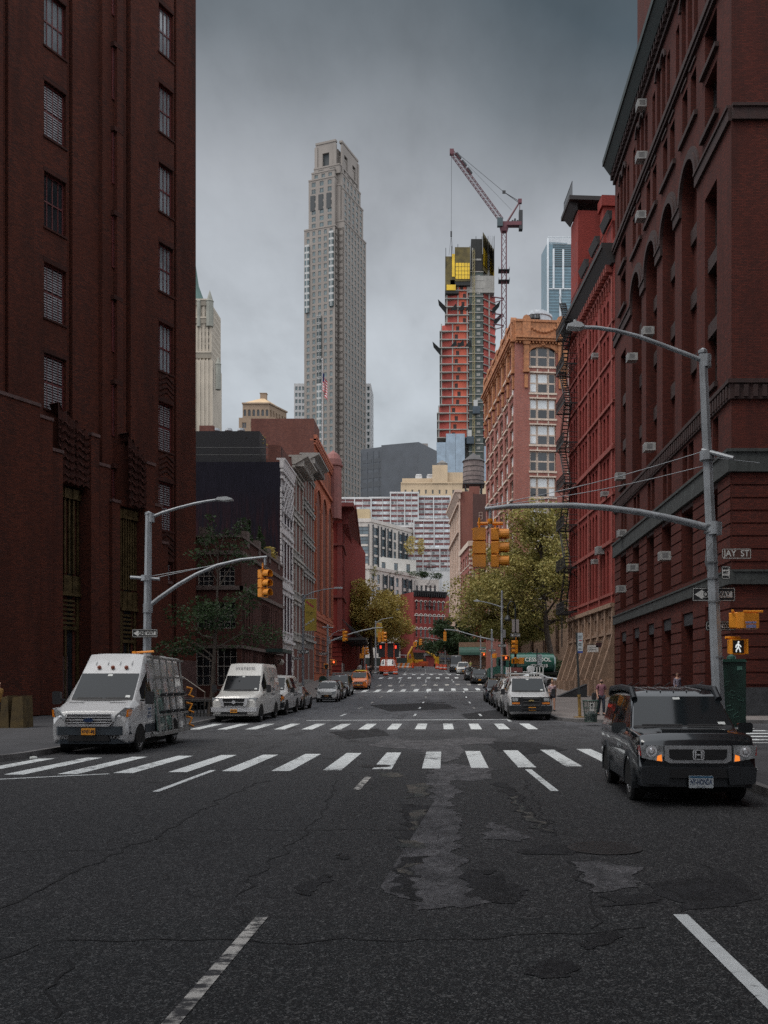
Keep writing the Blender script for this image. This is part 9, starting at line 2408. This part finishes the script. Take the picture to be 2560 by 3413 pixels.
# bus stop posts, litter basket, cellar door
t = empty('bus_stop_post', G(1933, 2391, .15), 'leaning black and mustard bus stop post with timetable panel', 'bus stop'); o = t.location; Yb = o.y; b = MB(); b.tube([(0, 0, 0), rel(o, P(1930, 2315, Yb))], .08, 6); b.lathe([(.3, 0), (.3, .03), (.1, .05)], 8); b.build('sleeve', plain('post_mustard', (.22, .13, .03), .7, .5, 5), t)
b = MB(); b.tube([rel(o, P(1930, 2317, Yb)), rel(o, P(1922, 2108, Yb))], .055, 6); b.build('post', DKPOLE, t); BLUE = plain('bus_blue', (.03, .06, .25), .5, .1)
p = rel(o, P(1934, 2143, Yb - .1)); s = sign(t, 'timetable', p, .24, .95, '', plain('timetable_pale', (.42, .46, .48), .5, .1), SIGNWHITE, border=False); b = MB()
for z in (.3, .22, -.05, -.12, -.3): b.box(-.09, .06, -.009, -.0065, z, z + .03)
b.build('timetable_text', SIGNBLACK, s); b = MB(); b.box(-.06, .08, -.009, -.0065, .1, .14); b.build('route_mark', BRED, s); b = MB(); b.box(-.12, .12, -.009, -.006, -.475, -.38); b.build('blue_foot', BLUE, s)
t = empty('bus_stop_post', (X(1790, 70), 70, gz(70) + .14), 'grey bus stop post with a small pale panel behind the work van', 'bus stop'); o = t.location; b = MB(); b.tube([(0, 0, 0), rel(o, P(1790, 2162, 70))], .05, 6); b.build('post', DKPOLE, t); s = sign(t, 'timetable', rel(o, P(1799, 2199, 69.9)), .33, .82, '', plain('timetable_pale', (.42, .46, .48), .5, .1), SIGNWHITE, border=False)
b = MB(); [b.box(-.1, .1, -.009, -.0065, z, z + .03) for z in (.25, .1, -.05, -.2)]; b.build('timetable_text', SIGNBLACK, s)
t = empty('litter_basket', G(1969, 2407, .15), 'dark green wire litter basket with a paper notice on the right pavement', 'litter bin'); b = MB(); GN = plain('basket_green', (.012, .045, .032), .5, .3, 5)
for k in range(24): a = 2 * math.pi * k / 24; b.tube([(.24 * math.cos(a), .24 * math.sin(a), .03), (.33 * math.cos(a), .33 * math.sin(a), .9)], .012, 4)
for z, r_, th in ((.03, .24, .018), (.3, .27, .015), (.6, .30, .015), (.9, .33, .03)): b.tube([(r_ * math.cos(2 * math.pi * k / 20), r_ * math.sin(2 * math.pi * k / 20), z) for k in range(21)], th, 5, cap=False)
b.build('wire_cage', GN, t); b = MB(); b.lathe([(.2, .02), (.22, .35), (.12, .46), (.02, .4)], 10); b.build('rubbish', plain('rubbish_grey', (.12, .13, .13), .8, .6, 8), t)
b = MB(); b.box(-.09, .08, -.335, -.325, .48, .82); no = b.build('notice', plain('notice_white', (.5, .5, .48), .6, .1), t); b = MB(); b.lathe([(.05, -.336), (.05, -.34)], 10, (-.005, 0, .74), 'y'); [b.box(-.06, .05, -.339, -.336, z, z + .015) for z in (.65, .61, .57)]; b.build('notice_print', SIGNBLACK, no)
t = empty('cellar_hatch', (10.4, 76.5, gz(76) + .14), 'black sloping steel cellar hatch beside the buff buttresses', 'cellar hatch'); b = MB(); b.prism([(-1.0, 0), (1.3, 0), (1.3, 1.0)], -.8, .8, 'y'); b.build('hatch_side', STEELPLATE, t)
b = MB(); b.hexa([(-1.05, -.83, .02), (1.33, -.83, 1.04), (1.33, .83, 1.04), (-1.05, .83, .02), (-1.05, -.83, .05), (1.33, -.83, 1.08), (1.33, .83, 1.08), (-1.05, .83, .05)]); b.build('hatch_door', STEELPLATE, t)
for px, py, w, h, l, m, tx in ((1976, 2162, .95, .58, 'white shop sign hanging from the buff stone front', plain('shop_sign_white', (.55, .54, .52), .6, .1), None), (2002, 2150, .8, .4, 'dark red shop sign hanging beside the white one', plain('shop_sign_maroon', (.06, .015, .02), .5, .1), None)):
	p = P(px, py, 79); t = empty('shop_sign', p, l, 'sign'); s = sign(t, 'sign_board', (0, 0, 0), w, h, '', m, SIGNWHITE, border=False); b = MB(); b.tube([(-w / 2, .02, h / 2 + .08), (2.2, .02, h / 2 + .08)], .03, 5); b.build('bracket', DKPOLE, t)
	b = MB()
	if 'white' in l: [b.box(-.3, .3, -.009, -.0065, z, z + .03) for z in (.1, -.05, -.12)]
	else: b.add([(x, -.008, z) for x, z in [(.3 * math.cos(a), .1 * math.sin(a)) for a in [2 * math.pi * i / 16 for i in range(16)]]], [tuple(range(16))])
	b.build('sign_print', SIGNBLACK if 'white' in l else plain('sign_rose', (.30, .04, .06), .5, .1), s)
# left: mustard blocks, tree guard, steps rail, mailbox
MUST = plain('mustard_concrete', (.075, .05, .016), .8, .35, 4, bmp=.2)
for px0, px1, l in ((-6, 27, 'mustard concrete block cut by the left edge of the picture'), (31, 76, 'mustard concrete block standing by the brick wall, right of its twin')):
	p = G(px0, 2427, .15); w = X(px1, p.y) - p.x; t = empty('concrete_block', (p.x + w / 2, p.y + .5, p.z), l, 'concrete block'); b = MB(); b.prism([(-w / 2, 0), (w / 2, 0), (w / 2 - .04, 1.22), (-w / 2 + .10, 1.14)], -.45, .4, 'y'); b.build('block', MUST, t)
t = empty('tree_guard', (-11.4, 44.6, gz(45) + .15), 'low black iron tree guard on the left pavement', 'tree guard'); b = MB()
for s in (-1, 1):
	for z in (.1, .72, .8): b.tube([(-.9, s * .7, z), (.9, s * .7, z)], .02, 4); b.tube([(s * .9, -.7, z), (s * .9, .7, z)], .02, 4)
	for k in range(12): x = -.9 + 1.8 * k / 11; b.tube([(x, s * .7, 0), (x, s * .7, .8)], .016, 4); b.tube([(s * .9, -.7 + 1.4 * k / 11, 0), (s * .9, -.7 + 1.4 * k / 11, .8)], .016, 4)
	for k in range(5): b.tube([(-.7 + .36 * k + .12 * math.cos(a), s * .7, .42 + .16 * math.sin(a)) for a in [2 * math.pi * i / 8 for i in range(9)]], .014, 4)
b.build('ironwork', BLACKIRON, t)
t = empty('step_rail', (-13.9, 52.6, gz(52) + .15), 'pale handrail sloping down beside the brick tower corner steps', 'handrail'); b = MB(); b.tube([(-.9, 0, 1.9), (.4, 0, 1.0), (.4, 0, 0)], .03, 6); b.tube([(-.9, 0, 1.9), (-.9, 0, .6)], .03, 6); b.build('rail', plain('rail_brass', (.35, .30, .25), .4, .2, 3, .6), t); b = MB(); [b.box(-1.6 + .35 * k, .3 - .0 * k, -.1, 1.6, .17 * 0, .17 * (4 - k)) for k in range(4)]; b.build('step', GRANITE, t)
t = empty('mailbox', (-11.4, 88, gz(88) + .14), 'dark green street mailbox before the orange arched building', 'mailbox'); b = MB(); b.prism([(-.35, .2), (.35, .2), (.35, 1.1)] + arc(0, 1.1, .35, 0, 180, 8) , -.3, .3, 'y'); b.build('box', plain('cabinet_green', (.010, .035, .026), .5, .4, 4), t); b = MB(); [b.box(sx * .3 - .04, sx * .3 + .04, -.25, .25, 0, .2) for sx in (-1, 1)]; b.build('leg', BLACKIRON, t)
# scraps of litter on the road
for px, py, l in ((112, 2530, 'crumpled white cup lying by the left kerb'), (2510, 2568, 'flattened white paper on the near right pavement')):
	p = G(px, py, .15 if px > 2000 else .0); t = empty('litter', p, l, 'litter'); b = MB(); b.lathe([(.03, 0), (.1, .02), (.08, .06), (.02, .07)], 7); b.build('paper', plain('litter_white', (.5, .52, .5), .7, .2), t)
def leafmat(name, c1, c2, c3):
	m, nt, b = newmat(name); g = nt.nodes.new('ShaderNodeNewGeometry')
	n1 = noise_tex(nt, g.outputs['Position'], .5, 3); n2 = noise_tex(nt, g.outputs['Position'], 5, 2)
	c = mixc(nt, ramp(nt, n1, (.38, 0.), (.62, 1.)), c1, c2); c = mixc(nt, ramp(nt, n2, (.45, 0.), (.7, 1.)), c, c3)
	nt.links.new(c, b.inputs['Base Color']); b.inputs['Roughness'].default_value = .6; b.inputs['Specular IOR Level'].default_value = .3
	tr = nt.nodes.new('ShaderNodeBsdfTranslucent'); nt.links.new(c, tr.inputs['Color']); mx = nt.nodes.new('ShaderNodeMixShader'); mx.inputs[0].default_value = .25
	nt.links.new(b.outputs[0], mx.inputs[1]); nt.links.new(tr.outputs[0], mx.inputs[2]); nt.links.new(mx.outputs[0], nt.nodes['Material Output'].inputs['Surface']); return m
LEAF_OLIVE = leafmat('olive_leaf', (.15, .16, .045), (.29, .25, .07), (.46, .37, .13)); LEAF_YEL = leafmat('yellowing_leaf', (.28, .23, .055), (.44, .34, .09), (.54, .42, .14)); LEAF_DK = leafmat('dark_leaf', (.02, .042, .018), (.035, .065, .022), (.05, .08, .03)); LEAF_MID = leafmat('mid_leaf', (.12, .14, .04), (.23, .21, .06), (.35, .30, .09))
BARK = plain('grey_bark', (.07, .055, .045), .9, .4, 4, bmp=.4); BARKD = plain('dark_bark', (.03, .026, .024), .9, .4, 4)
def leaves(b, c, r, n, s, rnd, fl=.75):
	for _ in range(n):
		while True:
			v = Vector((rnd.uniform(-1, 1), rnd.uniform(-1, 1), rnd.uniform(-1, 1)))
			if v.length <= 1: break
		v *= (.55 + .45 * rnd.random()) / max(.35, v.length) if rnd.random() < .6 else 1
		p = Vector((c[0] + v.x * r[0], c[1] + v.y * r[1], c[2] + v.z * r[2])); a = Vector((rnd.gauss(0, 1), rnd.gauss(0, 1), rnd.gauss(0, .7))).normalized(); q = a.cross(Vector((rnd.gauss(0, 1), rnd.gauss(0, 1), rnd.gauss(0, 1)))).normalized()
		k = s * rnd.uniform(.6, 1.25); a *= k; q *= k * .55
		b.add([p - a * .5, p + q * .5 - a * .05, p + a * .5, p - q * .5 - a * .05], [(0, 1, 2, 3)])
def tree(label, base, height, spread, mat, bark=BARK, nleaf=7000, leaf=.3, nb=14, seed=1, r=.3, lo=.3, sparse=1.0, lean=(0, 0), name='tree', flat=.7, group=None, squash=1.0, fat=1.0):
	rnd = random.Random(seed); t = empty(name, base, label, 'tree', group); tr = MB(); cr = MB(); n0 = Vector((0, 0, -.2)); fork = Vector((lean[0] * .5, lean[1] * .5, height * lo)); top = Vector((lean[0], lean[1], height * .86))
	tr.tube([n0, fork * .5 + Vector((.06, .05, 0)), fork, fork.lerp(top, .5) + Vector((rnd.uniform(-.3, .3), 0, 0)), top], [r * 1.25, r, r * .85, r * .5, r * .12], 8)
	tips = []
	for i in range(nb):
		h = rnd.random() ** .9; a = 2.4 * i + rnd.uniform(-.5, .5); st = fork.lerp(top, h * .9); ext = spread * (1.05 - .6 * abs(h - .25) - .25 * h) * rnd.uniform(.75, 1.1)
		end = st + Vector((math.cos(a) * ext, math.sin(a) * ext * squash, height * (.10 + .10 * rnd.random()) * (1 if h > .15 else .4))); m = st.lerp(end, .5) + Vector((0, 0, rnd.uniform(-.05, .06) * height))
		tr.tube([st, m, end], [r * .42 * (1 - .5 * h), r * .24, r * .05], 5); tips.append((end, ext * .42 * fat)); tips.append((m, ext * .42 * fat))
		for _ in range(3):
			e2 = m.lerp(end, rnd.uniform(.3, 1)) + Vector((rnd.gauss(0, 1), rnd.gauss(0, 1) * squash, rnd.gauss(.2, .6))) * ext * .25; tr.tube([m.lerp(end, .3), e2], [r * .12, r * .03], 4, cap=False); tips.append((e2, ext * .34 * fat))
	tips.append((top, spread * .33)); tot = sum(q[1] ** 2 for q in tips)
	for c, q in tips: leaves(cr, c, (q, q, q * flat), int(nleaf * q * q / tot), leaf, rnd)
	tr.build('trunk', bark, t, smooth=60); cr.build('crown', mat, t, fix=False); return t
def gp(px, Y): return (X(px, Y), Y, gz(Y) + .12)
tree('big spreading olive green street tree between the terracotta loft and the red front', gp(1848, 121), 23.0, 8.3, LEAF_OLIVE, nleaf=40000, leaf=.40, nb=34, seed=4, r=.42, lo=.25, lean=(-1.8, 1))
tree('rounded olive tree leaning over the kerb left of the biggest street tree', gp(1688, 128), 14.5, 5.0, LEAF_MID, nleaf=20000, leaf=.38, nb=26, seed=9, r=.3, lo=.3, lean=(-.8, 0))
tree('yellowing tree at the left of the street end, the fuller one', gp(1240, 160), 17.0, 5.2, LEAF_YEL, nleaf=15000, leaf=.45, nb=24, seed=12, r=.35, lo=.28, lean=(-.5, 0))
tree('yellowing tree reaching towards the street from behind the works truck', gp(1286, 172), 12.5, 4.4, LEAF_YEL, nleaf=8000, leaf=.45, nb=14, seed=15, r=.28, lo=.3)
tree('yellowing tree pressed against the maroon warehouse', gp(1205, 168), 12.0, 3.6, LEAF_YEL, nleaf=6000, leaf=.45, nb=12, seed=19, r=.28, lo=.3)
tree('dark green tree in the middle of the view at the end of the street', gp(1482, 196), 10.5, 5.0, LEAF_DK, nleaf=11000, leaf=.45, nb=24, seed=22, r=.3, lo=.2)
tree('dark green tree behind the black van, right of its neighbour', gp(1535, 178), 9.5, 3.4, LEAF_DK, nleaf=6500, leaf=.42, nb=12, seed=25, r=.25, lo=.25)
tree('sparse dark locust tree with level boughs in front of the brown brick house', (-11.4, 45.2, gz(45) + .15), 9.9, 2.8, LEAF_DK, BARK, nleaf=3600, leaf=.17, nb=17, seed=33, r=.12, lo=.25, flat=.62, lean=(.4, .3), squash=.6, fat=.8)
tree('leafy tree just outside the right edge whose twigs reach into the picture', (10.9, 21.5, gz(21) + .15), 8.0, 3.0, LEAF_DK, BARKD, nleaf=2600, leaf=.22, nb=14, seed=41, r=.16, lo=.35)
def shrub(label, base, h, r, mat, seed, n=500, leaf=.15, cone=False, name='shrub'):
	rnd = random.Random(seed); t = empty(name, base, label, 'shrub', 'shrubs and small trees on the roofs'); b = MB(); s = MB(); s.tube([(0, 0, 0), (0, 0, h * .7)], [.06, .02], 5)
	for i in range(6):
		f = i / 5; rr = r * (1 - f * .85) if cone else r * (.7 + .3 * math.sin(f * 3.1)); leaves(b, (rnd.gauss(0, r * .1), 0, h * (.15 + .78 * f)), (rr, rr, h * .14), n // 6, leaf, rnd)
	s.build('stem', BARKD, t); b.build('foliage', mat, t, fix=False)
for i, (px, py, h, cone) in enumerate(((806, 1815, 2.4, 0), (828, 1810, 2.6, 1), (866, 1818, 2.4, 1), (845, 1822, 1.7, 0), (896, 1838, 1.3, 0))):
	shrub(('bushy roof shrub on the brown brick house, leftmost', 'first conical roof shrub on the brown brick house', 'second conical roof shrub, nearer the black wall', 'low roof shrub between the two conical ones', 'small yellowish roof shrub at the far end of the brown brick house')[i], (X(px, 76 + i * 2), 76 + i * 2, 13.0), h, .75, LEAF_DK if i < 4 else LEAF_YEL, 50 + i, 500, .2, bool(cone))
for i, (px, py, Y, h, r, mt) in enumerate(((1368, 1850, 268, 5.2, 1.9, LEAF_YEL), (1403, 1850, 270, 4.6, 1.3, LEAF_YEL), (1234, 1922, 250, 2.6, 2.2, LEAF_MID), (1176, 1718, 262, 2.2, 1.0, LEAF_MID), (840, 1504, 92, 1.6, 1.5, LEAF_YEL))):
	shrub(('yellow roof tree on the white studio, left one', 'yellow roof tree on the white studio, right one', 'rounded roof shrub above the yellowing trees', 'roof shrub on the pale corner apartments', 'yellow flowering roof shrub above the black tarred wall')[i], P(px, py, Y), h, r, mt, 70 + i, 700, .4 if i < 4 else .2, name='roof_tree' if i < 2 else 'shrub')
def hedge(label, pts, h, w, mat, n, leaf, seed, name='hedge'):
	rnd = random.Random(seed); t = empty(name, pts[0], label, 'hedge'); b = MB(); o = Vector(pts[0])
	for a, c in zip(pts, pts[1:]):
		a, c = Vector(a), Vector(c)
		for _ in range(12): leaves(b, a.lerp(c, rnd.random()) - o + Vector((0, 0, h * .5)), ((c - a).length * .16, w, h * .6 * rnd.uniform(.7, 1.1)), n // 12, leaf, rnd)
	b.build('foliage', mat, t, fix=False)
hedge('dark hedge on the terrace of the pale corner apartments', [P(1278, 1918, 256), P(1372, 1924, 268)], 1.6, .8, LEAF_DK, 1500, .4, 80); hedge('dark hedge on the terrace edge under the white studio', [P(1372, 1922, 262), P(1462, 1930, 266)], 1.8, .8, LEAF_DK, 1500, .4, 81)
hedge('dark park hedge behind railings under the big street tree', [(11.0, 115, gz(115) + .12), (19, 115, gz(115) + .12)], 2.6, 1.0, LEAF_DK, 5000, .3, 82)
t = empty('park_railing', (11, 113.3, gz(113) + .12), 'black iron park railing in front of the hedge', 'railing'); b = MB(); [b.tube([(k * .25, 0, 0), (k * .25, 0, 1.2)], .02, 4) for k in range(34)]; [b.tube([(0, 0, z), (8.3, 0, z)], .025, 4) for z in (.15, 1.1)]; b.build('bar', BLACKIRON, t)
SKIN = plain('skin', (.42, .23, .16), .6, .1, 8); SKIND = plain('skin_brown', (.16, .085, .055), .6, .1, 8)
def skinned(name, verts, edges, rad, mat, parent, root=0, sub=1):
	me = bpy.data.meshes.new(name); me.from_pydata(verts, edges, []); o = bpy.data.objects.new(name, me); C.objects.link(o); o.modifiers.new('skin', 'SKIN').use_smooth_shade = True; s = o.modifiers.new('sub', 'SUBSURF'); s.levels = sub; s.render_levels = sub
	for i, r in enumerate(rad): d = me.skin_vertices[0].data[i]; d.radius = (r, r); d.use_root = (i == root)
	dg = bpy.context.evaluated_depsgraph_get(); m2 = bpy.data.meshes.new_from_object(o.evaluated_get(dg)); bpy.data.objects.remove(o); m2.materials.clear(); m2.materials.append(mat); m2.polygons.foreach_set('use_smooth', [True] * len(m2.polygons)); return link(name, m2, parent)
def person(label, loc, rz, top, legs, hair, h=1.75, stride=.22, skin=None, sleeve='short', hairlen=0, female=False, armfwd=(.0, .0), skirt=None, bare=False, shoes=None, face=True, trunk=1.0):
	"""standing or walking figure facing local -y"""
	k = h / 1.75; t = empty('person', loc, label, 'person', 'people on the pavements', rz, k); skin = skin or SKIN; sw = .155 if female else .185; tw = trunk; s = stride
	V = [(0, 0, .96), (0, -.005, 1.10), (0, 0, 1.30), (0, .01, 1.45), (0, 0, 1.53), (0, -.015, 1.60), (0, -.02, 1.67), (0, -.01, 1.735)]; Rr = [.125, .115, .13, .085, .052, .068, .082, .062]; E = [(i, i + 1) for i in range(7)]
	nose = len(V); V.append((0, -.112, 1.645)); Rr.append(.014); E.append((6, nose))
	def chain(a, pts, rs):
		p = a
		for q, r in zip(pts, rs): V.append(q); Rr.append(r); E.append((p, len(V) - 1)); p = len(V) - 1
		return p
	joints = {}
	for g, sg in (('l', -1), ('r', 1)):
		f = s * sg; sw_ = armfwd[0 if sg < 0 else 1]
		arm_ = [(sg * sw, .01, 1.42), (sg * (sw + .05), .03 + f * .35, 1.15), (sg * (sw + .045), -.04 + f * .9 - sw_, .93 + abs(sw_) * .4)]
		w = chain(3, arm_, [.058, .043, .030]); wx, wy, wz = arm_[-1]; joints[g] = arm_
		palm = chain(w, [(wx, wy - .015, wz - .075)], [.034])
		for q in range(4): a = -.028 + q * .019; chain(palm, [(wx + sg * .004, wy - .02 + a, wz - .125 - (.012 if q in (1, 2) else 0)), (wx - sg * .012, wy - .022 + a, wz - .165 - (.014 if q in (1, 2) else 0))], [.010, .008])
		chain(palm, [(wx - sg * .02, wy - .06, wz - .08), (wx - sg * .03, wy - .07, wz - .115)], [.011, .009])
		ly = -f; leg = [(sg * .09, 0, .90), (sg * .095, ly * .55 - .03, .50), (sg * .095, ly * 1.05 + .03, .10), (sg * .10, ly * 1.05 - .13, .035)]
		chain(0, leg, [.098, .066, .045, .036]); joints[g + 'l'] = leg
	skinned('body', V, E, Rr, skin, t, 0)
	# clothes: slightly larger shells over the same joints
	v = [(0, -.002, .93), (0, -.008, 1.10), (0, 0, 1.30), (0, .008, 1.44)]; r_ = [.142 * tw, .138 * tw, .15 * (1 + (tw - 1) * .5), .105]; e = [(0, 1), (1, 2), (2, 3)]
	for g in ('l', 'r'):
		a = joints[g]; n = len(v); v.append(a[0]); r_.append(.074); e.append((3, n)); c = Vector(a[0]).lerp(Vector(a[1]), .75 if sleeve == 'short' else 1.0); v.append(tuple(c)); r_.append(.066 if sleeve == 'short' else .056); e.append((n, n + 1))
		if sleeve == 'long': v.append(a[2]); r_.append(.045); e.append((n + 1, n + 2))
	skinned('shirt', v, e, r_, top, t, 1)
	v = [(0, 0, .98)]; r_ = [.135 * (1 + (tw - 1) * .6)]; e = []
	for g in ('ll', 'rl'):
		a = joints[g]; n = len(v); stop = 1 if bare else 3
		v.append(a[0]); r_.append(.112); e.append((0, n)); v.append(a[1] if not bare else tuple(Vector(a[0]).lerp(Vector(a[1]), .6))); r_.append(.082 if not bare else .095); e.append((n, n + 1))
		if not bare: v.append(tuple(Vector(a[2]) + Vector((0, 0, .0)))); r_.append(.066); e.append((n + 1, n + 2))
	skinned('trousers' if not bare else 'shorts', v, e, r_, legs, t, 0)
	for g in ('ll', 'rl'): a = joints[g]; skinned('shoe', [(a[2][0], a[2][1] + .05, .05), (a[2][0], a[2][1], .06), a[3], (a[3][0], a[3][1] - .06, .03)], [(0, 1), (1, 2), (2, 3)], [.045, .055, .048, .035], shoes or BLACKPLASTIC, t, 1)
	hv = [(0, .03, 1.77), (0, .075, 1.70), (0, .07, 1.63)] + ([(0, .09, 1.5), (0, .09, 1.5 - hairlen)] if hairlen else []); skinned('hair', hv, [(i, i + 1) for i in range(len(hv) - 1)], [.075, .075, .055] + ([.06, .04] if hairlen else []), hair, t, 0)
	if face:
		b = MB(); [b.lathe([(.001, -.012), (.012, -.006), (.012, .004), (.001, .01)], 8, (sx * .032, -.098, 1.675), 'y') for sx in (-1, 1)]; b.build('eye', plain('eye_dark', (.02, .015, .012), .3, .1), t)
		b = MB(); b.tube([(-.025, -.096, 1.605), (0, -.101, 1.602), (.025, -.096, 1.605)], .007, 5); b.build('mouth', plain('lip', (.25, .09, .08), .5, .1), t); b = MB(); [b.lathe([(.002, -.012), (.024, 0), (.002, .012)], 8, (sx * .088, -.005, 1.655), 'x') for sx in (-1, 1)]; b.build('ear', skin, t)
	return t
def cloth(n, c, v=.15): return plain(n, c, .85, v, 6)
NAVY = cloth('denim_navy', (.018, .022, .035)); HAIRB = plain('hair_dark', (.018, .012, .009), .6, .3, 20); HAIRL = plain('hair_fair', (.35, .21, .10), .6, .3, 20); HAIRG = plain('hair_brown', (.06, .03, .018), .6, .3, 20)
p = G(2000, 2400, .15); Ym = 45.5
t = person('bearded man in a mauve polo shirt and dark jeans with a shoulder bag', (X(2004, Ym), Ym, gz(Ym) + .15), R(8), cloth('mauve_polo', (.20, .085, .105)), NAVY, HAIRB, 1.78, .14, armfwd=(.0, .05), trunk=1.12)
b = MB(); b.lathe([(.02, 1.555), (.07, 1.575), (.078, 1.61), (.06, 1.63)], 12, (0, -.035, 0)); b.build('beard', HAIRB, t); b = MB(); b.tube([(-.30, .06, .95), (-.24, -.02, 1.25), (-.13, -.02, 1.46), (-.05, .12, 1.40), (-.2, .14, 1.1), (-.3, .08, .95)], .016, 5)
b.build('bag_strap', BLACKPLASTIC, t); bg = empty('shoulder_bag', t.matrix_basis @ Vector((-.34, .06, .74)), 'black shoulder bag hanging at the side of the man in mauve', 'bag'); b = MB(); b.prism(rrect(-.09, .09, 0, .34, .05), -.16, .18, 'y'); b.build('bag_body', BLACKPLASTIC, bg); b = MB(); b.tube([(0, -.14, .3), (0, 0, .40), (0, .16, .3)], .012, 5); b.build('handle', BLACKPLASTIC, bg)
Yw = 46.0; t = person('woman in dark sunglasses and a patterned wrap dress beyond the dark boxy car', (X(2258, 53.4), 53.4, gz(53) + .50), R(5), plain('patterned_dress', (.16, .14, .18), .85, .9, 22), NAVY, HAIRG, 1.72, .12, hairlen=.16, female=True, sleeve='long')
b = MB(); [b.prism(rrect(sx * .034 - .028, sx * .034 + .028, 1.655, 1.695, .015), -.118, -.10, 'y') for sx in (-1, 1)]; b.tube([(-.08, -.04, 1.68), (-.06, -.105, 1.68), (.06, -.105, 1.68), (.08, -.04, 1.68)], .006, 5); b.build('sunglasses', BLACKPLASTIC, t)
t = person('woman with fair hair in a bun and striped pale top walking beside the work van', (5.95, 50.8, gz(51) + .15), R(0), plain('striped_top', (.42, .30, .32), .85, .5, 14), cloth('dark_shorts', (.03, .03, .04)), HAIRL, 1.68, .2, bare=True, female=True); b = MB(); b.lathe([(.01, 1.78), (.06, 1.81), (.05, 1.86), (.01, 1.88)], 10, (0, .05, 0)); b.build('hair_bun', HAIRL, t)
pp = G(2, 2425, .15); person('person in an ochre top cut off by the left edge, beside the mustard blocks', (pp.x - .18, pp.y + .2, pp.z), R(70), cloth('ochre_shirt', (.30, .16, .04)), NAVY, HAIRB, 1.75, .2)
person('man in a pale grey shirt walking away on the far left corner', (X(1199, 124), 124, gz(124) + .1), R(170), cloth('pale_grey_shirt', (.42, .42, .40)), cloth('grey_trousers', (.14, .14, .13)), HAIRB, 1.78, .12, face=False, sleeve='long')
person('woman in black with long dark hair stepping off the far left kerb', (X(1235, 121), 121, gz(121) + .05), R(100), cloth('black_coat', (.014, .014, .016)), cloth('black_trousers', (.02, .02, .024)), HAIRB, 1.70, .25, hairlen=.3, female=True, face=False, sleeve='long')
person('man in a blue shirt crossing in front of the clean white sport utility car', (X(1552, 119), 119, gz(119)), R(-80), cloth('blue_shirt', (.10, .17, .30)), cloth('dark_trousers', (.02, .022, .03)), HAIRB, 1.76, .2, face=False, sleeve='long')
for i, (px, Y, c, l) in enumerate(((1569, 146, (.30, .32, .10), 'person in a hi-vis yellow top near the shop awning'), (1612, 112.5, (.45, .12, .20), 'person in a pink top by the pale thin post'), (1690, 100, (.05, .16, .33), 'person in a sky blue top half hidden by the work van'), (1640, 114, (.10, .28, .34), 'person in a turquoise top under the right-hand trees'), (1656, 118, (.05, .05, .06), 'person in dark clothes under the right-hand trees'))):
	person(l, (X(px, Y), Y, gz(Y) + .1), R(20 * i), cloth('far_top_' + 'abcde'[i], c), NAVY, HAIRB, 1.72, .15, face=False, skin=SKIND if i % 2 else SKIN)
bpy.context.view_layer.update()
